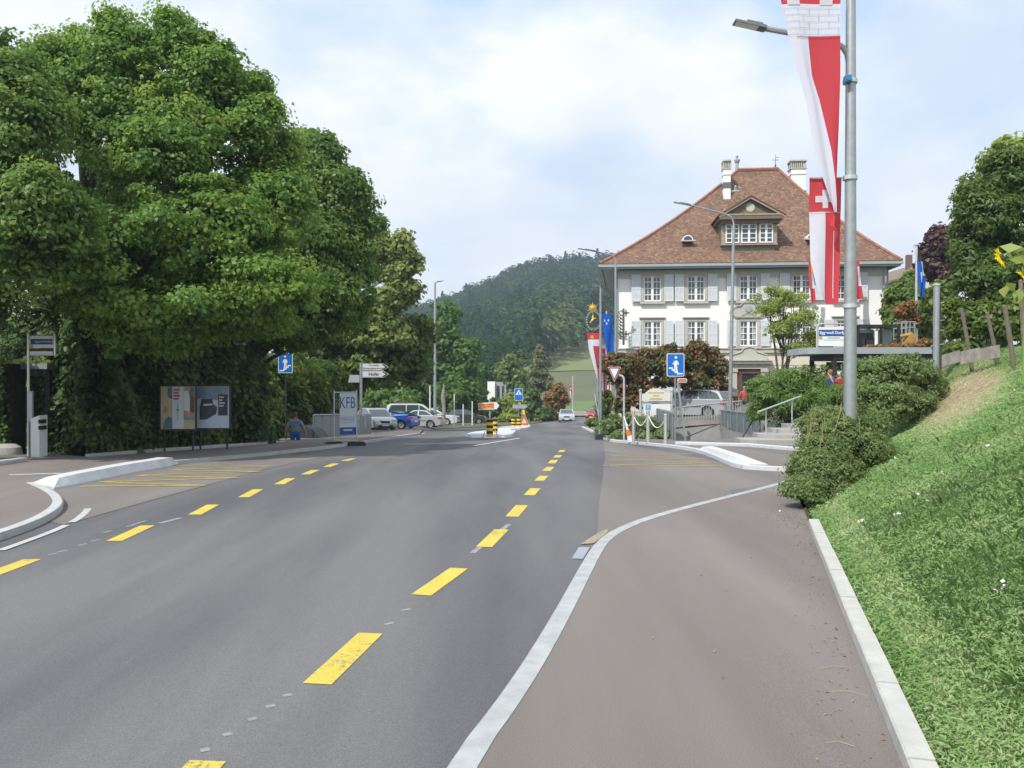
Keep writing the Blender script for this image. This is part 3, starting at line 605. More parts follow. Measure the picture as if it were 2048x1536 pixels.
bush('bank_bush', 'tangled green bush hanging over the near end of the kerb', [LB(*q) for q in [(1680, 880, 13.4, 66, 54), (1640, 935, 12.8, 46, 60), (1615, 985, 12.3, 30, 34), (1720, 860, 13.8, 42, 44), (1665, 960, 12.6, 46, 48), (1742, 905, 13.2, 30, 38), (1625, 1015, 12.1, 26, 20), (1655, 835, 13.8, 26, 18)]], LM['bank'], 1800, 66, .24, .054, 48, asp=.40, tr=.02, sprig=.3, ksub=14, shell=(.55, 1.2))
bush('bank_bush', 'broad leafy bush between the tall lamp post and the concrete post', [LB(*q) for q in [(1740, 760, 21, 40, 40), (1790, 750, 21, 50, 38), (1840, 765, 21.5, 36, 40), (1770, 795, 20, 50, 28), (1715, 790, 20, 22, 30), (1720, 740, 22, 26, 28), (1755, 822, 20, 60, 26), (1815, 806, 21, 52, 26), (1865, 775, 22, 24, 26), (1715, 840, 18, 30, 24)]], LM['bank'], 1000, 60, .32, .080, 49, asp=.5, tr=.012, sprig=.3, ksub=14, shell=(.55, 1.2))
tree('laurel_tree', 'large glossy dark green tree at the right edge above the bank', 'tree', [LB(*q) for q in [(1985, 450, 26, 62, 120), (2060, 420, 26, 90, 130), (1960, 560, 26, 54, 75), (2040, 580, 25, 90, 80), (2010, 350, 26, 44, 60), (1950, 420, 26, 34, 60)]], LM['laurel'], base=(15.6, 27), tr=.16, nclump=800, per=60, cr=.42, leaf=.17, seed=51, fill=.2, asp=.36)
tree('walnut_tree', 'light green tree top showing behind the glossy dark tree', 'tree', [LB(*q) for q in [(2030, 300, 33, 34, 34), (2000, 330, 33, 38, 38), (1975, 400, 33, 40, 40), (1935, 440, 33, 16, 26), (2060, 340, 33, 50, 60)]], LM['locust'], base=(19, 34), tr=.16, nclump=260, per=36, cr=.5, leaf=.22, seed=52, asp=.5)
tree('copper_tree', 'dark purple leaved tree behind the blue and white flag', 'tree', [LB(*q) for q in [(1890, 510, 60, 46, 46), (1860, 530, 60, 24, 50), (1910, 550, 60, 44, 50), (1885, 475, 60, 28, 22)]], LM['copper'], tr=.16, nclump=330, per=45, cr=.7, leaf=.30, seed=53)
tree('garden_tree', 'mid green garden tree right of the house', 'tree', [LB(*q) for q in [(1800, 610, 50, 26, 50), (1815, 660, 50, 40, 40), (1860, 640, 48, 40, 60), (1900, 620, 46, 40, 60), (1820, 575, 52, 18, 30)]], LM['garden'], tr=.12, nclump=420, per=45, cr=.6, leaf=.26, seed=54)
bush('orange_bush', 'rusty orange bush between the house and the flagpole', [LB(*q) for q in [(1808, 622, 46, 22, 20), (1820, 640, 46, 18, 18)]], LM['orange'], 60, 40, .35, .2, 55)
bush('garden_plants', 'row of garden vegetables and vines behind the leaning wooden posts', [LB(*q) for q in [(1905, 650, 25.5, 24, 50), (1945, 660, 25, 30, 50), (1985, 650, 24.5, 34, 50), (2030, 640, 24, 36, 60), (1925, 700, 25, 40, 18), (2070, 650, 23, 40, 60)]], LM['garden'], 420, 40, .3, .16, 56, asp=.55)
bush('roof_plants', 'dry low plants growing on the right shelter roof', [LB(*q) for q in [(1765, 692, 34.5, 40, 3, .9), (1815, 690, 34.5, 34, 4, .9), (1850, 686, 34.5, 14, 12, .6)]], LM['orange'], 90, 28, .14, .09, 57, zbase=3.3, tr=0)
# forest on the hill
rg = np.random.default_rng(11); C = []; O = []; RN = []
for y in np.arange(205, 640, 8.5):
    for x in np.arange(-.20*y, .50*y, 8.5):
        xx = x+rg.uniform(-3, 3); yy = y+rg.uniform(-3, 3); u = xx/yy
        lim = (min(345, 255+(u-.036)*750) if u > .012 else 200)+rg.uniform(-3, 4)
        if yy < lim or (yy < 292 and u < .012) or u > .30: continue
        z = g(xx, yy); con = rg.uniform() < .10; h_ = rg.uniform(12, 19); r_ = h_*(.26 if con else .42); n = 190
        d = rg.normal(size=(n, 3)); d /= np.linalg.norm(d, axis=1, keepdims=True); d[:, 2] = np.abs(d[:, 2])*1.0-.15
        if con:
            k = rg.uniform(0, 1, n); an = rg.uniform(0, 6.28, n); p = np.c_[np.cos(an)*r_*(1-k)*1.1, np.sin(an)*r_*(1-k)*1.1, h_*(.1+.95*k)]; d = np.c_[np.cos(an), np.sin(an), .5+0*k]
        else: p = d*np.array([r_, r_, h_*.5])*(1+.15*np.sin(6*d[:, :1]+9*d[:, 2:]))+np.array([0, 0, h_*.5])
        C.append(p+np.array([xx, yy, z])); O.append(d); RN.append(np.clip(rg.uniform(0, .65)*(.5 if con else 1)+rg.uniform(0, .35, n)+(.45 if (.045 < u < .078 and yy < 420) else 0), 0, 1))
for y in np.arange(150, 292, 9):       # lower wood left of the meadow
    for x in np.arange(-.2*y, -.004*y, 7):
        xx = x+rg.uniform(-3, 3); yy = y+rg.uniform(-3, 3); z = g(xx, yy); h_ = rg.uniform(8, 13); r_ = h_*.38; n = 420
        d = rg.normal(size=(n, 3)); d /= np.linalg.norm(d, axis=1, keepdims=True); d[:, 2] = np.abs(d[:, 2])-.15
        C.append(d*np.array([r_, r_, h_*.5])+np.array([xx, yy, z+h_*.5])); O.append(d); RN.append(np.clip(rg.uniform(0, .7)+rg.uniform(0, .35, n), 0, 1))
SZ = np.concatenate([np.full((len(c), 1), .85 if len(c) == 420 else 1.7) for c in C])
fo = leaf_object('forest', np.concatenate(C), SZ, LM['forest'], None, np.concatenate(O), rnd=np.concatenate(RN), seed=3, asp=.8, nb=.8, kind='stuff')
tag(fo, 'dark mixed wood covering the hill behind the road', 'forest')
# meadow sheets
fm = mat('meadow_green', (.13, .17, .055), .95, var=.18, scale=.05, col2=(.17, .20, .075)); fb = mat('field_olive', (.085, .095, .048), .95, var=.2, scale=.06, col2=(.115, .13, .06)); fg = mat('field_bright', (.11, .175, .05), .95, var=.12, scale=.1)
fr = mat('field_road', (.22, .20, .17), .95, var=.1, scale=.2)
def field(name, u0, u1, y0, y1, m, off, dy=10):
    mb = MB(); ys = np.arange(y0, y1+.1, dy); us = np.linspace(u0, u1, 14); vs = [(u*y, y, g(u*y, y)+off) for y in ys for u in us]; k = len(us)
    mb.add(vs, [(i*k+j, i*k+j+1, (i+1)*k+j+1, (i+1)*k+j) for i in range(len(ys)-1) for j in range(k-1)]); o = mb.build(name, m, fixn=False); o['kind'] = 'structure'
    for p in o.data.polygons: p.use_smooth = True
field('meadow', .0, .5, 245, 420, fm, .20); field('field', .0, .5, 172, 245, fb, .20); field('field', .03, .5, 150, 172, fg, .18, 5.5); field('side_road', .045, .5, 133, 150, fr, .17, 4.2)

## GB
bm_ = bpy.data.materials.new('bank_soil'); bm_.use_nodes = True; t = bm_.node_tree; b = t.nodes['Principled BSDF']; b.inputs['Roughness'].default_value = .95
c = t.nodes.new('ShaderNodeTexCoord'); n = t.nodes.new('ShaderNodeTexNoise'); n.inputs['Scale'].default_value = 3; n.inputs['Detail'].default_value = 8
r = t.nodes.new('ShaderNodeValToRGB'); r.color_ramp.elements[0].color = (.11, .17, .05, 1); r.color_ramp.elements[1].color = (.20, .24, .09, 1); r.color_ramp.elements[0].position = .35; r.color_ramp.elements[1].position = .65
at = t.nodes.new('ShaderNodeAttribute'); at.attribute_name = 'bare'; n3 = t.nodes.new('ShaderNodeTexNoise'); n3.inputs['Scale'].default_value = 7; n3.inputs['Detail'].default_value = 8
r3 = t.nodes.new('ShaderNodeValToRGB'); r3.color_ramp.elements[0].color = (.21, .15, .10, 1); r3.color_ramp.elements[1].color = (.42, .31, .21, 1); r3.color_ramp.elements[0].position = .35; r3.color_ramp.elements[1].position = .65
mx = t.nodes.new('ShaderNodeMix'); mx.data_type = 'RGBA'
t.links.new(c.outputs['Object'], n.inputs['Vector']); t.links.new(c.outputs['Object'], n3.inputs['Vector']); t.links.new(n.outputs[0], r.inputs[0]); t.links.new(n3.outputs[0], r3.inputs[0])
t.links.new(at.outputs['Fac'], mx.inputs[0]); t.links.new(r.outputs[0], mx.inputs[6]); t.links.new(r3.outputs[0], mx.inputs[7]); t.links.new(mx.outputs[2], b.inputs['Base Color'])
bp = t.nodes.new('ShaderNodeBump'); bp.inputs['Strength'].default_value = .7; bp.inputs['Distance'].default_value = .05; t.links.new(n3.outputs[0], bp.inputs['Height']); t.links.new(bp.outputs[0], b.inputs['Normal'])
def bare(x, y):
    px = 1024+F*x/y if y > .5 else 9999
    d1 = 1-sm(.62, 1.0, math.hypot((x-(.528*y))/1.35, (y-18.2)/6.2)); d2 = 1-sm(.5, 1, math.hypot((x-(xk(y)+.42*(y/10)**0))/.16, max(0, y-11)/3))*1
    return max(d1, .55*d2)
bx_ = [(xk(y)+.11, y) for y in (-9, -4, 0, 4, 8, 11, 15, 18, 20, 22, 24, 26, 28)]
bank = sheet('grass_bank', bx_+[(19, 28), (32, 45), (60, 45), (60, -9)], .05, bm_, step=.8)
at = bank.data.attributes.new('bare', 'FLOAT', 'POINT'); at.data.foreach_set('value', [bare(v.co.x, v.co.y) for v in bank.data.vertices])
rg = np.random.default_rng(5)
def blades(n, y0, y1, tmax, hmin, hmax, wd, nm, seed, mt, clump=None, dens_bare=.12):
    rg = np.random.default_rng(seed); V = np.empty((n, 5, 3), np.float32); RNd = np.empty(n); i = 0
    while i < n:
        y = y0+(y1-y0)*rg.uniform()**1.15; x = xk(y)+.08+rg.uniform()**.85*min(tmax, .66*y-xk(y)+.3)
        if x < xk(y)+.06: continue
        ph = math.sin(x*2.3+y*1.1)*.5+math.sin(x*5.1-y*3.7)*.3+math.sin(x*11+y*9)*.2
        if rg.uniform() < bare(x, y)*(1-dens_bare): continue
        h = rg.uniform(hmin, hmax)*(1+.12*ph)*(1.9 if rg.uniform() < .015 else 1)*(1-.55*bare(x, y)); an = rg.uniform(0, 6.283); ln = rg.uniform(.1, .7)*h
        if x < xk(y)+.35: h *= .6; ln *= .8
        dx, dy = math.cos(an), math.sin(an); wx, wy = -dy*wd, dx*wd; z = g(x, y)+.04
        V[i, 0] = (x-wx, y-wy, z); V[i, 1] = (x+wx, y+wy, z); V[i, 2] = (x+wx*.7+dx*ln*.35, y+wy*.7+dy*ln*.35, z+h*.62)
        V[i, 3] = (x+dx*ln, y+dy*ln, z+h*.82); V[i, 4] = (x-wx*.7+dx*ln*.35, y-wy*.7+dy*ln*.35, z+h*.62)
        RNd[i] = .48+.10*ph+rg.uniform(-.4, .35)+(.4 if rg.uniform() < .08 else 0)+.3*bare(x, y); i += 1
    me = bpy.data.meshes.new(nm); me.vertices.add(n*5); me.vertices.foreach_set('co', V.ravel()); me.loops.add(n*5); me.loops.foreach_set('vertex_index', np.arange(n*5, dtype=np.int32))
    me.polygons.add(n); me.polygons.foreach_set('loop_start', np.arange(0, n*5, 5, dtype=np.int32)); me.polygons.foreach_set('loop_total', np.full(n, 5, dtype=np.int32))
    at = me.attributes.new('rnd', 'FLOAT', 'FACE'); at.data.foreach_set('value', np.clip(RNd, 0, 1).astype(np.float32)); me.materials.append(mt); me.update(calc_edges=True)
    o = bpy.data.objects.new(nm, me); link(o); o['kind'] = 'stuff'; return o
tag(blades(130000, 3.2, 9.5, 4.2, .03, .085, .0028, 'grass', 61, LM['grass']), 'short lush grass on the near part of the bank', 'grass')
tag(blades(75000, 8.5, 25, 8, .035, .09, .006, 'grass', 62, LM['grass']), 'grass on the upper and farther part of the bank', 'grass')
C = []; RR = []
for i in range(170000):
    y = 3.2+20*rg.uniform()**1.45; x = xk(y)+.08+rg.uniform()**.85*min(7.5, .66*y-xk(y)+.3); bb_ = bare(x, y)
    if rg.uniform() < bb_*.85: continue
    hh_ = rg.uniform(.0, .055)+.010*math.sin(x*5+y*3)*math.sin(y*7-x*2); C.append((x, y, g(x, y)+.055+max(0, hh_))); RR.append(.5+.25*math.sin(x*2.1+y*1.7)*math.sin(y*1.1-x*3.3)+rg.uniform(-.35, .35)+.4*bb_)
tag(leaf_object('clover', np.array(C), np.clip(.020+.0026*np.array(C)[:, 1:2], .024, .06), LM['grass'], None, np.tile([-.3, -.2, 1.2], (len(C), 1)), nb=.42, rnd=np.array(RR), seed=8, asp=.26, kind='stuff', jit=.7), 'clover and low weed leaves among the grass of the bank', 'weeds')
C = []
for px, py in [(1770, 905), (1790, 915), (1760, 915), (1722, 930), (1740, 925), (1655, 920), (1840, 987), (1800, 995), (1885, 945), (1975, 890), (2010, 1165), (2004, 1172), (1870, 1365), (1790, 1028), (1796, 1025), (1722, 1040), (1990, 1180), (1560, 1020), (1855, 1002), (1930, 770), (2030, 780), (1765, 872), (1700, 1060)]:
    x, y = G(px, py, .14)
    for k in range(4): C.append((x+rg.normal()*.01, y+rg.normal()*.01, g(x, y)+.14+rg.normal()*.008))
tag(leaf_object('wildflowers', np.array(C), .026, mat('petal', (.75, .74, .72), .7), None, seed=9, asp=.9, kind='stuff'), 'small white flowers scattered on the bank', 'flowers')
C = []; 
for i in range(260):
    y = 3.6+9*rg.uniform(); x = xk(y)-abs(rg.normal())*.16-.03
    if rg.uniform() < .12: x = xk(y)-rg.uniform(0, 1.6)
    C.append((x, y, .108+rg.uniform(0, .01)))
for i in range(260): C.append((xk(11)-.12+rg.normal()*.12, 10.9+rg.normal()*.5, .112+rg.uniform(0, .02)))
lt = leaf_object('leaf_litter', np.array(C), .024, LM['straw'], None, np.tile([0, 0, 3.], (len(C), 1)), nb=.9, seed=4, asp=.35, kind='stuff', jit=.6); tag(lt, 'dry leaf bits and straw scattered along the edging', 'litter')
mb = MB()
for (px, py, ln, an) in [(1670, 1337, .20, .1), (1700, 1388, .2, -.4), (1680, 1490, .14, -.3)]:
    x, y = G(px, py, .11); mb.tube([(x-ln/2*math.cos(an), y-ln/2*math.sin(an), .112), (x, y+.03, .118), (x+ln/2*math.cos(an), y+ln/2*math.sin(an), .112)], .0013, 5)
rd = random.Random(4)
for i in range(16):
    px = rd.uniform(1860, 1985); py = 735+(1985-px)*.35+rd.uniform(-10, 40); x, y = G(px, py, .06); an = rd.uniform(-.2, .9); ln = rd.uniform(.3, .9)
    p0_ = (x-ln/2*math.cos(an), y-ln/2*math.sin(an)); p1_ = (x+ln/2*math.cos(an), y+ln/2*math.sin(an)); mb.tube([(p0_[0], p0_[1], g(*p0_)+.07), (p1_[0], p1_[1], g(*p1_)+.09)], .008, 4)
for i in range(26):
    px = rd.uniform(1610, 1730); py = rd.uniform(850, 980)
    if py > 1000-(px-1610)*.9: continue
    A = P(px, py, rd.uniform(12.0, 12.9)); B = A+Vector((rd.uniform(-.12, .12), rd.uniform(-.2, .0), rd.uniform(.12, .42))); mb.tube([A, A.lerp(B, .5)+Vector((.02, 0, .03)), B], .0035, 4)
o = mb.build('straw', mat('straw', (.42, .33, .17), .9)); tag(o, 'dry stalks on the bank, in the bush and on the pavement', 'litter', kind='stuff')
# ---------------------------------------------------------------- the house
wallm = mat('render_white', (.80, .80, .775), .9, var=.06, scale=.45, bump=.08, bscale=25)
rustic = mat('stone_buff', (.60, .56, .47), .9, var=.06, scale=1.5, bump=.1, bscale=20)
stone = mat('stone_grey', (.44, .43, .37), .85, var=.08, scale=4, bump=.1)
stoneb = mat('stone_blue', (.30, .34, .36), .7, var=.06, scale=4)
shut = mat('shutter_grey', (.62, .65, .67), .7, var=.04, scale=7)
framew = mat('frame_white', (.80, .81, .80), .5)
fris = mat('frieze', (.44, .46, .43), .85, var=.05, scale=3)
wdm = mat('dormer_wood', (.16, .115, .08), .8, var=.2, scale=6)
wdl = mat('dormer_trim', (.30, .255, .19), .8, var=.15, scale=6)
# roof tiles: brick texture rows with a mottled colour per tile
rm = bpy.data.materials.new('roof_tiles'); rm.use_nodes = True; t = rm.node_tree; b = t.nodes['Principled BSDF']; b.inputs['Roughness'].default_value = .85
uv = t.nodes.new('ShaderNodeUVMap'); bt = t.nodes.new('ShaderNodeTexBrick'); bt.inputs['Scale'].default_value = 1; bt.inputs['Brick Width'].default_value = .19; bt.inputs['Row Height'].default_value = .17; bt.inputs['Mortar Size'].default_value = .014; bt.inputs['Bias'].default_value = 0
bt.inputs['Color1'].default_value = (0, 0, 0, 1); bt.inputs['Color2'].default_value = (1, 1, 1, 1); bt.inputs['Mortar'].default_value = (.0, .0, .0, 1); bt.inputs['Mortar Smooth'].default_value = .3
wn = t.nodes.new('ShaderNodeTexNoise'); wn.inputs['Scale'].default_value = .8; wn.inputs['Detail'].default_value = 5
rr = t.nodes.new('ShaderNodeValToRGB'); els = rr.color_ramp.elements
els[0].position = 0; els[0].color = (.115, .07, .05, 1); els[1].position = 1; els[1].color = (.30, .185, .115, 1)
for p_, c_ in ((.3, (.165, .092, .064, 1)), (.55, (.20, .11, .073, 1)), (.8, (.23, .132, .085, 1))): e_ = els.new(p_); e_.color = c_
ov = t.nodes.new('ShaderNodeMix'); ov.data_type = 'RGBA'; ov.blend_type = 'MULTIPLY'; ov.inputs[0].default_value = .35
r5 = t.nodes.new('ShaderNodeValToRGB'); r5.color_ramp.elements[0].position = .35; r5.color_ramp.elements[1].position = .65; r5.color_ramp.elements[0].color = (.62, .6, .6, 1); r5.color_ramp.elements[1].color = (1.12, 1.12, 1.05, 1)
t.links.new(uv.outputs[0], bt.inputs['Vector']); t.links.new(uv.outputs[0], wn.inputs['Vector']); t.links.new(bt.outputs['Color'], rr.inputs[0]); t.links.new(rr.outputs[0], ov.inputs[6]); t.links.new(wn.outputs[0], r5.inputs[0]); t.links.new(r5.outputs[0], ov.inputs[7]); t.links.new(ov.outputs[2], b.inputs['Base Color'])
bp = t.nodes.new('ShaderNodeBump'); bp.inputs['Strength'].default_value = .6; bp.inputs['Distance'].default_value = .03; t.links.new(bt.outputs['Fac'], bp.inputs['Height']); bp.invert = True; t.links.new(bp.outputs[0], b.inputs['Normal'])
HD = 56.0; HX = X(1230, HD); HZ = -.55
HPHI = R(-5); hc, hs = math.cos(HPHI), math.sin(HPHI)
house = thing('country_house', 'large white country house with tiled hipped roof and grey shutters', 'house', (HX, HD, HZ), HPHI)
def hx(px, d=HD):
    u = (px-1024)/F; yl = d-HD; return (u*(HD+yl*hc)-HX+yl*hs)/(hc-u*hs)
def hz(py, d=HD): return Z(py, d-.8)-HZ
W_ = hx(1770); D_ = 13.0; SK = .7; ev = hz(541); bel = hz(702)
mb = MB(); mb.slab([(0, 0), (W_, 0), (W_, D_), (SK, D_)], bel, ev); mb.build('wall', wallm, house)
mb = MB(); mb.slab([(.01, .012), (W_-.01, .012), (W_-.01, D_-.02), (SK+.01, D_-.02)], -.4, bel)
mb.build('ground_floor', rustic, house)
mb = MB()
for k in range(10): mb.box((W_/2, -.012, .35+k*.44), (W_-.4, .028, .395)) if .35+k*.44 < bel-.3 else None
o = mb.build('rustication', rustic, house)
mb = MB(); mb.box((W_/2, -.06, bel), (W_+.1, .16, .24)); mb.box((W_/2, -.09, bel+.17), (W_+.16, .22, .08)); mb.build('belt_course', stone, house)
mb = MB(); mb.box((W_/2, -.05, hz(546)), (W_+.12, .14, .52)); mb.box((W_+.02, D_/2, hz(546)), (.12, D_, .52)); mb.build('frieze', fris, house)
# roof
ex0, ex1 = hx(1199, 55)-0, hx(1804, 55); ey0, ey1 = -1.0, D_+1.0; ez = hz(524, 55)
rx0, rx1, ry, rzt = hx(1478, 62), hx(1560, 62), 6.5, hz(338, 62)
def rf(u): return u-.22*u*(1-u)*1.0
mb = MB(); UV = []
def roof_face(c0, c1, r0, r1, n=14):
    vs = []
    for i in range(n+1):
        u = i/n; z = ez+(rzt-ez)*rf(u)
        for a_, b_ in ((c0, r0), (c1, r1)): vs.append((a_[0]+(b_[0]-a_[0])*u, a_[1]+(b_[1]-a_[1])*u, z))
    mb.add(vs, [(2*i, 2*i+1, 2*i+3, 2*i+2) for i in range(n)])
c00, c10, c11, c01 = (ex0, ey0), (ex1, ey0), (ex1, ey1), (ex0+SK, ey1); ra, rb = (rx0, ry), (rx1, ry)
roof_face(c00, c10, ra, rb); roof_face(c10, c11, rb, rb); roof_face(c11, c01, rb, ra); roof_face(c01, c00, ra, ra)
ro = mb.build('roof', rm, house, fixn=True)
uvl = ro.data.uv_layers.new(name='UVMap')
for p in ro.data.polygons:
    nn = p.normal; hd = Vector((-nn.y, nn.x, 0)); hd = hd.normalized() if hd.length > 1e-3 else Vector((1, 0, 0)); up = nn.cross(hd)
    for li in p.loop_indices:
        v_ = ro.data.vertices[ro.data.loops[li].vertex_index].co; uvl.data[li].uv = (v_.dot(hd), v_.dot(up))
sv = [tuple(v.co) for v in ro.data.vertices]
mb = MB()
for i in range(15):
    pass
mb.tube([(ex0+(rx0-ex0)*u, ey0+(ry-ey0)*u, ez+(rzt-ez)*rf(u)+.03) for u in [k/14 for k in range(15)]], .11, 6)
mb.tube([(ex1+(rx1-ex1)*u, ey0+(ry-ey0)*u, ez+(rzt-ez)*rf(u)+.03) for u in [k/14 for k in range(15)]], .11, 6)
mb.tube([(rx0+(rx1-rx0)*k/8, ry, rzt+.05+.01*(k % 2)) for k in range(9)], .14, 6)
mb.build('ridge_tiles', mat('ridge_tile', (.27, .12, .075), .85, var=.3, scale=5), ro)
mb = MB(); mb.slab([(ex0+.15, ey0+.15), (ex1-.15, ey0+.15), (ex1-.15, ey1-.15), (ex0+SK+.15, ey1-.15)], ez-.11, ez-.01); mb.build('soffit', mat('soffit', (.36, .37, .33), .8), house)
mb = MB()
for a_, b_ in (((ex0, ey0), (ex1, ey0)), ((ex1, ey0), (ex1, ey1)), ((ex0, ey0), (ex0+SK, ey1))):
    L_ = (Vector(b_)-Vector(a_)).length; ang = math.atan2(b_[1]-a_[1], b_[0]-a_[0])
    mb.box(((a_[0]+b_[0])/2, (a_[1]+b_[1])/2, ez-.13), (L_+.13, .14, .17), ang)
    mb.box(((a_[0]+b_[0])/2+(.09 if a_[0] == ex0 and b_[0] < ex0+2 else -.09 if a_[0] == b_[0] else 0), (a_[1]+b_[1])/2+(.09 if a_[1] == b_[1] else 0), ez-.27), (L_-.1, .08, .14), ang)
mb.build('gutter', stoneb, house)
for yy in (1.0, 4, 7, 10, 12.5): mb = MB(); mb.tube([(W_, yy, ev-1.1), (W_+.5, yy, ev-.85), (ex1-.2, yy, ez-.16)], .07, 5); mb.build('eave_bracket', M['signback'], house)
mb = MB(); mb.cyl((W_-.12, -.12, 0), (W_-.12, -.12, ev), .06); mb.build('downpipe', stoneb, house)
mb = MB(); mb.cyl((.12, -.12, 0), (.12, -.12, ev), .05); mb.build('downpipe', stoneb, house)
mb = MB(); mb.box((hx(1552), -.03, (bel+ev)/2), (.10, .07, ev-bel-.6)); mb.build('pilaster_strip', wallm, house)
def casement(parent, cx, z0, z1, wd, y, rows=4, cols=4, glass='glassb', curtain=True, nm='window', mull=.16):
    """window part: stone surround is separate; returns the window part (frame mesh) with pane + bars"""
    fr = MB(); f = .07
    fr.box((cx, y, z1-f/2), (wd, .10, f)); fr.box((cx, y, z0+f/2), (wd, .10, f))
    for s_ in (-1, 1): fr.box((cx+s_*(wd/2-f/2), y, (z0+z1)/2), (f, .10, z1-z0-2*f))
    fr.box((cx, y-.012, (z0+z1)/2), (mull, .10, z1-z0-2*f))
    for k in range(1, rows):
        z = z0+(z1-z0)*k/rows
        for s_ in (-1, 1): fr.box((cx+s_*(wd/2+mull/2-f)/2*1.0, y+.006, z), (wd/2-mull/2-f, .07, .045))
    if cols > 2:
        for s_ in (-1, 1): fr.box((cx+s_*(wd/2+mull/2-f)/2, y+.012, (z0+z1)/2), (.03, .06, z1-z0-2*f))
    o = fr.build(nm, framew, parent)
    pn = MB(); pn.box((cx, y+.04, (z0+z1)/2), (wd-.03, .012, z1-z0-.03)); pn.build('pane', M[glass], o)
    if curtain:
        c_ = MB()
        for s_ in (-1, 1):
            x0 = cx+s_*(wd/2-.10); x1 = cx+s_*(wd*.27); n = 6; vs = []
            for i in range(n+1):
                x = x0+(x1-x0)*i/n; zt = z0+.72*(z1-z0); vs += [(x, y+.022+.006*(i % 2), zt), (x, y+.022+.006*(i % 2), z0+.12+(.32*(i/n)**1.5)*(z1-z0))]
            c_ = MB(); c_.add(vs, [(2*i, 2*i+1, 2*i+3, 2*i+2) for i in range(n)])
            c_.build('curtain', M['signback'], o, fixn=False)
    return o
def shutter(cx, z0, z1, wd, y, parent, part=False):
    mb = MB(); mb.box((cx, y, (z0+z1)/2), (wd, .045, z1-z0))
    for s_ in (-1, 1): mb.box((cx+s_*(wd/2-.035), y-.035, (z0+z1)/2), (.07, .03, z1-z0-.006))
    for z in (z0+.05, (z0+z1)/2, z1-.05): mb.box((cx, y-.033, z), (wd-.15, .026, .09))
    mb.box((cx, y-.033, (z0+z1)/2), (.04, .022, z1-z0-.2))
    k = int((z1-z0-.2)/.075)
    for i in range(k):
        z = z0+.1+i*.075+.03; mb.box((cx, y-.028, z), (wd-.16, .018, .04), tilt=Matrix.Rotation(-.6, 3, 'X'))
    return mb.build('shutter', shut, parent)
WZ = [(hz(601), hz(549), ev), (hz(692), hz(642), 0)]
for row, (z0, z1, _) in enumerate(WZ):
    for cpx in (1304.5, 1391.5, 1496, 1602, 1690):
        cx = hx(cpx); wd = 1.12
        sr = MB(); b_ = .17
        sr.box((cx, -.05, z1+.11), (wd+2*b_+.1, .24, .22)); sr.box((cx, -.06, z0-.10), (wd+2*b_+.16, .32, .16))
        for s_ in (-1, 1): sr.box((cx+s_*(wd/2+b_/2), -.07, (z0+z1)/2), (b_, .22, z1-z0-.01))
        if row == 1: sr.box((cx, -.11, z1+.25), (wd+2*b_+.26, .32, .07))
        sr.build('window_surround', stone, house)
        wo = casement(house, cx, z0, z1, wd, -.06, curtain=(row == 1))
        for s_ in (-1, 1): shutter(cx+s_*(wd/2+b_+.33), z0-.02, z1+.06, .60, -.16, house)
# pediment over the middle window and portal
cx = hx(1496); z0 = hz(642)+.3
crest = [(-1.15, 0), (-.95, .30), (-.72, .42), (-.5, .42), (-.32, .62), (0, .82), (.32, .62), (.5, .42), (.72, .42), (.95, .30), (1.15, 0)]
mb = MB(); mb.flat([(cx+x*1.0, z0+.15+z*1.1) for x, z in crest]+[(cx+.9, z0+.02), (cx+.5, z0+.0), (cx, z0+.28), (cx-.5, z0+.0), (cx-.9, z0+.02)], -.16, .15); mb.build('pediment', stone, house)
mb = MB(); mb.tube([(cx+x*1.06, -.19, z0+.19+z*1.1) for x, z in crest], .05, 6); mb.lathe([(0, -.05), (.22, -.04), (.25, 0)], (cx, -.17, z0+.5), axis='Y'); mb.build('pediment_moulding', stoneb, house)
dx = hx(1497); dz1 = hz(738); dw = hx(1521)-hx(1474)
mb = MB()
for s_ in (-1, 1):
    mb.box((dx+s_*(dw/2+.22), -.10, dz1/2), (.40, .3, dz1)); mb.box((dx+s_*(dw/2+.22), -.13, dz1-.12), (.48, .36, .16)); mb.box((dx+s_*(dw/2+.22), -.13, .2), (.48, .36, .3))
mb.box((dx, -.10, dz1+.18), (dw+.9, .3, .34)); mb.box((dx, -.2, dz1+.43), (dw+1.25, .5, .16)); mb.box((dx, -.24, dz1+.55), (dw+1.4, .6, .07))
mb.build('portal', stone, house)
z0 = dz1+.59; mb = MB(); mb.flat([(dx+x*1.0, z0+z*.95) for x, z in [(-1.15, 0), (-1.1, .3), (-.75, .42), (-.5, .5), (-.35, .75), (0, .85), (.35, .75), (.5, .5), (.75, .42), (1.1, .3), (1.15, 0)]], -.24, .2)
mb.tube([(dx+x, -.27, z0+z*.95+.04) for x, z in [(-1.15, 0), (-1.1, .3), (-.75, .42), (-.5, .5), (-.35, .75), (0, .85), (.35, .75), (.5, .5), (.75, .42), (1.1, .3), (1.15, 0)]], .045, 6); mb.build('portal_crest', mat('stone_green', (.43, .45, .38), .85), house)
mb = MB(); mb.box((dx, -.03, dz1/2), (dw, .05, dz1)); dr = mb.build('doorway', M['black'], house)
mb = MB()
mb.box((dx-dw/2+.17, -.10, dz1*.45), (.32, .05, dz1*.9)); mb.box((dx-dw/2+.17, -.13, dz1*.6), (.2, .03, dz1*.3)); mb.box((dx, -.09, dz1*.95), (dw, .06, dz1*.08))
do = mb.build('door', mat('door_wood', (.11, .055, .035), .6, var=.2, scale=5), house)
mb = MB(); mb.cyl((dx-dw/2+.29, -.16, 1.1), (dx-dw/2+.29, -.12, 1.1), .04); mb.build('handle', M['steel'], do)
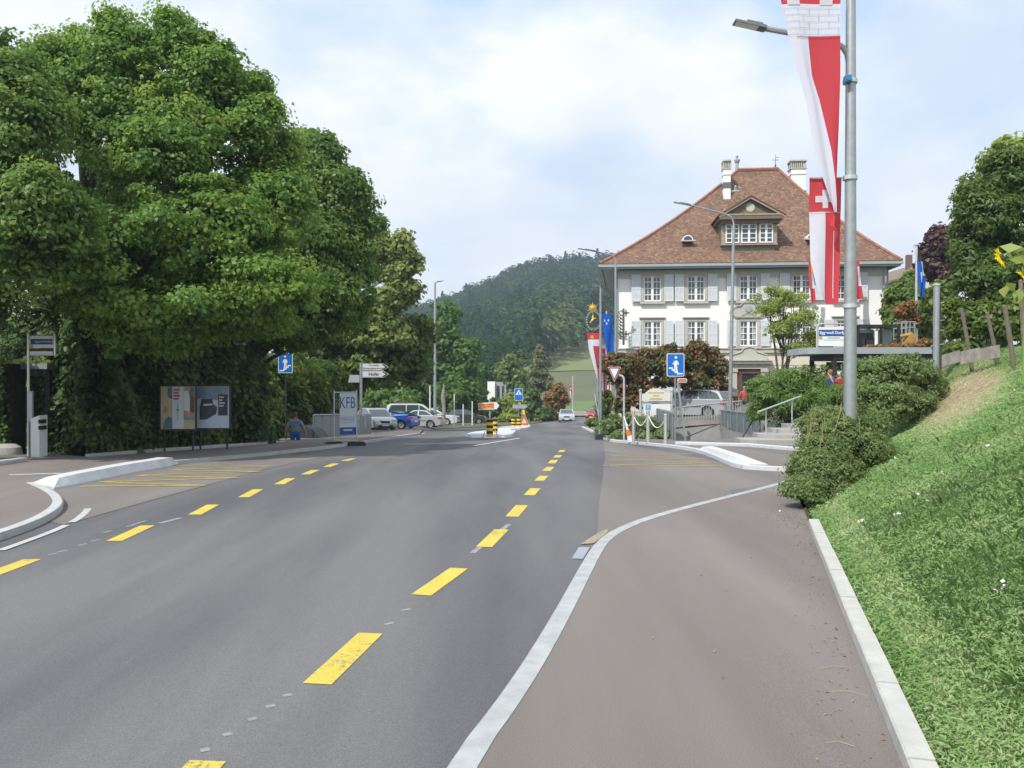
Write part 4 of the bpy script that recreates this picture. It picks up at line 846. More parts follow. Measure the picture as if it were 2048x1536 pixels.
for cpx in (1304.5, 1391.5, 1602, 1690):
    cx = hx(cpx); z0, z1 = 1.1, 3.0; sr = MB()
    for s_ in (-1, 1): sr.box((cx+s_*.66, -.04, (z0+z1)/2), (.2, .12, z1-z0))
    sr.box((cx, -.04, z1+.12), (1.5, .12, .24)); sr.box((cx, -.05, z0-.08), (1.6, .16, .16)); sr.build('window_surround', stone, house)
    casement(house, cx, z0, z1, 1.12, -.05)
    for s_ in (-1, 1): shutter(cx+s_*1.06, z0, z1+.1, .56, -.09, house)
# side windows on the right wall
for yy in (3, 7.5, 12):
    for z0, z1 in (WZ[0][:2], WZ[1][:2]):
        mb = MB(); mb.box((W_+.02, yy, (z0+z1)/2), (.08, 1.2, z1-z0)); fo_ = mb.build('window', framew, house); mb = MB(); mb.box((W_+.05, yy, (z0+z1)/2), (.04, .95, z1-z0-.2)); mb.build('pane', M['glassb'], fo_)
# dormer
DY = 55.9; dxa, dxb = hx(1442.5, DY), hx(1553, DY); dza, dzb = hz(489, DY), hz(447, DY)
yo = DY-HD; dc = (dxa+dxb)/2
mb = MB(); mb.box((dc, yo+2.2, dza+.02), (dxb-dxa, 4.4, .0+ .06)); 
mb.box((dc, yo+2.2, dza-.45), (dxb-dxa-.16, 4.2, .88))
mb.build('dormer_base', mat('dormer_apron', (.19, .175, .13), .85, var=.2, scale=4), ro)
mb = MB(); mb.box((dc, yo+2.2, (dza+dzb)/2+.15), (dxb-dxa-.08, 4.3, dzb-dza+.36)); dm = mb.build('dormer', wdm, house)
mb = MB(); mb.box((dc, yo-.06, dza+.0), (dxb-dxa+.12, .16, .08))
for px in (1447, 1549.5): mb.box((hx(px, DY), yo+.02, (dza+dzb)/2), (.28, .1, dzb-dza-.09))
for px in (1480.5, 1516.5): mb.box((hx(px, DY), yo+.02, (dza+dzb)/2), (.13, .08, dzb-dza-.09))
mb.build('dormer_trim', wdl, dm)
for px, ww in ((1464.5, .86), (1497.5, .98), (1532, .86)): casement(house, hx(px, DY), dza+.1, dzb-.02, ww, yo-.055, rows=4, cols=2, curtain=False, nm='dormer_window', mull=.13)
gx0, gx1, gz0, gz1 = hx(1434, DY), hx(1566, DY), hz(432, DY), hz(396, DY); gc = hx(1498, DY)
mb = MB(); mb.flat([(gx0+.35, gz0), (gc, gz1-.16), (gx1-.35, gz0)], yo-.35, 4.5)
mb.box(((gx0+gx1)/2, yo+1.6, gz0-.16), (gx1-gx0-.2, 4.4, .26)); mb.box(((gx0+gx1)/2, yo+1.65, gz0-.4), (gx1-gx0-.55, 4.0, .24))
mb.build('dormer_gable', wdm, dm)
mb = MB()
for px in (1447, 1479.5, 1515.5, 1548): mb = MB(); mb.box((hx(px, DY), yo-.2, hz(443, DY)), (.10, .16, .14)); mb.build('dentil', wdl, dm)
mb = MB()
mb.lathe([(0, -.03), (.27, -.02), (.30, .02)], (gc+.02, yo-.36, hz(417, DY)), 18, 'Y'); mb.build('gable_disc', mat('disc', (.46, .47, .37), .8), dm)
mb = MB()
for s_, xe in ((-1, gx0), (1, gx1)):
    a_ = Vector((gc, 0, gz1)); b_ = Vector((xe, 0, gz0-.05)); nrm = Vector((-(b_-a_).z, 0, (b_-a_).x)).normalized()
    if nrm.z < 0: nrm = -nrm
    q = [a_, b_, b_-nrm*.13, a_-nrm*.13]; mb.flat([(v_.x, v_.z) for v_ in (q if s_ > 0 else q[::-1])], yo-.62, .14)
mb.box(((gx0+gx1)/2, yo-.52, gz0+.0), (gx1-gx0-.5, .22, .1)); mb.build('verge_board', wdl, dm)
mb = MB()
for s_, xe in ((-1, gx0-.05), (1, gx1+.05)):
    a_ = (gc, gz1+.02); b_ = (xe, gz0-.07); mb.add([(a_[0], yo-.68, a_[1]), (b_[0], yo-.68, b_[1]), (b_[0], yo+3.9, b_[1]), (a_[0], yo+4.6, a_[1]), (a_[0], yo-.68, a_[1]+.07), (b_[0], yo-.68, b_[1]+.07), (b_[0], yo+3.9, b_[1]+.07), (a_[0], yo+4.6, a_[1]+.07)], [(0, 1, 2, 3), (4, 5, 6, 7), (0, 1, 5, 4), (1, 2, 6, 5), (2, 3, 7, 6)])
dro = mb.build('dormer_roof', mat('roof_plain', (.20, .095, .06), .85, var=.35, scale=9), dm)
# eyebrow vents, chimneys, finial, vane
for px, py in ((1375, 480), (1623, 480)):
    d_ = 56.6; cx, cz = hx(px, d_), hz(py, d_); mb = MB()
    mb.flat([(cx+.36*math.cos(a_), cz+.36*math.sin(a_)) for a_ in [math.pi*k/10 for k in range(11)]], d_-HD-.2, 1.2); eo = mb.build('roof_vent', M['white'], ro)
    mb = MB(); mb.flat([(cx+.28*math.cos(a_), cz+.03+.26*math.sin(a_)) for a_ in [math.pi*k/10 for k in range(11)]], d_-HD-.23, .04); mb.build('pane', M['glass'], eo)
    mb = MB(); mb.box((cx, d_-HD-.25, cz-.03), (.95, .2, .08)); mb.build('vent_sill', stone, eo)
def chimney(px0, px1, py0, py1, d_, dep, bays):
    x0, x1, zt, zb = hx(px0, d_), hx(px1, d_), hz(py0, d_), hz(py1, d_); yy = d_-HD; c = (x0+x1)/2; w_ = x1-x0; ah = .55
    mb = MB(); mb.box((c, yy+dep/2, (zb-1+zt-ah-.1)/2), (w_*.84, dep, zt-ah-.1-zb+1)); co = mb.build('chimney', wallm, ro)
    mb = MB(); mb.box((c, yy+dep/2, zt-.05), (w_, dep+.18, .1)); mb.box((c, yy+dep/2, zt-ah-.05), (w_*.97, dep+.12, .1)); mb.box((c, yy+dep/2, zt-ah-.5), (w_*.9, dep+.06, .06))
    for k in range(bays+1):
        x = c-w_*.42+w_*.84*k/bays
        for y_ in (yy+.04, yy+dep-.04): mb.box((x, y_, zt-ah/2-.02), (.09, .09, ah-.14))
    mb.box((c, yy+dep/2, zt-ah/2), (w_*.45, dep*.5, ah-.12)); mb.build('chimney_cap', mat('cap_stone', (.42, .40, .34), .85, var=.1), co)
    mb = MB(); mb.box((c, yy+dep/2-.01, zb+.12), (w_*.9, dep+.05, .4)); mb.build('flashing', mat('lead', (.11, .12, .13), .6), co)
chimney(1446, 1462.5, 319, 373, 60.4, .8, 3); chimney(1580, 1614, 323, 392, 64, .9, 7)
mb = MB(); cx = hx(1474, 62.8); zt = hz(311, 62.8); zb = hz(340, 62.8); h_ = zt-zb
mb.lathe([(.13, 0), (.11, h_*.45), (.16, h_*.5), (.22, h_*.66), (.2, h_*.72), (.07, h_*.76), (.06, h_*.84), (.11, h_*.9), (.1, h_*.97), (0, h_)], (cx, 6.8, zb), 10); mb.build('finial', stoneb, ro)
mb = MB(); cx = hx(1551, 63); zb = hz(340, 63); zt = hz(311, 63); mb.cyl((cx, 7, zb), (cx, 7, zt), .025, .012, 6); mb.box((cx, 7, zb+(zt-zb)*.62), (.45, .02, .03)); mb.box((cx+.1, 7, zb+(zt-zb)*.8), (.22, .02, .03)); mb.cyl((cx, 7, zb), (cx, 7, zb+.35), .1, .04, 8); mb.build('weather_vane', M['dark'], ro)
mb = MB(); cx = hx(1470, 59.6); mb.cyl((cx, 3.7, hz(384, 59.6)), (cx, 3.4, hz(373, 59.6)), .07); mb.box((cx, 3.5, hz(383, 59.6)), (.5, .3, .06)); mb.build('vent_pipe', M['galvl'], ro)
# ---------------------------------------------------------------- lamps, poles
def lamp(label, px, d, pytop, r, arm, head, lean=0, group='street lamps', x_top=None, base_px=None):
    bx = X(base_px or px, d); by = d; bz = g(bx, by); t = thing('street_lamp', label, 'street lamp', (bx, by, bz), 0, group)
    zt = Z(pytop, d)-bz; xt = X(px, d)-bx
    mb = MB(); mb.cyl((0, 0, 0), (xt, 0, zt), r, r*.62, 14); mb.cyl((0, 0, 0), (0, 0, .5), r*1.25, r*1.2, 14); mb.build('pole', M['galv'], t, smooth=True)
    mb = MB(); mb.tube([(X(a_, d)-bx, 0, Z(b_, d)-bz) for a_, b_ in arm], r*.42, 8); mb.build('arm', M['galv'], t, smooth=True)
    (x0, y0), (x1, y1) = head; p0 = Vector((X(x0, d)-bx, 0, Z(y0, d)-bz)); p1 = Vector((X(x1, d)-bx, 0, Z(y1, d)-bz)); L_ = (p1-p0).length; ang = math.atan2((p1-p0).z, (p1-p0).x)
    M3 = Matrix.Rotation(-ang, 3, 'Y'); c = (p0+p1)/2; mb = MB()
    mb.box(c, (L_, .19, .035), tilt=M3); mb.box(c+M3 @ Vector((L_*.12, 0, .035)), (L_*.5, .15, .04), tilt=M3); mb.box(c+M3 @ Vector((L_*.38, 0, .01)), (L_*.24, .09, .08), tilt=M3)
    h_ = mb.build('lamp_head', mat('lamp_grey', (.16, .17, .18), .5, .3), t); mb = MB(); mb.box(c+M3 @ Vector((-L_*.1, 0, -.022)), (L_*.7, .15, .008), tilt=M3); mb.build('lens', M['white'], h_)
    return t
lamp('tall lamp post standing by the verge beside the parked cars', 870, 70, 566, .13, [(870, 570), (870.5, 565), (876, 563)], ((887, 561.5), (874, 563)))
lamp('slim lamp post beside the road above a black foot block', 1201, 38.4, 576, .075, [(1201, 578), (1200, 574), (1196, 573)], ((1185, 571), (1198, 573)))
lamp('lamp post with long curved arm at the left corner of the house', 1231, 46, 524, .085, [(1231, 530), (1230.5, 519), (1227, 512), (1218, 509), (1194, 503)], ((1156, 497), (1194, 503.5)), base_px=1232)
lamp('lamp post with long curved arm in front of the tiled roof', 1467.5, 40, 452, .10, [(1467.5, 458), (1467, 444), (1462, 434), (1450, 428), (1380, 410)], ((1348, 404.5), (1381, 410.5)), base_px=1459)
t = lamp('thick near lamp post carrying the red and white banners', 1702, 13.3, -260, .105, [(1697, 125), (1694, 108), (1686, 95), (1674, 87), (1620, 73), (1530, 57)], ((1468, 44), (1531, 58)), base_px=1700)
mb = MB(); bx, by, bz = t.location
for py in (163, 612, 356, -55):
    mb = MB(); mb.cyl((X(1700, 13.3)-bx, 0, Z(py+4, 13.3)-bz), (X(1700, 13.3)-bx, 0, Z(py-4, 13.3)-bz), .11, .11, 14); c_ = mb.build('clamp', M['galvl'], t)
    if py in (356, -55): mb = MB(); mb.cyl((X(1700, 13.3)-bx, -.02, Z(py, 13.3)-bz), (X(1570 if py < 0 else 1618, 13.3)-bx, -.02, Z(py, 13.3)-bz), .012, .012, 8); mb.build('banner_bracket', M['galvl'], c_)
mb = MB(); mb.box((X(1690, 13.3)-bx, -.1, Z(163, 13.3)-bz), (.09, .12, .1)); mb.cyl((X(1690, 13.3)-bx, -.17, Z(163, 13.3)-bz), (X(1690, 13.3)-bx, -.1, Z(163, 13.3)-bz), .04); mb.build('socket_box', mat('socket_blue', (.03, .18, .4), .4), t)
# ---------------------------------------------------------------- cloth
def clothmat(name, col, tr=.35):
    m = bpy.data.materials.new(name); m.use_nodes = True; t = m.node_tree; t.nodes.clear(); n = t.nodes; l = t.links
    o = n.new('ShaderNodeOutputMaterial'); d = n.new('ShaderNodeBsdfDiffuse'); tr_ = n.new('ShaderNodeBsdfTranslucent'); mxx = n.new('ShaderNodeMixShader'); mxx.inputs[0].default_value = tr
    d.inputs[0].default_value = (*col, 1); tr_.inputs[0].default_value = (*col, 1); l.new(d.outputs[0], mxx.inputs[1]); l.new(tr_.outputs[0], mxx.inputs[2]); l.new(mxx.outputs[0], o.inputs[0]); return m
CW = clothmat('cloth_white', (.72, .72, .82)); CR = clothmat('cloth_red', (.60, .075, .095)); CB = clothmat('cloth_blue', (.02, .12, .50)); CY = clothmat('cloth_yellow', (.75, .45, .05)); CG = clothmat('cloth_line', (.42, .48, .62))
def interp(rows, y):
    for a_, b_ in zip(rows, rows[1:]):
        if y <= b_[0]:
            f = (y-a_[0])/(b_[0]-a_[0]); return [p+(q-p)*f for p, q in zip(a_[1], b_[1])]
    return rows[-1][1]
def cloth(name, label, d, rows, cols, fcol, cat='flag', group=None, wave=.05, nrow=40, sub=3, deco=()):
    """rows: (py, [px of the column borders]); fcol(y, k) gives the material slot of column k"""
    px0, py0 = rows[0][1][0], rows[0][0]; bx, bz = X(px0, d), Z(py0, d); y1 = rows[-1][0]; vs = []; fs = []; ms = []
    nc = (len(rows[0][1])-1)*sub+1
    def pt(u, y):
        r_ = interp(rows, y); k = min(len(r_)-2, int(u)); x = r_[k]+(r_[k+1]-r_[k])*(u-k)
        v = (y-py0)/(y1-py0); dy = wave*math.sin(u*3.0+v*5)*(.25+v)+wave*.7*math.sin(v*11+u*1.7)*v*.4
        return Vector((X(x, d)-bx, dy, Z(y, d)-bz))
    for i in range(nrow+1):
        y = py0+(y1-py0)*i/nrow
        for j in range(nc): vs.append(pt(j/sub, y))
    mb = MB()
    for i in range(nrow):
        for j in range(nc-1): fs.append((i*nc+j, i*nc+j+1, (i+1)*nc+j+1, (i+1)*nc+j)); ms.append(fcol(py0+(y1-py0)*(i+.5)/nrow, j//sub, (j+.5)/sub))
    mb.add(vs, fs); mb.m = ms
    for (u0, ya, u1, yb, slot) in deco:
        n = 6; vv = []
        for i in range(n+1):
            for (u, y) in ((u0, ya), (u1, yb)): pass
        for i in range(n+1):
            for j in range(n+1):
                p = pt(u0+(u1-u0)*j/n, ya+(yb-ya)*i/n); vv.append((p.x, p.y-.012, p.z))
        mb.add(vv, [(i*(n+1)+j, i*(n+1)+j+1, (i+1)*(n+1)+j+1, (i+1)*(n+1)+j) for i in range(n) for j in range(n)]); mb.m[-n*n:] = [slot]*(n*n)
    o = mb.build(name, cols, None, smooth=False, fixn=False); o.location = (bx, d, bz)
    o.data.polygons.foreach_set('use_smooth', [True]*len(o.data.polygons)); tag(o, label, cat, group); return o
def bf(y, k, u):
    if y < 9: return 1
    if y < 75: return 0
    return 1 if k == 2 else 0
deco = [(1.18+.36, 6-.0, 1.18+.72, 16, 0)] if 0 else []
for i in range(5): deco.append((0.02, 16+i*13.2, 2.98, 16.7+i*13.2, 4))
for i in range(5):
    for k in range(5):
        u = .15+.62*k+(.3 if i % 2 else 0)
        if u < 2.95: deco.append((u, 16+i*13.2, u+.018, min(74.5, 29.2+i*13.2), 4))
deco += [(.9, 0, 1.55, 10, 0), (2.35, -2, 2.75, 10, 0), (1.0, 74, 3, 75.3, 1)]
b1 = cloth('banner', 'long twisted red and white banner with brick castle pattern on the near lamp post', 13.0, [(-56, [1556, 1572, 1617, 1682]), (0, [1562, 1574, 1617, 1681]), (75, [1578, 1592, 1617, 1680]), (150, [1598, 1613, 1625, 1679.5]), (200, [1612, 1628, 1640, 1678]), (300, [1628, 1648, 1662, 1676]), (360, [1645, 1660, 1669, 1675]), (400, [1658, 1667, 1672, 1674]), (424, [1667, 1670, 1672, 1673])],
   [CW, CR, CB, CY, CG], bf, cat='banner', wave=.035, nrow=60, deco=deco)
mb = MB(); q = [P(1672, 400, 13.06), P(1674, 405, 13.06), P(1668.5, 452, 13.04), P(1660, 452, 13.1), P(1656, 440, 13.1), P(1664, 412, 13.08)]; o_ = b1.location
mb.quad(*[p-o_ for p in q]); mb.build('folded_tip', CR, b1, fixn=False)
def b2f(y, k, u): return 1 if y < 425 else (0 if k == 0 else 1)
cloth('banner', 'white cross banner with white and red lower half hanging below the twisted banner', 13.3, [(357, [1619, 1650, 1683]), (425, [1619, 1650, 1682]), (520, [1621, 1650, 1680]), (575, [1632, 1650, 1677]), (592, [1642, 1651, 1676]), (608, [1650, 1652, 1675])], [CW, CR], b2f, cat='banner', wave=.03, nrow=60,
      deco=[(.38, 392, 1.55, 405, 0), (.82, 380, 1.14, 417, 0), (1.55, 462, 1.60, 597, 0), (.02, 424.4, 1.98, 425.6, 0)])
# flag group by the road
def pole(name, label, cat, px, d, py0, r, zb=None, m='galvl', group=None, cap=True):
    x = X(px, d); z0 = g(x, d) if zb is None else zb; mb = MB(); h_ = Z(py0, d)-z0; mb.cyl((0, 0, 0), (0, 0, h_), r, r*.8, 10)
    if cap: mb.lathe([(0, h_+r*1.2), (r*.9, h_+r*.9), (r*.9, h_-.01)], n=8)
    o = mb.build(name, M[m], None, smooth=True, loc=(x, d, z0)); tag(o, label, cat, group); return o
cloth('flag', 'red and white castle pennant left of the slim lamp post', 49, [(666, [1174, 1183, 1200]), (700, [1178, 1187, 1200]), (745, [1191, 1196, 1199]), (770, [1196, 1198, 1199])], [CW, CR, CB, CY], lambda y, k, u: 1 if y < 680 else (0 if y < 693 or k == 0 else 1), nrow=24, wave=.08, deco=[(.7, 671, 1.2, 677, 3)])
cloth('flag', 'white cross pennant half hidden behind the slim lamp post', 49.6, [(697, [1192, 1201, 1211]), (725, [1196, 1204, 1211]), (750, [1200, 1206, 1211]), (790, [1207, 1209, 1211])], [CW, CR], lambda y, k, u: 1 if y < 726 or k == 1 else 0, nrow=24, wave=.08, deco=[(.5, 707, 1.5, 711, 0), (.87, 702, 1.13, 717, 0)])
cloth('flag', 'long blue banner with white stars beside the house corner', 50, [(628, [1203, 1213, 1224]), (660, [1207, 1216, 1226]), (700, [1212, 1219, 1228]), (717, [1215, 1220, 1223])], [CW, CB], lambda y, k, u: 1, nrow=20, wave=.12, deco=[(.35, 639, .6, 643, 0), (1.1, 639, 1.35, 643, 0), (.7, 645, .95, 649, 0)])
fp = pole('flagpole', 'thin flagpole behind the yield sign holding the pennants', 'flagpole', 1213, 50.5, 624, .055)
cloth('flag', 'small red flag low behind the bare pole near the yield sign', 62, [(772, [1201, 1208]), (800, [1201, 1207])], [CW, CR], lambda y, k, u: 1, nrow=6, deco=[(.3, 775, .7, 780, 0)])
cloth('flag', 'small red and white striped flag beside the clipped tree', 60, [(770, [1214, 1217, 1220, 1222]), (790, [1215, 1218, 1221, 1223])], [CW, CR], lambda y, k, u: k % 2, nrow=6)
fd = thing('flagpole', 'distant flagpole behind the approaching silver car', 'flagpole', (X(1145.5, 104), 104, g(X(1145.5, 104), 104)))
mb = MB(); mb.cyl((0, 0, 0), (0, 0, Z(752, 104)-fd.location.z), .09, .07); mb.build('pole', M['galvl'], fd)
cloth('flag', 'distant small red and white flag on the pole behind the silver car', 104, [(772, [1138, 1141, 1146]), (782, [1139, 1142, 1146]), (799, [1142, 1143, 1145])], [CW, CR], lambda y, k, u: 1 if y < 781 or k == 1 else 0, nrow=8, deco=[(.7, 775, 1.2, 779, 0)])
# flags on the facade
for lab, rows, fc, dd in (('red yellow and white flag hanging at the facade left of the near lamp post', [(520, [1617, 1621, 1626]), (560, [1618, 1623, 1628]), (605, [1622, 1626, 1631])], lambda y, k, u: 3 if y < 545 and k == 1 else (1 if k == 0 or y > 575 else 0), 53), ('red and white flag hanging at the facade right of the near lamp post', [(520, [1708, 1714, 1718]), (560, [1708, 1716, 1722]), (598, [1712, 1720, 1726])], lambda y, k, u: 1 if y < 535 or y > 575 or k == 0 else 0, 53)):
    cloth('flag', lab, dd, rows, [CW, CR, CB, CY], fc, nrow=12, wave=.08)
# blue and white flag right of the house
t = thing('flagpole', 'tall white flagpole right of the house beside the purple tree', 'flagpole', (X(1833, 46), 46, g(X(1833, 46), 46)))
mb = MB(); z0 = t.location.z; mb.cyl((0, 0, 0), (0, 0, Z(492, 46)-z0), .085, .06, 12); mb.lathe([(0, .14), (.12, .1), (.13, .02), (0, 0)], (0, 0, Z(491, 46)-z0), 10); mb.build('pole', M['galvl'], t, smooth=True)
cloth('flag', 'limp blue and white flag on the tall pole right of the house', 45.8, [(500, [1836, 1837, 1838]), (528, [1836, 1842, 1847]), (560, [1836, 1845, 1852]), (594, [1838, 1842, 1844])], [CW, CB, M['black']], lambda y, k, u: 2 if y < 522 else (0 if (y < 550 and k == 1) else 1), nrow=24, wave=.15, deco=[(.5, 545, .9, 565, 0)])
# inn sign hanging from the house corner
gold = mat('gilding', (.75, .45, .06), .35, .5)
t = thing('inn_sign', 'gilded sun and wreath inn sign on a curved black bracket at the house corner', 'inn sign', (X(1236, 55), 55, Z(660, 55)))
def T(px, py, d=55): return Vector((X(px, d)-t.location.x, d-55, Z(py, d)-t.location.z))
mb = MB(); mb.tube([T(1236, 634), T(1222, 628), T(1212, 617), T(1204, 611), T(1194, 609)], .05, 6); mb.tube([T(1236, 634), T(1226, 622), T(1214, 618)], .03, 5); mb.cyl(T(1247, 617), T(1247, 690), .07, .07, 8)
for py in (626, 668):
    mb.box(T(1252, py), (.42, .05, .09)); mb.box(T(1252, py), (.09, .05, .42)); mb.tube([T(1247, py), T(1242, py-5), T(1238, py-2), T(1240, py+3)], .04, 5)
for k in range(7): mb.tube([T(1246, 632+k*7), T(1241, 630+k*7), T(1239, 634+k*7), T(1243, 637+k*7)], .045, 5)
mb.build('bracket', mat('wrought_iron', (.10, .10, .07), .6, .3), t)
mb = MB(); c = T(1185, 616)
for k in range(12):
    a_ = 2*math.pi*k/12; r_ = .42 if k % 2 else .3; mb.add([c+Vector((math.cos(a_)*r_, -.03, math.sin(a_)*r_)), c+Vector((math.cos(a_+.3)*.15, -.05, math.sin(a_+.3)*.15)), c+Vector((math.cos(a_-.3)*.15, -.05, math.sin(a_-.3)*.15)), c+Vector((0, .06, 0))], [(0, 1, 2), (0, 1, 3), (0, 2, 3)])
mb.lathe([(0, -.12), (.13, -.08), (.18, 0), (.13, .08), (0, .12)], tuple(c), 12, 'Y'); mb.build('sun_star', gold, t)
mb = MB(); c = T(1187, 641)
for k in range(22):
    a_ = 2*math.pi*k/22+.2; p_ = c+Vector((math.cos(a_)*.46, 0, math.sin(a_)*.6)); mb.box(p_, (.12, .04, .07), tilt=Matrix.Rotation(-a_, 3, 'Y'))
mb.tube([c+Vector((math.cos(2*math.pi*k/20)*.44, .02, math.sin(2*math.pi*k/20)*.58)) for k in range(21)], .018, 5); mb.build('wreath', mat('patina', (.25, .33, .28), .6), t)
mb = MB(); mb.tube([T(1180, 646), T(1184, 641), T(1187, 637), T(1192, 636)], [.03, .07, .07, .02], 6); mb.tube([T(1185, 640), T(1185.5, 634), T(1186, 629)], [.06, .05, .01], 6); mb.build('gilt_figure', gold, t)
mb = MB(); mb.tube([T(1179, 655), T(1187, 657), T(1195, 655)], .03, 5); mb.cyl(T(1187, 657), T(1187, 662), .06, .02); mb.cyl(T(1187, 609), T(1187, 612), .012); mb.build('pendant', mat('copper_brown', (.25, .12, .07), .6), t)

# ---------------------------------------------------------------- text
def text(s, size, mt, parent, loc, name='lettering', bold=0., sx=1., ext=.001, align='CENTER', rz=0):
    cu = bpy.data.curves.new(name, 'FONT'); cu.body = s; cu.size = size; cu.extrude = ext; cu.offset = bold; cu.align_x = align; cu.align_y = 'CENTER'
    o = bpy.data.objects.new(name, cu); S.collection.objects.link(o); dg = bpy.context.evaluated_depsgraph_get(); dg.update(); me = bpy.data.meshes.new_from_object(o.evaluated_get(dg)); bpy.data.objects.remove(o)
    me.materials.clear(); me.materials.append(mt); n = bpy.data.objects.new(name, me); link(n, parent); n.location = loc; n.rotation_euler = (R(90), 0, rz); n.scale = (sx, 1, 1); return n
# ---------------------------------------------------------------- signs
def flatpart(name, pts, y, th, m, parent):
    mb = MB(); mb.flat(pts, y, th); return mb.build(name, m, parent)
def man_on_stairs(parent, w_, h_, y, cz, flip=1):
    mb = MB(); f = flip
    mb.flat(circ(.02*f*w_, cz+h_*.33, w_*.075, 12), y, .004)
    for pts in ([(-.10, .20), (.07, .24), (.11, .0), (.02, -.08), (-.09, -.06)], [(.08, .2), (.14, .17), (.20, .02), (.16, 0), (.09, .12)], [(-.10, .2), (-.05, .18), (-.13, .02), (-.18, .03)],
                [(-.08, -.05), (.01, -.07), (.0, -.22), (-.02, -.34), (-.10, -.34), (-.08, -.2)], [(.0, -.05), (.09, -.04), (.10, -.18), (.12, -.30), (.04, -.32), (.03, -.18)]):
        mb.flat([(f*x*w_, cz+z*h_*.86) for x, z in pts], y, .004)
    mb.flat([(f*x*w_, cz+z*h_) for x, z in [(-.38, -.10), (-.16, -.10), (-.16, -.18), (.0, -.19), (.0, -.27), (.14, -.28), (.14, -.35), (.40, -.35), (.40, -.41), (.08, -.41), (.08, -.345), (-.06, -.345), (-.06, -.255), (-.22, -.245), (-.22, -.165), (-.38, -.165)]], y+.0015, .003)
    return mb.build('pictogram', M['white'], parent)
def blue_sign(label, cpx, py0, py1, wpx, d, r=.03, rz=0, flip=1, brace=False, picto='stairs', base=None, dim=False):
    x = X(cpx, d); z0 = g(x, d)+.1 if base is None else base; t = thing('underpass_sign' if picto == 'stairs' else 'crossing_sign', label, 'road sign', (x, d, z0), rz)
    zt, zb = Z(py0, d)-z0, Z(py1, d)-z0; w_ = wpx/F*d; c = (zt+zb)/2; h_ = zt-zb
    mb = MB(); mb.cyl((0, .05, -.1), (0, .05, zt-.1), r, r, 12); mb.build('post', M['dark' if flip < 0 else 'galv'], t, smooth=True)
    mb = MB(); mb.flat(rrect(-w_/2, zb, w_/2, zt, .06), -.012, .03); p = mb.build('sign_plate', M['signback' if dim else 'white'], t)
    flatpart('blue_field', rrect(-w_/2+.025, zb+.025, w_/2-.025, zt-.025, .045), -.0155, .003, M['blue'], p)
    if picto == 'stairs': man_on_stairs(p, w_, h_, -.021, c, flip)
    else:
        mb = MB(); mb.flat([(0, zt-.1*h_), (-w_*.38, c-.02*h_), (w_*.38, c-.02*h_)], -.019, .003); mb.build('white_triangle', M['white'], p)
        mb = MB(); mb.flat(circ(0, c+.24*h_, w_*.035, 8), -.023, .003); mb.flat([(-w_*.05, c+.19*h_), (w_*.06, c+.19*h_), (w_*.04, c+.06*h_), (w_*.09, c), (w_*.04, c), (0, c+.07*h_), (-w_*.06, c), (-w_*.1, c)], -.023, .003); mb.build('pictogram', M['black'], p)
    if brace:
        mb = MB(); mb.tube([(X(1355, d)-x, .0, Z(765, d)-z0), (X(1371, d)-x, -.05, Z(884, d)-z0)], .045, 4); mb.build('slanted_brace', M['galv'], t)
    return t
blue_sign('blue underpass sign on the right with a slanted brace, before the clipped tree', 1351, 707, 753, 35, 32.6, brace=True)
blue_sign('blue underpass sign on the left against the dark trees', 571, 706, 746, 29, 36, flip=-1, base=g(X(571, 36), 36)-.0)
blue_sign('small blue pedestrian crossing sign on the far traffic island', 1037.5, 777, 801, 17, 72, picto='walk', base=g(X(1037, 72), 72)+.1)
d = 32.6; t = thing('arrow_sign', 'small salmon arrow plate behind the blue underpass sign', 'arrow sign', (X(1364, 34), 34, Z(761, 34)))
mb = MB(); w_ = 20/F*34; mb.flat([(-w_/2, 0), (-w_/2+.05, -.09), (w_/2-.05, -.09), (w_/2, -.04), (w_/2, .04), (w_/2-.05, .09), (-w_/2+.05, .09)], -.01, .02); p = mb.build('sign_plate', M['white'], t)
flatpart('face', [(-w_/2+.03, 0), (-w_/2+.065, -.07), (w_/2-.06, -.07), (w_/2-.02, -.03), (w_/2-.02, .03), (w_/2-.06, .07), (-w_/2+.065, .07)], -.014, .003, mat('salmon', (.50, .20, .12), .6), t)
mb = MB(); mb.cyl((-w_/2+.12, .03, -1.9), (-w_/2+.12, .03, .1), .02); mb.build('post', M['galv'], t)
# yield sign
xg, yg = G(1248, 880, .1); z0 = g(xg, yg)+.1; t = thing('yield_sign', 'white yield triangle with red rim on a bent post before the dark clipped tree', 'road sign', (xg, yg, z0))
def Tl(px, py, dy=0): return Vector((X(px, yg)-xg, dy, Z(py, yg)-z0))
mb = MB(); mb.tube([(0, 0, -.1), Tl(1248, 760), Tl(1247, 755), Tl(1244, 752), Tl(1238, 750.5)], .045, 10); mb.build('post', M['galvl'], t, smooth=True)
tri = [Tl(1215.5, 734), Tl(1228.5, 763.5), Tl(1241.5, 734)]; cc = sum(tri, Vector())/3
p = flatpart('sign_plate', [(v_.x, v_.z) for v_ in tri], -.05, .02, M['white'], t)
flatpart('red_rim', [(cc.x+(v_.x-cc.x)*.93, cc.z+(v_.z-cc.z)*.93) for v_ in tri], -.054, .003, mat('rim_red', (.30, .03, .05), .5), p)
flatpart('inner_field', [(cc.x+(v_.x-cc.x)*.66, cc.z+(v_.z-cc.z)*.66) for v_ in tri], -.058, .003, M['white'], p)
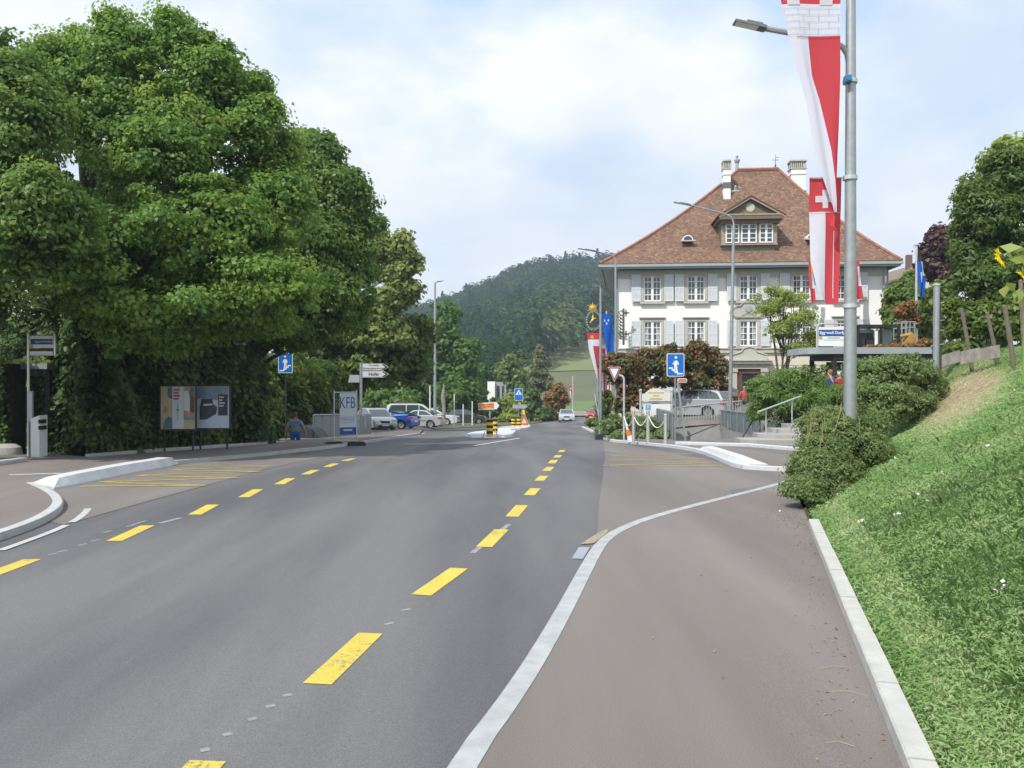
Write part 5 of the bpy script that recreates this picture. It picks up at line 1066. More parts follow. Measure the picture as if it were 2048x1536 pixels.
# bollards and chain
bl = []
for i, (px, py0, py1, lab) in enumerate([(1267, 822, 885, 'bollard next to the yield sign post'), (1296, 822, 886, 'bollard in the middle of the chained row'), (1331, 829, 888, 'bollard nearest the blue underpass sign')]):
    x, y = G(px, py1, .1); z0 = g(x, y)+.1; h_ = Z(py0, y)-z0; t = thing('bollard', 'stainless steel '+lab, 'bollard', (x, y, z0), 0, 'bollards along the planting')
    mb = MB(); mb.cyl((0, 0, -.05), (0, 0, h_), .065, .065, 16); mb.build('post', M['steel'], t, smooth=True); mb = MB(); mb.lathe([(.07, h_-.02), (.07, h_+.012), (.03, h_+.03), (0, h_+.032)], n=16); mb.cyl((0, 0, h_-.12), (.09, 0, h_-.12), .012); mb.build('cap', M['galvl'], t, smooth=True); bl.append((x, y, z0+h_-.12))
bl.insert(0, (xg, yg, g(xg, yg)+1.1))
ch = thing('chain', 'white chain hanging between the steel bollards', 'chain', bl[0])
for a_, b_ in ((0, 1), (1, 2), (2, 3)):
    A = Vector(bl[a_]); B = Vector(bl[b_]); mb = MB(); mb.tube([A.lerp(B, k/12)-Vector(bl[0])-Vector((0, 0, .42*4*(k/12)*(1-k/12))) for k in range(13)], .018, 5); mb.build('chain_length', M['white'], ch)
# leaning red-white marker
x, y = G(1262, 883, .1); t = thing('marker_post', 'small red and white marker leaning at the foot of the yield sign', 'marker', (x, y, g(x, y)+.1))
Pt = lambda k: Vector((-.22*k, 0, .75*k))
for nm, k0, k1, r0, r1, m in (('foot', 0, .3, .13, .10, 'white'), ('red_band', .3, .62, .10, .07, 'orange'), ('white_band', .62, 1, .05, .02, 'white')):
    mb = MB(); mb.cyl(Pt(k0), Pt(k1), r0, r1, 12); mb.build(nm, M[m], t)
# black foot block with fence panel edge-on
x, y = G(1199, 879); t = thing('fence_panel', 'mesh fence panel seen edge on beside the slim lamp post', 'fence panel', (x, y-.3, g(x, y)))
mb = MB(); mb.box((0, 0, .09), (.42, .7, .18)); mb.box((0, 0, .22), (.3, .5, .08)); mb.build('foot_block', M['rubber'], t)
mb = MB(); mb.cyl((0, 0, .1), (-.12, .2, Z(764, y)-g(x, y)), .03); mb.cyl((.1, 0, .1), (-.04, 2.2, 2.05), .02); mb.build('frame', M['galv'], t)
# banner on mesh fence, left
x0, y0 = G(668, 893, .0); x1, y1 = G(706, 889, .0); t = thing('fence_panel', 'mesh fence panel carrying the white KFB advertising banner', 'fence panel', (x0, y0, g(x0, y0)), R(24))
y0f = y0; Lp = math.hypot(x1-x0, y1-y0); Hh = Z(783, y0)-g(x0, y0); dzr = g(x1, y1)-g(x0, y0)
Lp = .83; dzr = -.02
mb = MB(); mb.cyl((0, 0, 0), (0, 0, Hh+.04), .028); mb.cyl((Lp, 0, dzr), (Lp, 0, Hh+.04), .028); mb.cyl((0, 0, Hh-.03), (Lp, 0, Hh-.03), .02); mb.cyl((0, 0, .22), (Lp, 0, .22+dzr), .02); mb.build('frame', M['galvl'], t)
mb = MB()
for k in range(1, 9): mb.cyl((Lp*k/9, .012, .22), (Lp*k/9, .012, Hh-.05), .004, n=4)
for k in range(1, 14): mb.cyl((0, .012, .22+(Hh-.27)*k/14), (Lp, .012, .22+(Hh-.27)*k/14), .004, n=4)
mb.build('mesh', M['galv'], t)
for xx, dz in ((0, 0), (Lp, dzr)):
    mb = MB(); mb.box((xx, 0, .07+dz), (.62, .26, .14)); mb.box((xx, 0, .155+dz), (.5, .2, .04)); mb.build('foot_block', M['rubber'], t)
bx0, bx1 = Lp*.24, Lp-.03; zb, zt, zm = .42, Hh-.06, .42+(Hh-.48)*.18; bc = (bx0+bx1)/2; bw = bx1-bx0
bn = flatpart('banner', [(bx0, zm), (bx1, zm), (bx1, zt), (bx0, zt)], -.05, .008, mat('banner_white', (.52, .56, .60), .6), t)
flatpart('blue_footer', [(bx0+.01, zb), (bx1, zb), (bx1, zm-.002), (bx0+.01, zm-.002)], -.05, .008, M['dblue'], t)
text('KFB', .44, M['dblue'], bn, (bc-.02, -.056, zt-.37), sx=.8, bold=.0).scale = (.8, 1.35, 1)
text('PRINTED', .15, mat('pale_blue', (.22, .33, .48), .6), bn, (bc, -.056, zt-.95)).scale = (.92, 1.6, 1)
for k in range(2): flatpart('small_print', [(bc-.25+.05*k, zm+.16+.1*k), (bc+.22, zm+.16+.1*k), (bc+.22, zm+.19+.1*k), (bc-.25+.05*k, zm+.19+.1*k)], -.056, .003, M['signback'], bn)
flatpart('small_print', [(bc-.16, zb+.14), (bc+.16, zb+.14), (bc+.16, zb+.2), (bc-.16, zb+.2)], -.056, .004, M['galvl'], bn)
# grey underpass railings
gp_ = mat('railing_panel', (.19, .235, .25), .5, .35, var=.10, scale=2.5)
def railing(label, px, top, bot, d, close=True, slats=False, zabs=None):
    (pa, pb), (da, db) = px, d; A = Vector((X(pa, da), da, 0)); B = Vector((X(pb, db), db, 0)); t = thing('railing', label, 'railing', (A.x, A.y, g(A.x, A.y)))
    z = t.location.z; zA1, zB1, zA0, zB0 = Z(top[0], da)-z, Z(top[1], db)-z, Z(bot[0], da)-z, Z(bot[1], db)-z; D = B-A; L_ = D.length; n_ = Vector((D.y, -D.x, 0)).normalized()*.02
    def pt(f, h, o=0): 
        q = D*f; zz = (zA0+(zA1-zA0)*h)*(1-f)+(zB0+(zB1-zB0)*h)*f; return Vector((q.x, q.y, zz))+n_*o
    mb = MB(); mb.tube([pt(0, 1), pt(1, 1)], .035, 6); mb.build('handrail', M['galv'], t)
    mb = MB(); k = max(2, int(L_/1.5))
    for i in range(k+1): mb.cyl(pt(i/k, -.12, -2), pt(i/k, 1, -2), .022, n=6)
    mb.tube([pt(0, .02, -1), pt(1, .02, -1)], .02, 4); mb.build('frame', M['galv'], t)
    mb = MB()
    if slats:
        n2 = int(L_/.13)
        for i in range(n2): mb.cyl(pt((i+.5)/n2, .03), pt((i+.5)/n2, .98), .012, n=5)
        mb.build('bars', M['galvl'], t)
    else:
        n2 = max(3, int(L_/.9))
        for i in range(n2):
            f0, f1 = i/n2+.004, (i+1)/n2-.004; q = [pt(f0, .06, 1), pt(f1, .06, 1), pt(f1, .95, 1), pt(f0, .95, 1)]; mb.add(q+[v_-n_*.6 for v_ in q], [(0, 1, 2, 3), (7, 6, 5, 4), (0, 4, 5, 1), (1, 5, 6, 2), (2, 6, 7, 3), (3, 7, 4, 0)])
        mb.build('sheet_panel', gp_, t)
    return t
railing('long grey sheet metal railing behind the advertising banner', (628, 742), (830, 828), (877, 869), (38, 45.5))
railing('grey sheet metal railing on the left edge of the right ramp', (1347, 1310), (825, 816), (884, 850), (33.2, 42.5))
railing('grey sheet metal railing right of the ramp, before the steps', (1521, 1441), (829, 820), (876, 857), (33, 42))
railing('open bar railing across the far end of the ramp', (1353, 1484), (815, 802), (856, 844), (43.4, 43), slats=True)
# stairwells
def well(name, H, dep, m):
    mb = MB(); n = len(H)
    for i in range(n):
        a_, b_ = H[i], H[(i+1) % n]; za, zb_ = g(*a_)+.06, g(*b_)+.06; mb.quad((a_[0], a_[1], za), (b_[0], b_[1], zb_), (b_[0], b_[1], zb_-dep), (a_[0], a_[1], za-dep))
    mb.quad(*[(p[0], p[1], g(*p)-dep+.06) for p in H]); o = mb.build(name, m, fixn=False); o['kind'] = 'structure'
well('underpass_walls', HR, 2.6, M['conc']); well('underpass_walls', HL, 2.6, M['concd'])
mb = MB()     # sloped ramp floor and low side wall on the right
mb.quad((6.45, 32.9, g(6.4, 32.8)+.02), (8.95, 32.9, g(9, 32.8)-.05), (10.3, 42.3, -3.0), (7.25, 42.3, -3.0)); o = mb.build('ramp', M['conc'], fixn=False); o['kind'] = 'structure'
A = P(1402, 893, 32.7); t = thing('handrail', 'rusty handrail running down the ramp wall', 'handrail', tuple(P(1366, 885, 33)))
mb = MB(); mb.tube([P(1368, 876, 35)-t.location, P(1440, 847, 41)-t.location], .03, 6); mb.build('rail', mat('rust_rail', (.16, .11, .09), .7), t)
t = thing('handrail', 'dark inclined handrail in front of the right grey railing', 'handrail', tuple(P(1478, 886, 32)))
mb = MB(); mb.tube([P(1478, 886, 32)-t.location, P(1507, 838, 32.4)-t.location], .03, 6); mb.build('rail', M['dark'], t); mb = MB(); mb.cyl(P(1507, 838, 32.4)-t.location, P(1507, 878, 32.4)-t.location, .02); mb.build('post', M['galvl'], t)
mb = MB(); c = Vector((0, 0, 0)); base = (X(618, 36.5), 36.5)
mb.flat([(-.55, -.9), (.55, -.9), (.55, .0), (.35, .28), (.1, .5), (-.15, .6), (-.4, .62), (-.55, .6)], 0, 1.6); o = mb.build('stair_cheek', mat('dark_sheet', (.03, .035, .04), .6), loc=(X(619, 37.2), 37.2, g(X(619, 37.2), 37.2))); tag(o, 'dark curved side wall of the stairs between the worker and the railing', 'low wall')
# granite steps
st_ = [(1487, 880, 891, 27.6), (1524, 869.5, 880, 28.3), (1553, 859, 869, 29.0), (1583, 850, 859, 29.7), (1602, 842, 850, 30.4)]
t = thing('granite_steps', 'curved granite steps beside the bamboo like bush', 'steps', (X(1487, 27.6), 27.6, g(X(1487, 27.6), 27.6)))
for i, (px, pt_, pb_, d) in enumerate(st_):
    z1_ = Z(pt_, d)-t.location.z; xl = X(px, d)-t.location.x; xr = X(1680, d)-t.location.x; yl = d-27.6
    pts = [(xl+.45, yl), (xl+.15, yl+.12), (xl, yl+.4), (xl+.05, yl+1.3), (xr, yl+1.3), (xr, yl), ((xl+xr)/2, yl-.08)]
    mb = MB(); mb.slab(pts, z1_-.19 if i else -.1, z1_); mb.build('step', M['gran'], t)
strip('kerb', [Vector(p) for p in GP([(1350, 889), (1420, 891), (1490, 893), (1560, 899), (1610, 903)], .1)], .16, .0, .2, M['kerbw'])
t = thing('handrail', 'pale steel handrail rising beside the granite steps', 'handrail', tuple(P(1532, 872, 28.6))); L0 = t.location.copy()
mb = MB(); mb.tube([P(1516, 824, 28.2)-L0, P(1600, 793, 30)-L0], .028, 8); mb.build('rail', M['galvl'], t, smooth=True)
for a_, b_, d in (((1532, 819), (1532, 880), 28.55), ((1584, 800), (1584, 845), 29.65)): mb = MB(); mb.cyl(P(*a_, d)-L0, P(*b_, d)-L0, .02, n=8); mb.build('post', M['galvl'], t)
# ---------------------------------------------------------------- direction sign
d = 49; x = X(722, d); z0 = g(x, d); t = thing('direction_sign', 'grey direction sign post with arrow plates above the railing', 'road sign', (x, d, z0))
mb = MB(); mb.cyl((0, 0, 0), (0, 0, Z(726, d)-z0), .085, .08, 12); mb.build('post', M['galv'], t, smooth=True)
def arrow(px0, px1, py0, py1, txt, left=False):
    a_, b_, zt, zb = X(px0, d)-x, X(px1, d)-x, Z(py0, d)-z0, Z(py1, d)-z0; c = (zt+zb)/2
    pts = [(a_, zb), (b_-.33, zb), (b_, c), (b_-.33, zt), (a_, zt)] if not left else [(b_, zb), (a_, zb), (a_+.1, zt), (b_, zt)]
    p = flatpart('arrow_plate', pts, -.10, .04, M['signback'], t)
    if not left:
        flatpart('white_field', [(a_+.05, zb+.04), (b_-.33, zb+.04), (b_-.10, c), (b_-.33, zt-.04), (a_+.05, zt-.04)], -.104, .003, mat('sign_pale', (.50, .51, .52), .6), p)
        flatpart('arrow_head', [(b_-.42, zb+.05), (b_-.30, zb+.05), (b_-.07, c), (b_-.30, zt-.05), (b_-.42, zt-.05), (b_-.2, c)], -.109, .003, M['black'], p)
    for k, s_ in enumerate(txt): text(s_, .26 if len(txt) == 1 else .15, M['black'], p, ((a_+b_)/2-.1, -.112, c+(.0 if len(txt) == 1 else (.09-.17*k))), bold=.004 if len(txt) == 1 else 0)
arrow(725, 778, 727, 741, ['Turnhalle', 'Gemeindeverwaltung']); arrow(725, 779, 742, 755, ['Hofer']); arrow(697, 719.5, 750, 765, [], left=True)
# ---------------------------------------------------------------- posters
pm = [mat('poster_sand', (.46, .38, .22), .5, var=.2, scale=3, col2=(.56, .47, .30)), mat('poster_pale', (.62, .66, .72), .5), mat('poster_skin', (.48, .28, .19), .5, var=.3, scale=4), mat('poster_teal', (.08, .19, .23), .5, var=.4, scale=5), mat('poster_red', (.45, .06, .07), .5), mat('poster_blue', (.20, .28, .38), .5, var=.3, scale=3), mat('poster_dark', (.04, .045, .055), .5), mat('poster_snow', (.55, .62, .78), .5, var=.08, scale=2), mat('poster_brown', (.13, .07, .045), .5)]
def poster(label, px0, px1, py0, py1, d, rz, decorate):
    x = X((px0+px1)/2, d); z0 = g(x, d); t = thing('poster_board', label, 'poster', (x, d, z0), rz, 'posters in front of the hedge')
    w_ = (px1-px0)/F*d/math.cos(rz)*1.0; zt, zb = Z(py0, d)-z0, Z(py1, d)-z0
    mb = MB(); mb.box((0, .03, (zt+zb)/2), (w_+.10, .05, zt-zb+.10)); mb.build('frame', M['dark'], t)
    for s_ in (-1, 1): mb = MB(); mb.cyl((s_*w_*.42, .09, -.1), (s_*w_*.42, .09, zt), .03); mb.build('leg', M['dark'], t)
    decorate(t, w_, zb, zt)
def uvp(w_, zb, zt, pts): return [((u-.5)*w_, zt-(zt-zb)*v) for u, v in pts]
def deco1(t, w_, zb, zt):
    s_ = flatpart('poster_sheet', uvp(w_, zb, zt, [(0, 1), (1, 1), (1, 0), (0, 0)]), -.004, .006, pm[0], t); q = lambda pts, m, y: flatpart('print', uvp(w_, zb, zt, pts), y, .003, m, s_)
    q([(.34, .99), (.67, .99), (.67, .01), (.34, .01)], pm[1], -.009)
    q([(.67, .72), (.99, .74), (.99, .2), (.9, .05), (.8, .01), (.67, .01)], pm[2], -.0085); q([(.86, .6), (.99, .62), (.99, .25), (.86, .2)], pm[8], -.0125); q([(.68, .55), (.84, .6), (.86, .3), (.8, .1), (.68, .1)], pm[1], -.0125)
    q([(.2, .25), (.34, .3), (.34, .01), (.2, .01)], pm[3], -.0085); q([(.06, .99), (.34, .99), (.33, .74), (.24, .7), (.12, .78)], pm[3], -.0085); q([(.67, .78), (.99, .8), (.99, .73), (.67, .71)], pm[5], -.0125)
    q([(.86, .2), (.99, .24), (.99, .01), (.86, .01)], pm[3], -.013); q([(.08, .62), (.2, .6), (.2, .5), (.1, .45)], pm[2], -.0085)
    for k in range(4): q([(.37, .10+.07*k), (.56-.03*(k % 2), .10+.07*k), (.56-.03*(k % 2), .055+.07*k), (.37, .055+.07*k)], pm[4], -.013)
    q([(.49, .8), (.51, .8), (.51, .4), (.49, .4)], pm[5], -.013); q([(.47, .57), (.53, .57), (.53, .53), (.47, .53)], pm[6], -.016)
def deco2(t, w_, zb, zt):
    s_ = flatpart('poster_sheet', uvp(w_, zb, zt, [(0, 1), (1, 1), (1, 0), (0, 0)]), -.004, .006, pm[7], t); q = lambda pts, m, y: flatpart('print', uvp(w_, zb, zt, pts), y, .003, m, s_)
    q([(.01, .28), (.6, .32), (.99, .3), (.99, .01), (.01, .01)], pm[5], -.0085)
    q([(.08, .8), (.3, .79), (.6, .66), (.63, .5), (.5, .42), (.48, .3), (.14, .3), (.08, .5)], mat('poster_car', (.05, .065, .08), .5, var=.4, scale=6), -.0125)
    q([(.2, .47), (.48, .45), (.48, .41), (.2, .42)], pm[1], -.016); q([(.2, .42), (.46, .39), (.42, .31), (.22, .31)], pm[6], -.0155)
    q([(.66, .70), (.96, .70), (.96, .19), (.66, .19)], pm[6], -.0125)
    for k, ww in enumerate((.15, .10, .18, .14)): q([(.69, .275+.07*k), (.69+ww, .275+.07*k), (.69+ww, .24+.07*k), (.69, .24+.07*k)], pm[1], -.016)
poster('poster with sandy beach colours and a pale centre strip, left of the pair', 323, 388.5, 773, 858, 25.6, R(6), deco1)
poster('poster with a dark vehicle on a pale blue ground, right of the pair', 395.5, 457, 773, 856, 26.2, R(6), deco2)
# ---------------------------------------------------------------- left bus stop
d = 22.4; xb = X(57, d); zb0 = g(xb, d)+.1
t = thing('bus_stop_sign', 'bus stop pole with blue and white plate before the left shelter', 'bus stop sign', (xb, d, zb0))
Tz = lambda px, py, dy=0: Vector((X(px, d)-xb, dy, Z(py, d)-zb0))
mb = MB(); mb.cyl((0, 0, -.05), Tz(57, 667), .035, .035, 10); mb.build('pole', M['steel'], t, smooth=True)
mb = MB(); mb.tube([Tz(110, 710), Tz(110, 672), Tz(107, 664), Tz(100, 663)], .03, 8); mb.cyl(Tz(57, 710), Tz(110, 710), .02); mb.build('sign_frame', M['steel'], t, smooth=True)
def plate(nm, a, b, c_, e_, m, y=-.02, th=.02, par=None): p0 = Tz(a, c_); p1 = Tz(b, e_); return flatpart(nm, [(p0.x, p1.z), (p1.x, p1.z), (p1.x, p0.z), (p0.x, p0.z)], y, th, m, par or t)
pl = plate('sign_plate', 60, 107, 672, 696, M['white']); plate('blue_band', 62, 106, 678, 689, M['dblue'], -.024, .003, pl); plate('yellow_field', 60.5, 67, 689.5, 697, M['yel'], -.026, .003, pl); plate('dark_band', 60, 107, 697, 702, M['dark']); plate('white_band', 60, 106, 703, 709, M['white'])
text('Eggenwil Dorfplatz', .065, M['white'], pl, tuple(Tz(90, 683.5)+Vector((0, -.03, 0))))
plate('timetable_case', 57.5, 67.5, 782, 845, M['signback'], -.06, .06); plate('timetable', 59, 66.5, 785, 843, M['galvl'], -.066, .004)
t = thing('ticket_machine', 'white ticket machine beside the left bus stop pole', 'ticket machine', (X(76, 22.2), 22.2, g(X(76, 22.2), 22.2)+.1)); tmx = t
mb = MB(); mb.flat([(-.11, 0), (.12, 0), (.12, 1.08), (-.11, 1.0)], -.15, .38); mb.build('housing', M['white'], t)
mb = MB(); mb.box((.125, -.02, .92), (.07, .26, .10)); mb.box((.13, -.02, .76), (.08, .26, .1)); mb.build('card_slot', M['black'], t); mb = MB(); mb.box((-.13, .05, .5), (.04, .3, 1.0)); mb.build('side_panel', M['dark'], t)
t = thing('bus_shelter', 'left bus shelter with weeds on its roof, half hidden by the hedge', 'bus shelter', (X(96, 24.5), 24.5, g(X(96, 24.5), 24.5)+.1)); z0 = t.location.z; d = 24.5
mb = MB(); mb.box((X(50, d)-t.location.x, 1.3, Z(733, d)-z0), ((108-(-10))/F*d, 3.4, .16)); mb.box((X(66, d)-t.location.x, .2, Z(745, d)-z0), (1.1, .1, .24)); mb.build('roof', M['galv'], t)
for px in (97, 40):
    for dy in (0, 2.4): mb = MB(); mb.box((X(px, d)-t.location.x, dy, (Z(742, d)-z0)/2), (.13, .13, Z(742, d)-z0)); mb.build('column', M['dark'], t)
mb = MB(); mb.box((X(60, d)-t.location.x, 2.5, 1.1), (1.7, .04, 2.1)); mb.build('glass_wall', mat('shelter_glass', (.03, .05, .035), .15), t)
rg = np.random.default_rng(77); n = 1500; C = np.c_[rg.uniform(-1.9, .1, n), rg.uniform(-.3, 1.6, n), np.zeros(n)]; C[:, 2] = Z(728, d)-z0+rg.uniform(0, .16, n)*(1-.6*np.abs(C[:, 0]+.6)); leaf_object('roof_weeds', C, .10, LM['locust'], t, seed=5, asp=.4)
mb = MB(); mb.lathe([(0, .3), (.3, .29), (.44, .2), (.48, .02), (.46, -.05)], n=12); o = mb.build('boulder', M['gran'], smooth=True, loc=(X(6, 23.2), 23.2, g(X(6, 23.2), 23.2)+.1)); o.scale = (1.1, .7, 1); tag(o, 'rounded grey granite block at the left edge of the photo', 'stone')
# ---------------------------------------------------------------- right bus shelter
d = 32.5; x0 = X(1665, d); z0 = g(x0, d); t = thing('bus_shelter', 'right bus shelter with flat grey roof above the bushes', 'bus shelter', (x0, d, z0)); Q = lambda px, py, dy=0: Vector((X(px, d)-x0, dy, Z(py, d)-z0))
a_, b_ = Q(1611, 704).x, Q(1872, 704).x; zt = Q(0, 695).z; zb = Q(0, 708).z
mb = MB(); pts = [(a_+.45, -.2), (a_+.12, .1), (a_, .7), (a_+.05, 2.3), (a_+.5, 2.9), (b_, 2.9), (b_, -.2)]
mb.slab(pts, zb, zt); mb.build('roof', mat('roof_grey', (.30, .33, .36), .6, var=.08, scale=3), t)
mb = MB(); mb.box(((Q(1665, 0).x+b_)/2, 1.2, Q(0, 714).z), (b_-Q(1665, 0).x, 2.6, .2)); mb.build('roof_beam', M['dark'], t)
for px, dy in ((1668, 0), (1668, 2.4), (1860, 2.4)): mb = MB(); mb.box((Q(px, 0).x, dy, Q(0, 716).z/2), (.16, .14, Q(0, 716).z)); mb.build('column', M['dark'], t)
mb = MB(); mb.box(((Q(1700, 0).x+b_)/2, 2.45, 1.1), (b_-Q(1700, 0).x, .04, 2.0)); mb.build('rear_wall', mat('shelter_wall', (.10, .11, .10), .5), t)
t = thing('bus_stop_sign', 'framed bus stop sign standing on the right shelter roof', 'bus stop sign', (x0, d, z0+zt))
q = lambda px, py, dy=0: Q(px, py, dy)-Vector((0, 0, zt))
mb = MB(); mb.tube([q(1634, 695), q(1634, 655), q(1637, 649), q(1643, 647.5), q(1700, 647.5), q(1706, 655), q(1706, 695)], .035, 8); mb.build('sign_frame', M['steel'], t, smooth=True)
def pl2(nm, a, b, c_, e_, m, y=-.02, th=.03, par=None): p0 = q(a, c_); p1 = q(b, e_); return flatpart(nm, [(p0.x, p1.z), (p1.x, p1.z), (p1.x, p0.z), (p0.x, p0.z)], y, th, m, par or t)
pl = pl2('sign_plate', 1637, 1703, 654, 692, M['white'], 0, .04); pl2('blue_band', 1637.5, 1702.5, 659.5, 672.5, M['dblue'], -.004, .004, pl); pl2('yellow_field', 1637.5, 1645, 673, 679, M['yel'], -.004, .004, pl)
text('Eggenwil Dorfplatz', .155, M['white'], pl, tuple(q(1639, 665.5)+Vector((0, -.008, 0))), align='LEFT', bold=.004)
pl2('rule', 1648, 1702, 679.5, 680.5, M['signback'], -.004, .004, pl); pl2('line_text', 1655, 1680, 675, 677, M['signback'], -.004, .004, pl)

# ---------------------------------------------------------------- beacons and temporary signs on the island
bcn = None
def beacon(label, px, pyb, pyt, off=0., wpx=13.5):
    global bcn
    x, y = G(px, pyb, .13+off); z = g(x, y)+.13; h_ = Z(pyt, y)-z; r_ = wpx/F*y
    if bcn is None:
        t = thing('guide_beacon', label, 'beacon', (x, y, z), 0, 'yellow and black beacons on the traffic islands')
        for k in range(6): mb = MB(); mb.cyl((0, 0, k/6), (0, 0, (k+1)/6), .5, .5, 16); mb.build('yellow_band' if k % 2 == 0 else 'black_band', M['beacon'] if k % 2 == 0 else M['black'], t, smooth=True)
        bcn = t
    else: t = copy_tree(bcn); t.location = (x, y, z); t['label'] = label
    t.scale = (r_, r_, h_); return t
M['beacon'] = mat('beacon_yellow', (.80, .52, .015), .5)
beacon('yellow and black striped beacon at the very front of the near island', 979.5, 873, 839); beacon('beacon standing right behind the front one on the near island', 988.5, 867, 838)
beacon('left one of the two striped beacons on the far island', 1026.5, 853.5, 834.5, wpx=8.5); beacon('right one of the two striped beacons on the far island, at the sign post', 1037.5, 853.5, 834.5, wpx=8.5)
x, y = G(978, 871, .13); z = g(x, y)+.13; t = thing('tripod_sign', 'orange arrow sign on a red and white tripod on the near island', 'temporary sign', (x, y, z)); q = lambda px, py, dy=0: Vector((X(px, y)-x, dy, Z(py, y)-z))
for a_, b_, dy in ((980, 965, -.1), (980, 997, -.1), (980, 984, .5)):
    mb = MB(); A = q(a_, 835); B = q(b_, 877 if dy < 0 else 870, dy); mb.cyl(A.lerp(B, 0), A.lerp(B, .3), .018); mb.cyl(A.lerp(B, .7), B, .018); mb.build('leg', M['red'], t); mb = MB(); mb.cyl(A.lerp(B, .3), A.lerp(B, .7), .018); mb.build('leg_band', M['white'], t)
mb = MB(); mb.cyl(q(978.5, 798), q(980, 842), .028); mb.build('mast', M['galvl'], t)
og = bpy.data.materials.new('arrow_orange'); og.use_nodes = True; tt = og.node_tree; bb = tt.nodes['Principled BSDF']; c = tt.nodes.new('ShaderNodeTexCoord'); sp = tt.nodes.new('ShaderNodeSeparateXYZ'); r = tt.nodes.new('ShaderNodeValToRGB')
els = r.color_ramp.elements; els[0].color = (.62, .17, .09, 1); els[1].color = (.68, .10, .07, 1); e_ = els.new(.5); e_.color = (.75, .55, .12, 1); bb.inputs['Roughness'].default_value = .5
tt.links.new(c.outputs['Generated'], sp.inputs[0]); tt.links.new(sp.outputs[0], r.inputs[0]); tt.links.new(r.outputs[0], bb.inputs['Base Color'])
A = [q(956, 806), q(994, 804), q(1000, 811), q(994.5, 818), q(957, 820.5)]; p = flatpart('arrow_plate', [(v_.x, v_.z) for v_ in A], -.06, .03, M['white'], t)
A = [q(957, 807.5), q(988, 805.6), q(988, 816.6), q(958, 819)]; flatpart('orange_field', [(v_.x, v_.z) for v_ in A], -.064, .003, og, p)
A = [q(993, 804), q(994.6, 803.6), q(1001, 811), q(995, 818.5), q(993.5, 818.5), q(999, 811)]; flatpart('black_edge', [(v_.x, v_.z) for v_ in A], -.066, .005, M['black'], p)
for k in range(2): A = [q(964+k*3, 809.3+k*4), q(984-k*2, 808+k*4), q(984-k*2, 810+k*4), q(964+k*3, 811.3+k*4)]; flatpart('lettering_line', [(v_.x, v_.z) for v_ in A], -.068, .003, M['red'], p)
x, y = G(1052, 852, .0); z = g(x, y)+.02; t = thing('warning_triangle', 'red and white warning triangle with yellow lamps beside the far island', 'warning sign', (x, y, z)); q = lambda px, py, dy=0: Vector((X(px, y)-x, dy, Z(py, y)-z))
A = [q(1047.5, 828), q(1040, 850), q(1057, 850)]; p = flatpart('triangle_plate', [(v_.x, v_.z) for v_ in A], -.05, .03, M['orange'], t); cc = sum(A, Vector())/3; flatpart('white_field', [(cc.x+(v_.x-cc.x)*.5, cc.z+(v_.z-cc.z)*.5) for v_ in A], -.055, .004, M['white'], p); A = [q(1047.6, 836.5), q(1048.4, 836.5), q(1048.2, 845), q(1047.8, 845)]; flatpart('exclamation', [(v_.x, v_.z) for v_ in A], -.06, .004, M['black'], p)
for py in (823.5, 827.5): mb = MB(); mb.lathe([(0, -.1), (.12, -.08), (.13, .0), (.13, .08), (0, .1)], tuple(q(1047.5, py)), 12, 'Y'); mb.build('warning_lamp', M['beacon'], t)
mb = MB(); mb.tube([q(1040, 851), q(1058, 849.5), q(1061, 855)], .04, 5); mb.tube([q(1047.5, 825), q(1058, 850, .3)], .03, 5); mb.build('stand', M['white'], t)
d = 84; x = X(1040, d); z0 = g(x, d); t = thing('direction_sign', 'grey arrow shaped sign behind the blue crossing sign', 'road sign', (x, d, z0)); q = lambda px, py: ((X(px, d)-x), (Z(py, d)-z0))
flatpart('arrow_plate', [q(1025, 809.5), q(1025, 817), q(1050, 817), q(1056, 813), q(1050, 809)], 0, .05, M['signback'], t); mb = MB(); mb.cyl((.2, .08, 0), (.2, .08, q(0, 809)[1]), .06); mb.build('post', M['galv'], t)
# white posts by the parking area
for lab, px, pt_, d in (('white post left of the tall lamp by the parked cars', 860, 773, 68), ('white post in front of the white hatchback bonnet', 908.5, 790, 74), ('shorter white post in front of the dark parked car', 926.5, 810, 73), ('white post at the right end of the parking area', 944.5, 804, 75)):
    pole('marker_post', lab, 'post', px, d, pt_, .055, m='white', group='white posts by the parking area')
o = MB(); o.tube([(0, 0, -.1), (.05, 0, 1.5), (-.05, 0, 2.6), (.05, 0, 3.6)], [.16, .14, .17, .05], 8); o = o.build('tree_stump', mat('grey_wood', (.24, .23, .21), .9, var=.4, scale=4, bump=.5, bscale=9), loc=(X(887, 73), 73, g(X(887, 73), 73)), smooth=True); tag(o, 'bare weathered tree trunk standing right of the tall lamp post', 'tree trunk')
# pale building in the distance, house behind on the right
d = 138; t = thing('flat_roofed_building', 'pale flat roofed building among the distant trees', 'building', (X(975, d), d, g(X(975, d), d)-.5)); z0 = t.location.z
mb = MB(); mb.box((.6, 4, (Z(763, d)-z0)/2), (1.2, 8, Z(763, d)-z0)); mb.build('white_wing', wallm, t); mb = MB(); mb.box((2.5, 5, (Z(764, d)-z0)/2), (2.58, 8, Z(764, d)-z0)); mb.build('grey_wing', mat('grey_render', (.30, .31, .33), .9), t)
for k in range(3): mb = MB(); mb.box((1.75+k*.75, .97, Z(785, d)-z0), (.35, .1, 2.2)); mb.build('window', M['glass'], t)
d = 85; t = thing('small_house', 'brown roofed house with a chimney behind the flagpole', 'house', (X(1815, d), d, g(X(1815, d), d)-.5)); z0 = t.location.z; q = lambda px, py: (X(px, d)-t.location.x, Z(py, d)-z0)
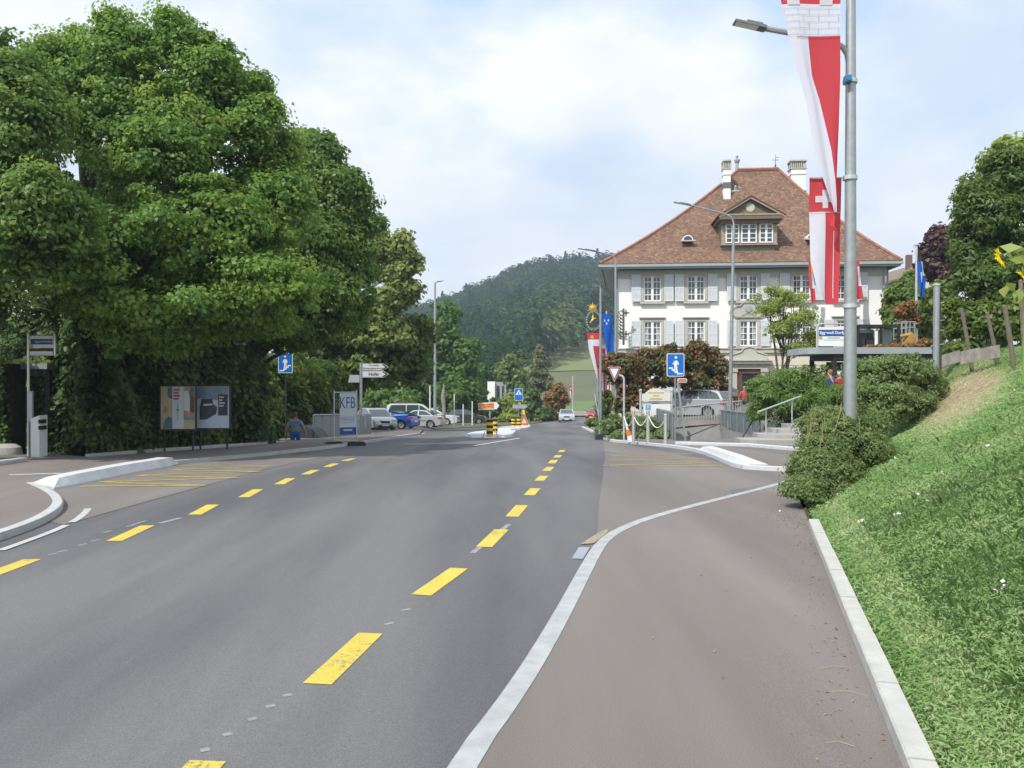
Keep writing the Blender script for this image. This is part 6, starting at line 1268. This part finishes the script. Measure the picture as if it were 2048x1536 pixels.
(xa, za), (xr_, zr_), (xc, zc) = q(1796, 562), q(1836, 532), q(1876, 562)
mb = MB(); mb.flat([(xa+.4, 0), (xc-.4, 0), (xc-.4, za), (xr_, zr_-.3), (xa+.4, za)], 0, 10); mb.build('wall', rustic, t)
mb = MB(); 
for (a_, b_) in (((xa, za), (xr_, zr_)), ((xr_, zr_), (xc, zc))): mb.flat([(a_[0], a_[1]), (b_[0], b_[1]), (b_[0], b_[1]+.25), (a_[0], a_[1]+.25)], -.5, 11)
rf_ = mb.build('roof', mat('roof_old', (.20, .15, .12), .9, var=.25, scale=4), t); mb = MB(); mb.box((q(1827, 0)[0], 1, zr_+.2), (.5, .5, 2.1)); mb.build('chimney', mat('chimney_brick', (.16, .10, .09), .9), rf_)

# ---------------------------------------------------------------- garden edge: posts, boards, sunflower
t = thing('concrete_post', 'thick pale steel post at the edge of the garden', 'post', (X(1873.5, 23.5), 23.5, g(X(1873.5, 23.5), 23.5))); h_ = Z(571, 23.5)-t.location.z
mb = MB(); mb.cyl((-.03, 0, -.3), (0, 0, h_), .085, .085, 14); mb.build('shaft', M['galv'], t, smooth=True); mb = MB(); mb.cyl((0, 0, h_), (0, 0, h_+.05), .1, .1, 14)
mb.build('cap', M['galvl'], t)
mb = MB()
for py in (607, 642, 662, 690): mb.cyl((-.05, 0, Z(py, 23.5)-t.location.z), (.19, -.04, Z(py-2, 23.5)-t.location.z), .008, n=5)
mb.build('wire_pins', M['galvl'], t)
def wpost(label, a_, b_, d, r=.05):
    A = P(*a_, d); B = P(*b_, d+.15); B.z = min(B.z, g(B.x, B.y)-.1); mb = MB(); D = A-B; mb.tube([(0, 0, 0), D*.5+Vector((.01, 0, 0)), D], [r, r*.95, r*.85], 8); mb.cyl(D*.999, D*1.004, r*.85, r*.5, 8); o = mb.build('wooden_post', M['wood'], smooth=True, loc=B); tag(o, label, 'post', 'leaning wooden garden posts')
wpost('upright wooden post directly behind the thick steel post', (1880, 600), (1880, 748), 23.8, .04)
wpost('wooden post leaning left among yellow leaves', (1923, 617), (1946, 738), 22.5, .055); wpost('short thin wooden post leaning left under the glossy tree', (1974, 625), (1997, 690), 21.5, .05); wpost('thick wooden post behind dry grass near the right edge', (2009, 612), (2030, 680), 20, .06); wpost('wooden post cut by the right edge under the sunflower', (2041, 560), (2052, 640), 17.5, .05)
t = thing('garden_boards', 'weathered retaining boards along the garden bed', 'boards', tuple(P(1888, 728, 23)))
for i, (a_, b_, da, db, h_) in enumerate([((1885, 722), (1920, 712), 23.3, 22.6, .26), ((1922, 716), (1960, 708), 22.5, 21.9, .28), ((1950, 712), (2000, 702), 22, 21.1, .26)]):
    A = P(*a_, da)-t.location; B = P(*b_, db)-t.location; mb = MB(); U = Vector((0, 0, h_)); N_ = Vector((.0, .04, 0)); mb.add([A-U*.6, B-U*.6, B+U*.6, A+U*.6, A-U*.6+N_, B-U*.6+N_, B+U*.6+N_, A+U*.6+N_], [(0, 1, 2, 3), (4, 7, 6, 5), (0, 4, 5, 1), (1, 5, 6, 2), (2, 6, 7, 3), (3, 7, 4, 0)]); mb.build('board', M['boardm'], t)
d = 14; t = thing('sunflower', 'tall sunflower with a nodding yellow head at the right edge', 'flower', (X(2046, d), d, g(X(2046, d), d))); L0 = t.location.copy()
stm = mat('stem_green', (.16, .26, .07), .6); q = lambda px, py, dy=0: P(px, py, d)-L0+Vector((0, dy, 0))
mb = MB(); mb.tube([(0, 0, 0), q(2050, 640), q(2052, 560), q(2046, 520), q(2036, 508), q(2022, 503), q(2012, 508), q(2008, 513)], [.025, .022, .02, .018, .016, .014, .016, .022], 8); mb.tube([q(2048, 530), q(2044, 536), q(2046, 543)], .014, 6); mb.build('stem', stm, t, smooth=True)
def sunhead(c, nrm, r_, par):
    nrm = nrm.normalized(); u = nrm.orthogonal().normalized(); v_ = nrm.cross(u); mb = MB(); rd = random.Random(3)
    for k in range(30):
        a_ = 2*math.pi*k/30+rd.uniform(-.05, .05); dr = u*math.cos(a_)+v_*math.sin(a_); sd_ = nrm.cross(dr); l_ = r_*rd.uniform(.8, 1.15); b0 = c+dr*r_*.5
        mb.add([b0-sd_*.018, b0+sd_*.018, b0+dr*l_*.45+sd_*.026+nrm*.02, b0+dr*l_+nrm*rd.uniform(-.02, .06), b0+dr*l_*.45-sd_*.026+nrm*.02], [(0, 1, 2, 3, 4)])
    mb.build('petals', CYL, par, fixn=False); mb = MB(); qn = nrm.to_track_quat('Z', 'Y'); n0 = len(mb.v); mb.lathe([(0, .03), (r_*.35, .025), (r_*.55, .0), (r_*.5, -.03), (0, -.05)], n=16); mb.v = [tuple(c+qn @ Vector(p)) for p in mb.v]; mb.build('seed_disc', mat('seeds', (.06, .05, .02), .8), par)
CYL = clothmat('petal_yellow', (.80, .66, .02), .4)
sunhead(q(2003, 515), Vector((-.6, .7, -.35)), .12, t); sunhead(q(2050, 552), Vector((-.5, .6, -.6)), .11, t)
rg = np.random.default_rng(6)
C = []; 
for px, py in [(2040, 500), (2020, 495), (2035, 520), (2045, 515), (2028, 508), (2020, 575), (2012, 582), (2035, 590), (2045, 600), (2050, 530), (2025, 600)]: C.append(tuple(q(px, py, rg.uniform(-.1, .1))))
leaf_object('leaves', np.array(C), .24, LM['locust'], t, seed=12, asp=.6)
# ---------------------------------------------------------------- info board and parking sign
gx_, gy_ = X(1312, 41), 41; t = thing('info_board', 'white arched notice board between two posts before the clipped trees', 'sign board', (gx_, gy_, g(gx_, gy_))); z0 = t.location.z; q = lambda px, py: (X(px, 41)-gx_, Z(py, 41)-z0)
for px in (1281.5, 1344): mb = MB(); mb.cyl((q(px, 0)[0], .05, 0), (q(px, 0)[0], .05, q(0, 782)[1]), .07, .06, 10); mb.lathe([(0, .13), (.08, .09), (.08, .02), (0, 0)], (q(px, 0)[0], .05, q(0, 783)[1]), 10); mb.build('post', M['galvl'], t, smooth=True)
A = [q(1284, 802), q(1341, 802), q(1341, 788), q(1334, 787), q(1328, 781), q(1320, 777.5), q(1312, 776.5), q(1304, 777.5), q(1296, 781), q(1290, 787), q(1284, 788)]
crm = mat('cream', (.66, .65, .58), .7); p = flatpart('arched_board', A, 0, .05, crm, t); gl_ = mat('gold_paint', (.50, .43, .18), .6)
for a_, b_, c_, e_ in ((1296, 1328, 784, 787), (1306, 1318, 790, 793), (1300, 1324, 796, 800)): A = [q(a_, e_), q(b_, e_), q(b_, c_), q(a_, c_)]; flatpart('painted_line', A, -.004, .003, gl_, p)
A = [q(1284, 806), q(1345, 806), q(1345, 803.5), q(1284, 803.5)]; flatpart('rail', A, -.01, .09, M['galv'], t); A = [q(1287, 830), q(1341, 830), q(1341, 808), q(1287, 808)]; flatpart('lower_board', A, 0, .04, M['white'], t)
t = thing('parking_sign', 'small white sign with blue letter P before the notice board', 'parking sign', (X(1296, 38), 38, g(X(1296, 38), 38))); z0 = t.location.z; q = lambda px, py: (X(px, 38)-t.location.x, Z(py, 38)-z0)
p = flatpart('sign_plate', [q(1289.5, 829), q(1303, 829), q(1303, 807), q(1289.5, 807)], 0, .02, M['white'], t); flatpart('blue_field', [q(1291, 820), q(1301.5, 820), q(1301.5, 809), q(1291, 809)], -.004, .003, mat('sky_blue', (.16, .36, .62), .5), p)
text('P', .2, M['white'], p, (q(1296.3, 0)[0], -.007, q(0, 814.5)[1])); mb = MB(); mb.cyl((0, .04, 0), (0, .04, q(0, 815)[1]), .03); mb.build('post', M['galv'], t)
d = 47; t = thing('flower_basket', 'hanging basket of red flowers beside the house entrance', 'flower basket', (X(1450, d), d, Z(775, d))); 
rg = np.random.default_rng(9); n = 700; v_ = rg.normal(size=(n, 3)); v_ /= np.linalg.norm(v_, axis=1, keepdims=True); leaf_object('flowers', v_[:350]*np.array([.35, .3, .22])+np.array([0, 0, .15]), .09, leafmat('leaf_redflower', [(.30, .03, .05), (.45, .06, .10), (.10, .15, .04)], .3), t, seed=2); leaf_object('leaves', v_[350:]*np.array([.3, .3, .3])+np.array([0, 0, -.15]), .1, LM['garden'], t, seed=3)
mb = MB(); mb.lathe([(.25, .02), (.2, -.15), (0, -.2)], n=12); mb.cyl((0, 0, 0), (0, 0, -1.6), .03); mb.build('basket', M['wood'], t)
# ---------------------------------------------------------------- vehicles
CARS = {  # name: (length, width, height, belt line points (x from rear 0..1, z 0..1), cabin points, wheelbase fractions, wheel radius)
 'coupe': (4.4, 1.72, 1.36, [(0, .40), (.01, .62), (.05, .68), (.22, .70), (.62, .68), (.92, .60), (.985, .52), (1, .36)], [(.14, .69), (.27, .96), (.36, 1.0), (.50, .99), (.70, .67)], (.19, .80), .31),
 'sport': (4.3, 1.80, 1.30, [(0, .42), (.02, .70), (.10, .78), (.25, .76), (.62, .70), (.90, .60), (.98, .50), (1, .34)], [(.05, .79), (.26, .95), (.40, 1.0), (.52, .97), (.72, .68)], (.18, .80), .33),
 'wagon': (4.7, 1.80, 1.52, [(0, .36), (.012, .60), (.03, .66), (.3, .67), (.68, .65), (.93, .58), (.985, .50), (1, .32)], [(.015, .66), (.075, .95), (.16, 1.0), (.50, 1.0), (.56, .97), (.74, .65)], (.19, .79), .33),
 'hatch': (4.0, 1.72, 1.48, [(0, .36), (.015, .58), (.04, .66), (.3, .67), (.70, .65), (.93, .57), (.985, .46), (1, .30)], [(.03, .66), (.12, .95), (.24, 1.0), (.48, 1.0), (.55, .96), (.77, .64)], (.17, .81), .30),
 'van': (4.9, 1.92, 1.92, [(0, .22), (.01, .52), (.02, .56), (.3, .56), (.74, .55), (.95, .44), (.99, .34), (1, .2)], [(.012, .56), (.03, .93), (.08, 1.0), (.56, 1.0), (.64, .95), (.86, .52)], (.18, .82), .33)}
def paint(name, col, metal=.4): return mat(name, col, .28, metal, coat=1.0)
tyre = mat('tyre', (.02, .02, .021), .85); rimm = mat('rim', (.50, .50, .51), .3, .7); tail = mat('tail_light', (.45, .02, .04), .25, coat=.5); headm = mat('head_light', (.62, .65, .68), .15, .3, coat=1)
def car(label, kind, loc, rz, col, cat='car', group=None, open_hatch=False):
    L, Wd, H, belt, cab, wb, wr = CARS[kind]; t = thing({'van': 'minivan', 'wagon': 'estate_car'}.get(kind, 'parked_car'), label, cat, loc, rz, group); pm_ = paint('car_paint', col)
    zb = .17
    def bx(u): return (u-.5)*L
    out = [(bx(u), z*H) for u, z in belt]; bot = []
    for c_ in (wb[1], wb[0]):
        cx = bx(c_); r_ = wr+.05; bot += [(cx+r_+.02, zb)]+[(cx+r_*math.cos(a), max(zb, wr+r_*math.sin(a))) for a in [math.pi*k/10 for k in range(11)]]+[(cx-r_-.02, zb)]
    prof = out+[(bx(.99), zb+.06)]+bot+[(bx(.01), zb+.06)]
    n = len(prof); vs = []; lev = [(-Wd/2+.0, .955, .0), (-Wd/2+.0, 1, 0)]
    rows = [(-Wd/2+.05, .985), (-Wd/2, .965), (-Wd/2, .965), (Wd/2, .965), (Wd/2-.05, .985)]
    rows = [(-Wd/2, .97), (-Wd/2+.07, 1.0), (Wd/2-.07, 1.0), (Wd/2, .97)]
    for y, s_ in rows:
        for (x, z) in prof:
            top = z > zb+.3
            vs.append((x*(s_ if top or abs(x) > L*.47 else 1), y*(1-.045*max(0, (z/H-.45)/.3)), zb+(z-zb)*(s_ if top else 1)))
    mb = MB(); mb.add(vs, [(k*n+i, k*n+(i+1) % n, (k+1)*n+(i+1) % n, (k+1)*n+i) for k in range(3) for i in range(n)]+[tuple(range(n)), tuple(range(4*n-1, 3*n-1, -1))])
    body = mb.build('body', pm_, t, smooth=True)
    mb = MB(); mb.box((0, 0, .26), (L*.93, Wd*.9, .2)); mb.build('underside', M['black'], t)
    # cabin: pillars + roof, glass panes inset
    cz = [(bx(u), z*H) for u, z in cab]; zbel = cz[0][1]
    def hw(z): return Wd/2*(.93-.17*((z-zbel)/(H-zbel)))
    m = len(cz); vs = [(x, -hw(z), z) for x, z in cz]+[(x, hw(z), z) for x, z in cz]
    mb = MB(); mb.add(vs, [tuple(range(m-1, -1, -1)), tuple(range(m, 2*m))]+[(i, (i+1) % m, m+(i+1) % m, m+i) for i in range(m)]); rf__ = mb.build('cabin', pm_, t, smooth=False)
    # side glass
    ins = []; c_x = sum(p[0] for p in cz)/m; c_z = zbel+(H-zbel)*.5
    q = []
    for x, z in cz: q.append((c_x+(x-c_x)*.90, zbel+.035+(z-zbel)*.82))
    splits = [.40, .68] if kind in ('wagon', 'van', 'hatch') else [.50]
    xs0, xs1 = min(p[0] for p in q), max(p[0] for p in q)
    def zt_at(x):
        for (a, b), (c, d) in zip(q, q[1:]):
            if a <= x <= c: return b+(d-b)*(x-a)/(c-a+1e-9)
        return q[0][1]
    edges = [xs0]+[xs0+(xs1-xs0)*s_ for s_ in splits]+[xs1]; z0_ = zbel+.035
    for a, b in zip(edges, edges[1:]):
        a2, b2 = a+.035, b-.035; k = 7; top = [(a2+(b2-a2)*i/k, zt_at(a2+(b2-a2)*i/k)) for i in range(k+1)]; pts = [(a2, z0_), (b2, z0_)]+top[::-1]
        for s_ in (-1, 1):
            mb = MB(); mb.add([(x, s_*(hw(z)+.008), z) for x, z in pts], [tuple(range(len(pts)))]); mb.build('side_window', M['cglass'], rf__, fixn=False)
    for nm, (i0, i1) in (('rear_window', (0, 1)), ('windscreen', (m-2, m-1))):
        (xa, za), (xb, zb_) = cz[i0], cz[i1]; nx, nz = (zb_-za), -(xb-xa); l_ = math.hypot(nx, nz); nx, nz = nx/l_*.012, nz/l_*.012
        if nm == 'rear_window': nx, nz = -abs(nx), abs(nz)
        else: nx, nz = abs(nx), abs(nz)
        P_ = []
        for f, sy in ((.10, -1), (.10, 1), (.93, 1), (.93, -1)): x = xa+(xb-xa)*f; z = za+(zb_-za)*f; P_.append((x+nx, sy*(hw(z)-.09), z+nz))
        mb = MB(); mb.add(P_, [(0, 1, 2, 3)]); mb.build(nm, M['cglass'], rf__, fixn=False)
    for c_ in wb:
        for s_ in (-1, 1):
            w = MB(); y0_, y1_ = s_*(Wd/2-.20), s_*(Wd/2-.005); w.lathe([(wr*.62, y0_), (wr*.96, y0_), (wr, (y0_*.7+y1_*.3)), (wr, y0_*.2+y1_*.8), (wr*.93, y1_), (wr*.66, y1_), (wr*.62, y1_-s_*.03)], (bx(c_), 0, wr), 22, 'Y'); wo = w.build('wheel', tyre, t, smooth=True)
            r_ = MB(); r_.lathe([(wr*.66, y1_-s_*.01), (wr*.60, y1_-s_*.015), (wr*.57, y1_-s_*.05), (wr*.5, y1_-s_*.06), (0, y1_-s_*.055)], (bx(c_), 0, wr), 22, 'Y')
            for k in range(7):
                a = 2*math.pi*k/7; r_.box((bx(c_)+math.cos(a)*wr*.32, y1_-s_*.035, wr+math.sin(a)*wr*.32), (wr*.56, .03, .045), tilt=Matrix.Rotation(-a, 3, 'Y'))
            r_.build('rim', rimm, wo, smooth=True)
    zl = belt[1][1]*H
    for s_ in (-1, 1):
        mb = MB(); mb.box((bx(.012), s_*(Wd/2-.17), zl-.08), (.10, .32, .17)); mb.box((bx(.028), s_*(Wd/2-.02), zl-.08), (.2, .05, .15)); mb.build('tail_light', tail, t)
        mb = MB(); zz = belt[-2][1]*H; mb.box((bx(.972), s_*(Wd/2-.26), zz-.02), (.16, .36, .14), taper=.8); mb.box((bx(.955), s_*(Wd/2-.06), zz-.0), (.2, .1, .13)); mb.build('headlight', headm, t)
        mb = MB(); mb.box((cz[-1][0]-.22, s_*(Wd/2+.07), zbel+.06), (.12, .18, .12)); mb.build('mirror', pm_, t)
    mb = MB(); mb.box((bx(.993), 0, belt[-2][1]*H-.10), (.05, .62, .14)); mb.box((bx(.996), 0, .3), (.05, Wd*.6, .12)); mb.build('grille', M['black'], t)
    mb = MB(); mb.box((bx(1.0)+.012, 0, .36), (.02, .48, .11)); mb.box((bx(0)-.012, 0, .55), (.02, .5, .11)); mb.build('number_plate', M['white'], t)
    for s_ in (-1, 1): mb = MB(); mb.box((bx(.5), s_*(Wd/2+.004), .5*H*.82), (L*.46, .018, .05)); mb.build('side_trim', M['dark'], t)
    if kind == 'wagon' or kind == 'van':
        for s_ in (-1, 1): mb = MB(); mb.tube([(bx(.12), s_*Wd*.34, H-.01), (bx(.16), s_*Wd*.34, H+.045), (bx(.48), s_*Wd*.34, H+.045), (bx(.52), s_*Wd*.34, H-.01)], .018, 5); mb.build('roof_rail', M['dark'], t)
    if open_hatch:
        mb = MB(); mb.box((bx(-.02), 0, H*1.02), (.9, Wd*.85, .05), tilt=Matrix.Rotation(R(18), 3, 'Y')); mb.build('tailgate', pm_, t)
    return t
def place(label, kind, px, d, rz, col, **k):
    x = X(px, d); return car(label, kind, (x, d, g(x, d)+.02), R(rz), col, **k)
place('white people carrier behind the silver coupe in the parking area', 'van', 831, 71, 4, (.72, .73, .75), cat='van', group='vehicles in the parking area')
place('bright blue sports car parked nose left beside the railing', 'sport', 778, 62.5, 163, (.01, .09, .42), group='vehicles in the parking area')
place('silver coupe parked nose left between the blue car and the tall lamp', 'coupe', 832, 66.5, 172, (.50, .52, .54), group='vehicles in the parking area')
place('light silver car peeping out behind the right end of the long railing', 'hatch', 752, 59.5, -62, (.52, .53, .54), group='vehicles in the parking area')
place('white hatchback with its bonnet pointing right behind the tall lamp post', 'wagon', 868, 79, -6, (.72, .73, .73), group='vehicles in the parking area')
place('dark grey car at the far end of the parking area', 'hatch', 930, 84, 12, (.05, .055, .065), group='vehicles in the parking area')
c_ = place('silver car driving towards the viewer on the road', 'coupe', 1133, 93, -93, (.50, .53, .56)); c_.name = 'moving_car'
c_ = place('small red car half hidden behind the slim lamp post in the distance', 'hatch', 1192, 112, -115, (.50, .02, .03)); c_.name = 'moving_car'
place('silver estate car parked before the house behind the notice board', 'wagon', 1376, 47, 147, (.50, .51, .55), group='cars in front of the house')
place('dark estate car parked beside the silver one before the house', 'wagon', 1404, 51.5, 140, (.03, .035, .04), group='cars in front of the house')
# ---------------------------------------------------------------- excavator
d = 38; x0 = X(1752, d); z0 = g(x0, d); t = thing('excavator', 'small excavator with a black cab behind the right shelter roof', 'excavator', (x0, d, z0)); q = lambda px, py, dy=0: Vector((X(px, d)-x0, dy, Z(py, d)-z0))
exm = mat('excavator_yellow', (.36, .21, .05), .6, var=.3, scale=4); cl = q(1714, 0).x; cr_ = q(1799, 0).x; cm = q(1762, 0).x; zt = q(0, 652).z; zb = zt-1.75
mb = MB()
for x in (cl+.05, cm, cr_-.04):
    for y in (0, 1.3): mb.box((x, y, (zt+zb)/2), (.10, .09, zt-zb))
mb.slab([(cl-.04, -.08), (cr_-.1, -.08), (cr_, .2), (cr_, 1.2), (cl-.04, 1.38)], zt-.05, zt+.06); mb.box(((cl+cr_)/2, .65, zb+.35), (cr_-cl, 1.3, .7)); mb.build('cab', M['black'], t)
gg_ = mat('cab_glass', (.33, .42, .40), .1, spec=.8)
for a, b in ((cl+.12, cm-.07), (cm+.08, cr_-.12)): mb = MB(); mb.flat(rrect(a, zb+.72, b, zt-.12, .08), .5, .02); mb.build('window', gg_, t)
mb = MB(); mb.box((cm-.35, .35, zb+.95), (.38, .12, .62)); mb.box((cm-.35, .35, zb+1.36), (.24, .1, .2)); mb.box((cl+.3, .3, zb+1.0), (.3, .2, .9)); mb.build('seat', M['dark'], t)
mb = MB(); mb.box((.1, .6, zb-.25), (2.2, 1.7, .6)); mb.build('engine_housing', exm, t)
for dy in (-.1, 1.3):
    mb = MB(); mb.flat(rrect(-1.1, -.0, 1.3, .55, .26), dy, .35); mb.build('track', M['rubber'], t)
mb = MB(); mb.tube([q(1790, 690, .5), q(1812, 672, .4), q(1826, 668, .4), q(1832, 692, .4)], .11, 6); mb.build('arm', exm, t)
mb = MB(); mb.flat([(q(1812, 0).x, q(0, 690).z), (q(1836, 0).x, q(0, 690).z), (q(1838, 0).x, q(0, 672).z), (q(1828, 0).x, q(0, 664).z)], .2, .5); mb.build('bucket', exm, t)
t2 = thing('scaffold_rack', 'grey metal rack beside the excavator cab', 'rack', (X(1818, 39), 39, g(X(1818, 39), 39))); q = lambda px, py, dy=0: Vector((X(px, 39)-t2.location.x, dy, Z(py, 39)-t2.location.z))
mb = MB()
for px in (1803, 1811, 1820, 1829): mb.cyl((q(px, 0).x, 0, 0), q(px, 644), .03, n=6); mb.cyl((q(px, 0).x, .8, 0), q(px, 644, .8), .03, n=6)
for py in (644, 655, 676): mb.cyl(q(1802, py), q(1831, py), .03, n=6); mb.cyl(q(1802, py, .8), q(1831, py, .8), .03, n=6)
mb.build('frame', M['galv'], t2)
# ---------------------------------------------------------------- people
def skin_obj(name, pts, edges, rad, m, parent, sub=2, slots=None):
    me = bpy.data.meshes.new(name); me.from_pydata(pts, edges, []); o = bpy.data.objects.new(name, me); S.collection.objects.link(o)
    sk = o.modifiers.new('s', 'SKIN'); ss = o.modifiers.new('u', 'SUBSURF'); ss.levels = sub; ss.render_levels = sub
    for i, v_ in enumerate(me.skin_vertices[0].data): v_.radius = (rad[i] if isinstance(rad[i], tuple) else (rad[i], rad[i])); v_.use_root = (i == 0)
    dg = bpy.context.evaluated_depsgraph_get(); dg.update(); m2 = bpy.data.meshes.new_from_object(o.evaluated_get(dg)); bpy.data.objects.remove(o)
    m2.materials.clear(); m2.materials.append(m); m2.polygons.foreach_set('use_smooth', [True]*len(m2.polygons)); n = bpy.data.objects.new(name, m2); link(n, parent); return n
skn = mat('skin', (.42, .24, .17), .6)
def person(label, loc, rz, top, legs, hair, hh=1.75, arms=((.30, -.02, .80), (-.30, -.02, .80)), elbows=((.29, .04, 1.12), (-.29, .04, 1.12)), step=.12, slim=1., skirt=False, bald=False, cap=None):
    s = hh/1.75; t = thing('person', label, 'person', loc, rz)
    P0 = [(0, 0, .95), (0, 0, 1.15), (0, .01, 1.36), (0, 0, 1.50), (0, .015, 1.60), (0, .01, 1.70),
          (.17, 0, 1.40), elbows[0], arms[0], (-.17, 0, 1.40), elbows[1], arms[1],
          (.095, 0, .90), (.10, .02+step*.3, .50), (.105, step*.6-.03, .09), (.105, step*.6-.17, .035), (-.095, 0, .90), (-.10, -.02-step*.3+.03, .50), (-.105, -step*.6+.0, .09), (-.105, -step*.6-.13, .035)]
    E = [(0, 1), (1, 2), (2, 3), (3, 4), (4, 5), (2, 6), (6, 7), (7, 8), (2, 9), (9, 10), (10, 11), (0, 12), (12, 13), (13, 14), (14, 15), (0, 16), (16, 17), (17, 18), (18, 19)]
    rr_ = [(.15, .11), (.14, .10), (.165, .11), .055, (.078, .095), (.07, .085), .065, .045, .032, .065, .045, .032, .085, .058, .042, .035, .085, .058, .042, .035]
    # hands: palm + fingers
    for sd, wi in ((1, 8), (-1, 11)):
        wx, wy, wz = P0[wi]; ex, ey, ez = P0[wi-1]; dd = (Vector((wx, wy, wz))-Vector((ex, ey, ez))).normalized(); pb = len(P0); pal = Vector((wx, wy, wz))+dd*.07; P0.append(tuple(pal)); rr_.append((.032, .02)); E.append((wi, pb))
        for k in range(4): f = pal+dd*.05+Vector((0, (k-1.5)*.02, 0)); f2 = f+dd*(.035-.004*abs(k-1))+Vector((-sd*.012, 0, 0)); P0 += [tuple(f), tuple(f2)]; rr_ += [.009, .007]; E += [(pb, len(P0)-2), (len(P0)-2, len(P0)-1)]
        th = Vector((wx, wy, wz))+dd*.04+Vector((-sd*.01, -.04, 0)); P0.append(tuple(th)); rr_.append(.011); E.append((pb, len(P0)-1))
    P0 = [tuple(c*s*(slim if i == 0 else 1) for i, c in enumerate(p)) for p in P0]; rr_ = [tuple(v*s*(slim if isinstance(r_, tuple) else 1) for v in r_) if isinstance(r_, tuple) else r_*s for r_ in rr_]
    b_ = skin_obj('body', P0, E, rr_, skn, t, sub=1)
    # face: nose and ears, eyes
    mb = MB(); mb.box((0, -.095*s, 1.625*s), (.022, .03, .035)); 
    for sx in (-1, 1): mb.box((sx*.078*s, .01, 1.63*s), (.014, .03, .05))
    mb.build('nose_and_ears', skn, t); mb = MB()
    for sx in (-1, 1): mb.box((sx*.028*s, -.088*s, 1.65*s), (.018, .008, .009))
    mb.box((0, -.088*s, 1.585*s), (.04, .006, .008)); mb.build('eyes_and_mouth', M['black'], t)
    q_ = lambda l: [P0[i] for i in l]
    g_ = .016*s
    ids = [0, 1, 2, 6, 7, 9, 10]; pts = q_(ids); pts[0] = (pts[0][0], pts[0][1], pts[0][2]-.03*s); rad = []
    for i in ids: r_ = rr_[i]; rad.append(tuple(v+g_ for v in r_) if isinstance(r_, tuple) else r_+g_*.9)
    pts.append((0, .0, 1.46*s)); rad.append((.07*s, .06*s))
    skin_obj('shirt', pts, [(0, 1), (1, 2), (2, 3), (3, 4), (2, 5), (5, 6), (2, 7)], rad, top, t)
    if skirt: mb = MB(); mb.lathe([(.15*s, 1.0*s), (.19*s, .8*s), (.25*s, .45*s), (.24*s, .44*s)], n=16); mb.build('skirt', legs, t, smooth=True)
    else:
        ids = [0, 12, 13, 14, 16, 17, 18]; pts = q_(ids); rad = [tuple(v+g_*.8 for v in rr_[i]) if isinstance(rr_[i], tuple) else rr_[i]+g_*1.5 for i in ids]; skin_obj('trousers', pts, [(0, 1), (1, 2), (2, 3), (0, 4), (4, 5), (5, 6)], rad, legs, t)
    for i in (14, 18): x, y, z = P0[i]; mb = MB(); mb.box((x, y-.06*s, .045*s), (.10*s, .27*s, .09*s), taper=.8); mb.build('shoe', M['dark'], t)
    if not bald:
        mb = MB(); mb.lathe([(0, 1.775*s), (.055*s, 1.765*s), (.088*s, 1.73*s), (.097*s, 1.68*s), (.09*s, 1.62*s), (.075*s, 1.585*s)], (0, .018*s, 0), 14); mb.build('hair' if cap is None else 'cap', hair if cap is None else cap, t, smooth=True)
    return t
grn = mat('work_shirt', (.22, .26, .36), .85, var=.25, scale=14); wb_ = mat('work_trousers', (.01, .10, .36), .8, var=.12, scale=6); hairb = mat('hair_brown', (.10, .065, .04), .8); hairg = mat('hair_grey', (.42, .40, .38), .8)
person('worker in grey blue shirt and bright blue trousers walking down the left underpass stairs', (X(591, 34.8), 34.8, Z(826, 34.8)-1.77), R(180), grn, wb_, hairb, hh=1.78, slim=1.12, elbows=((.31, .03, 1.14), (-.31, .03, 1.14)), arms=((.36, -.05, .92), (-.36, -.05, .92)))
xp = X(1489, 50); person('person in a red shirt seen from behind at the house entrance', (xp, 50, Z(772, 50)-1.77), R(170), mat('shirt_red', (.50, .05, .07), .8), mat('trousers_dark', (.05, .05, .06), .8), hairg, hh=1.74, slim=1.1)
xp = X(1660, 31.8); person('person in dark blue holding a hand to the face by the right shelter column', (xp, 31.8, g(xp, 31.8)), R(-60), mat('top_blue', (.02, .05, .22), .8), mat('jeans', (.05, .08, .16), .8), mat('hair_ginger', (.25, .11, .05), .8), hh=1.72, arms=((.10, -.14, 1.52), (-.28, -.02, .86)), elbows=((.26, -.12, 1.26), (-.27, .03, 1.14)))
xp = X(1680, 32.2); person('person in a red top and white cap standing inside the right shelter', (xp, 32.2, g(xp, 32.2)), R(20), mat('top_red', (.55, .02, .04), .8), mat('trousers_grey', (.12, .12, .13), .8), hairb, hh=1.68, cap=M['white'])
# ---------------------------------------------------------------- air
lo = -5.2; mb = MB(); mb.box((0, 430, 95+lo/2), (1960, 1020, 190-lo)); hz_ = mb.build('haze', None if False else M['white']); hz_['kind'] = 'stuff'; tag(hz_, 'pale summer haze over the valley', 'haze')
hm = bpy.data.materials.new('haze'); hm.use_nodes = True; tt = hm.node_tree; tt.nodes.clear(); o_ = tt.nodes.new('ShaderNodeOutputMaterial'); pv_ = tt.nodes.new('ShaderNodeVolumePrincipled')
pv_.inputs['Density'].default_value = .00058; pv_.inputs['Color'].default_value = (.68, .82, 1.0, 1); pv_.inputs['Anisotropy'].default_value = .3; tt.links.new(pv_.outputs[0], o_.inputs['Volume'])
hz_.data.materials.clear(); hz_.data.materials.append(hm)
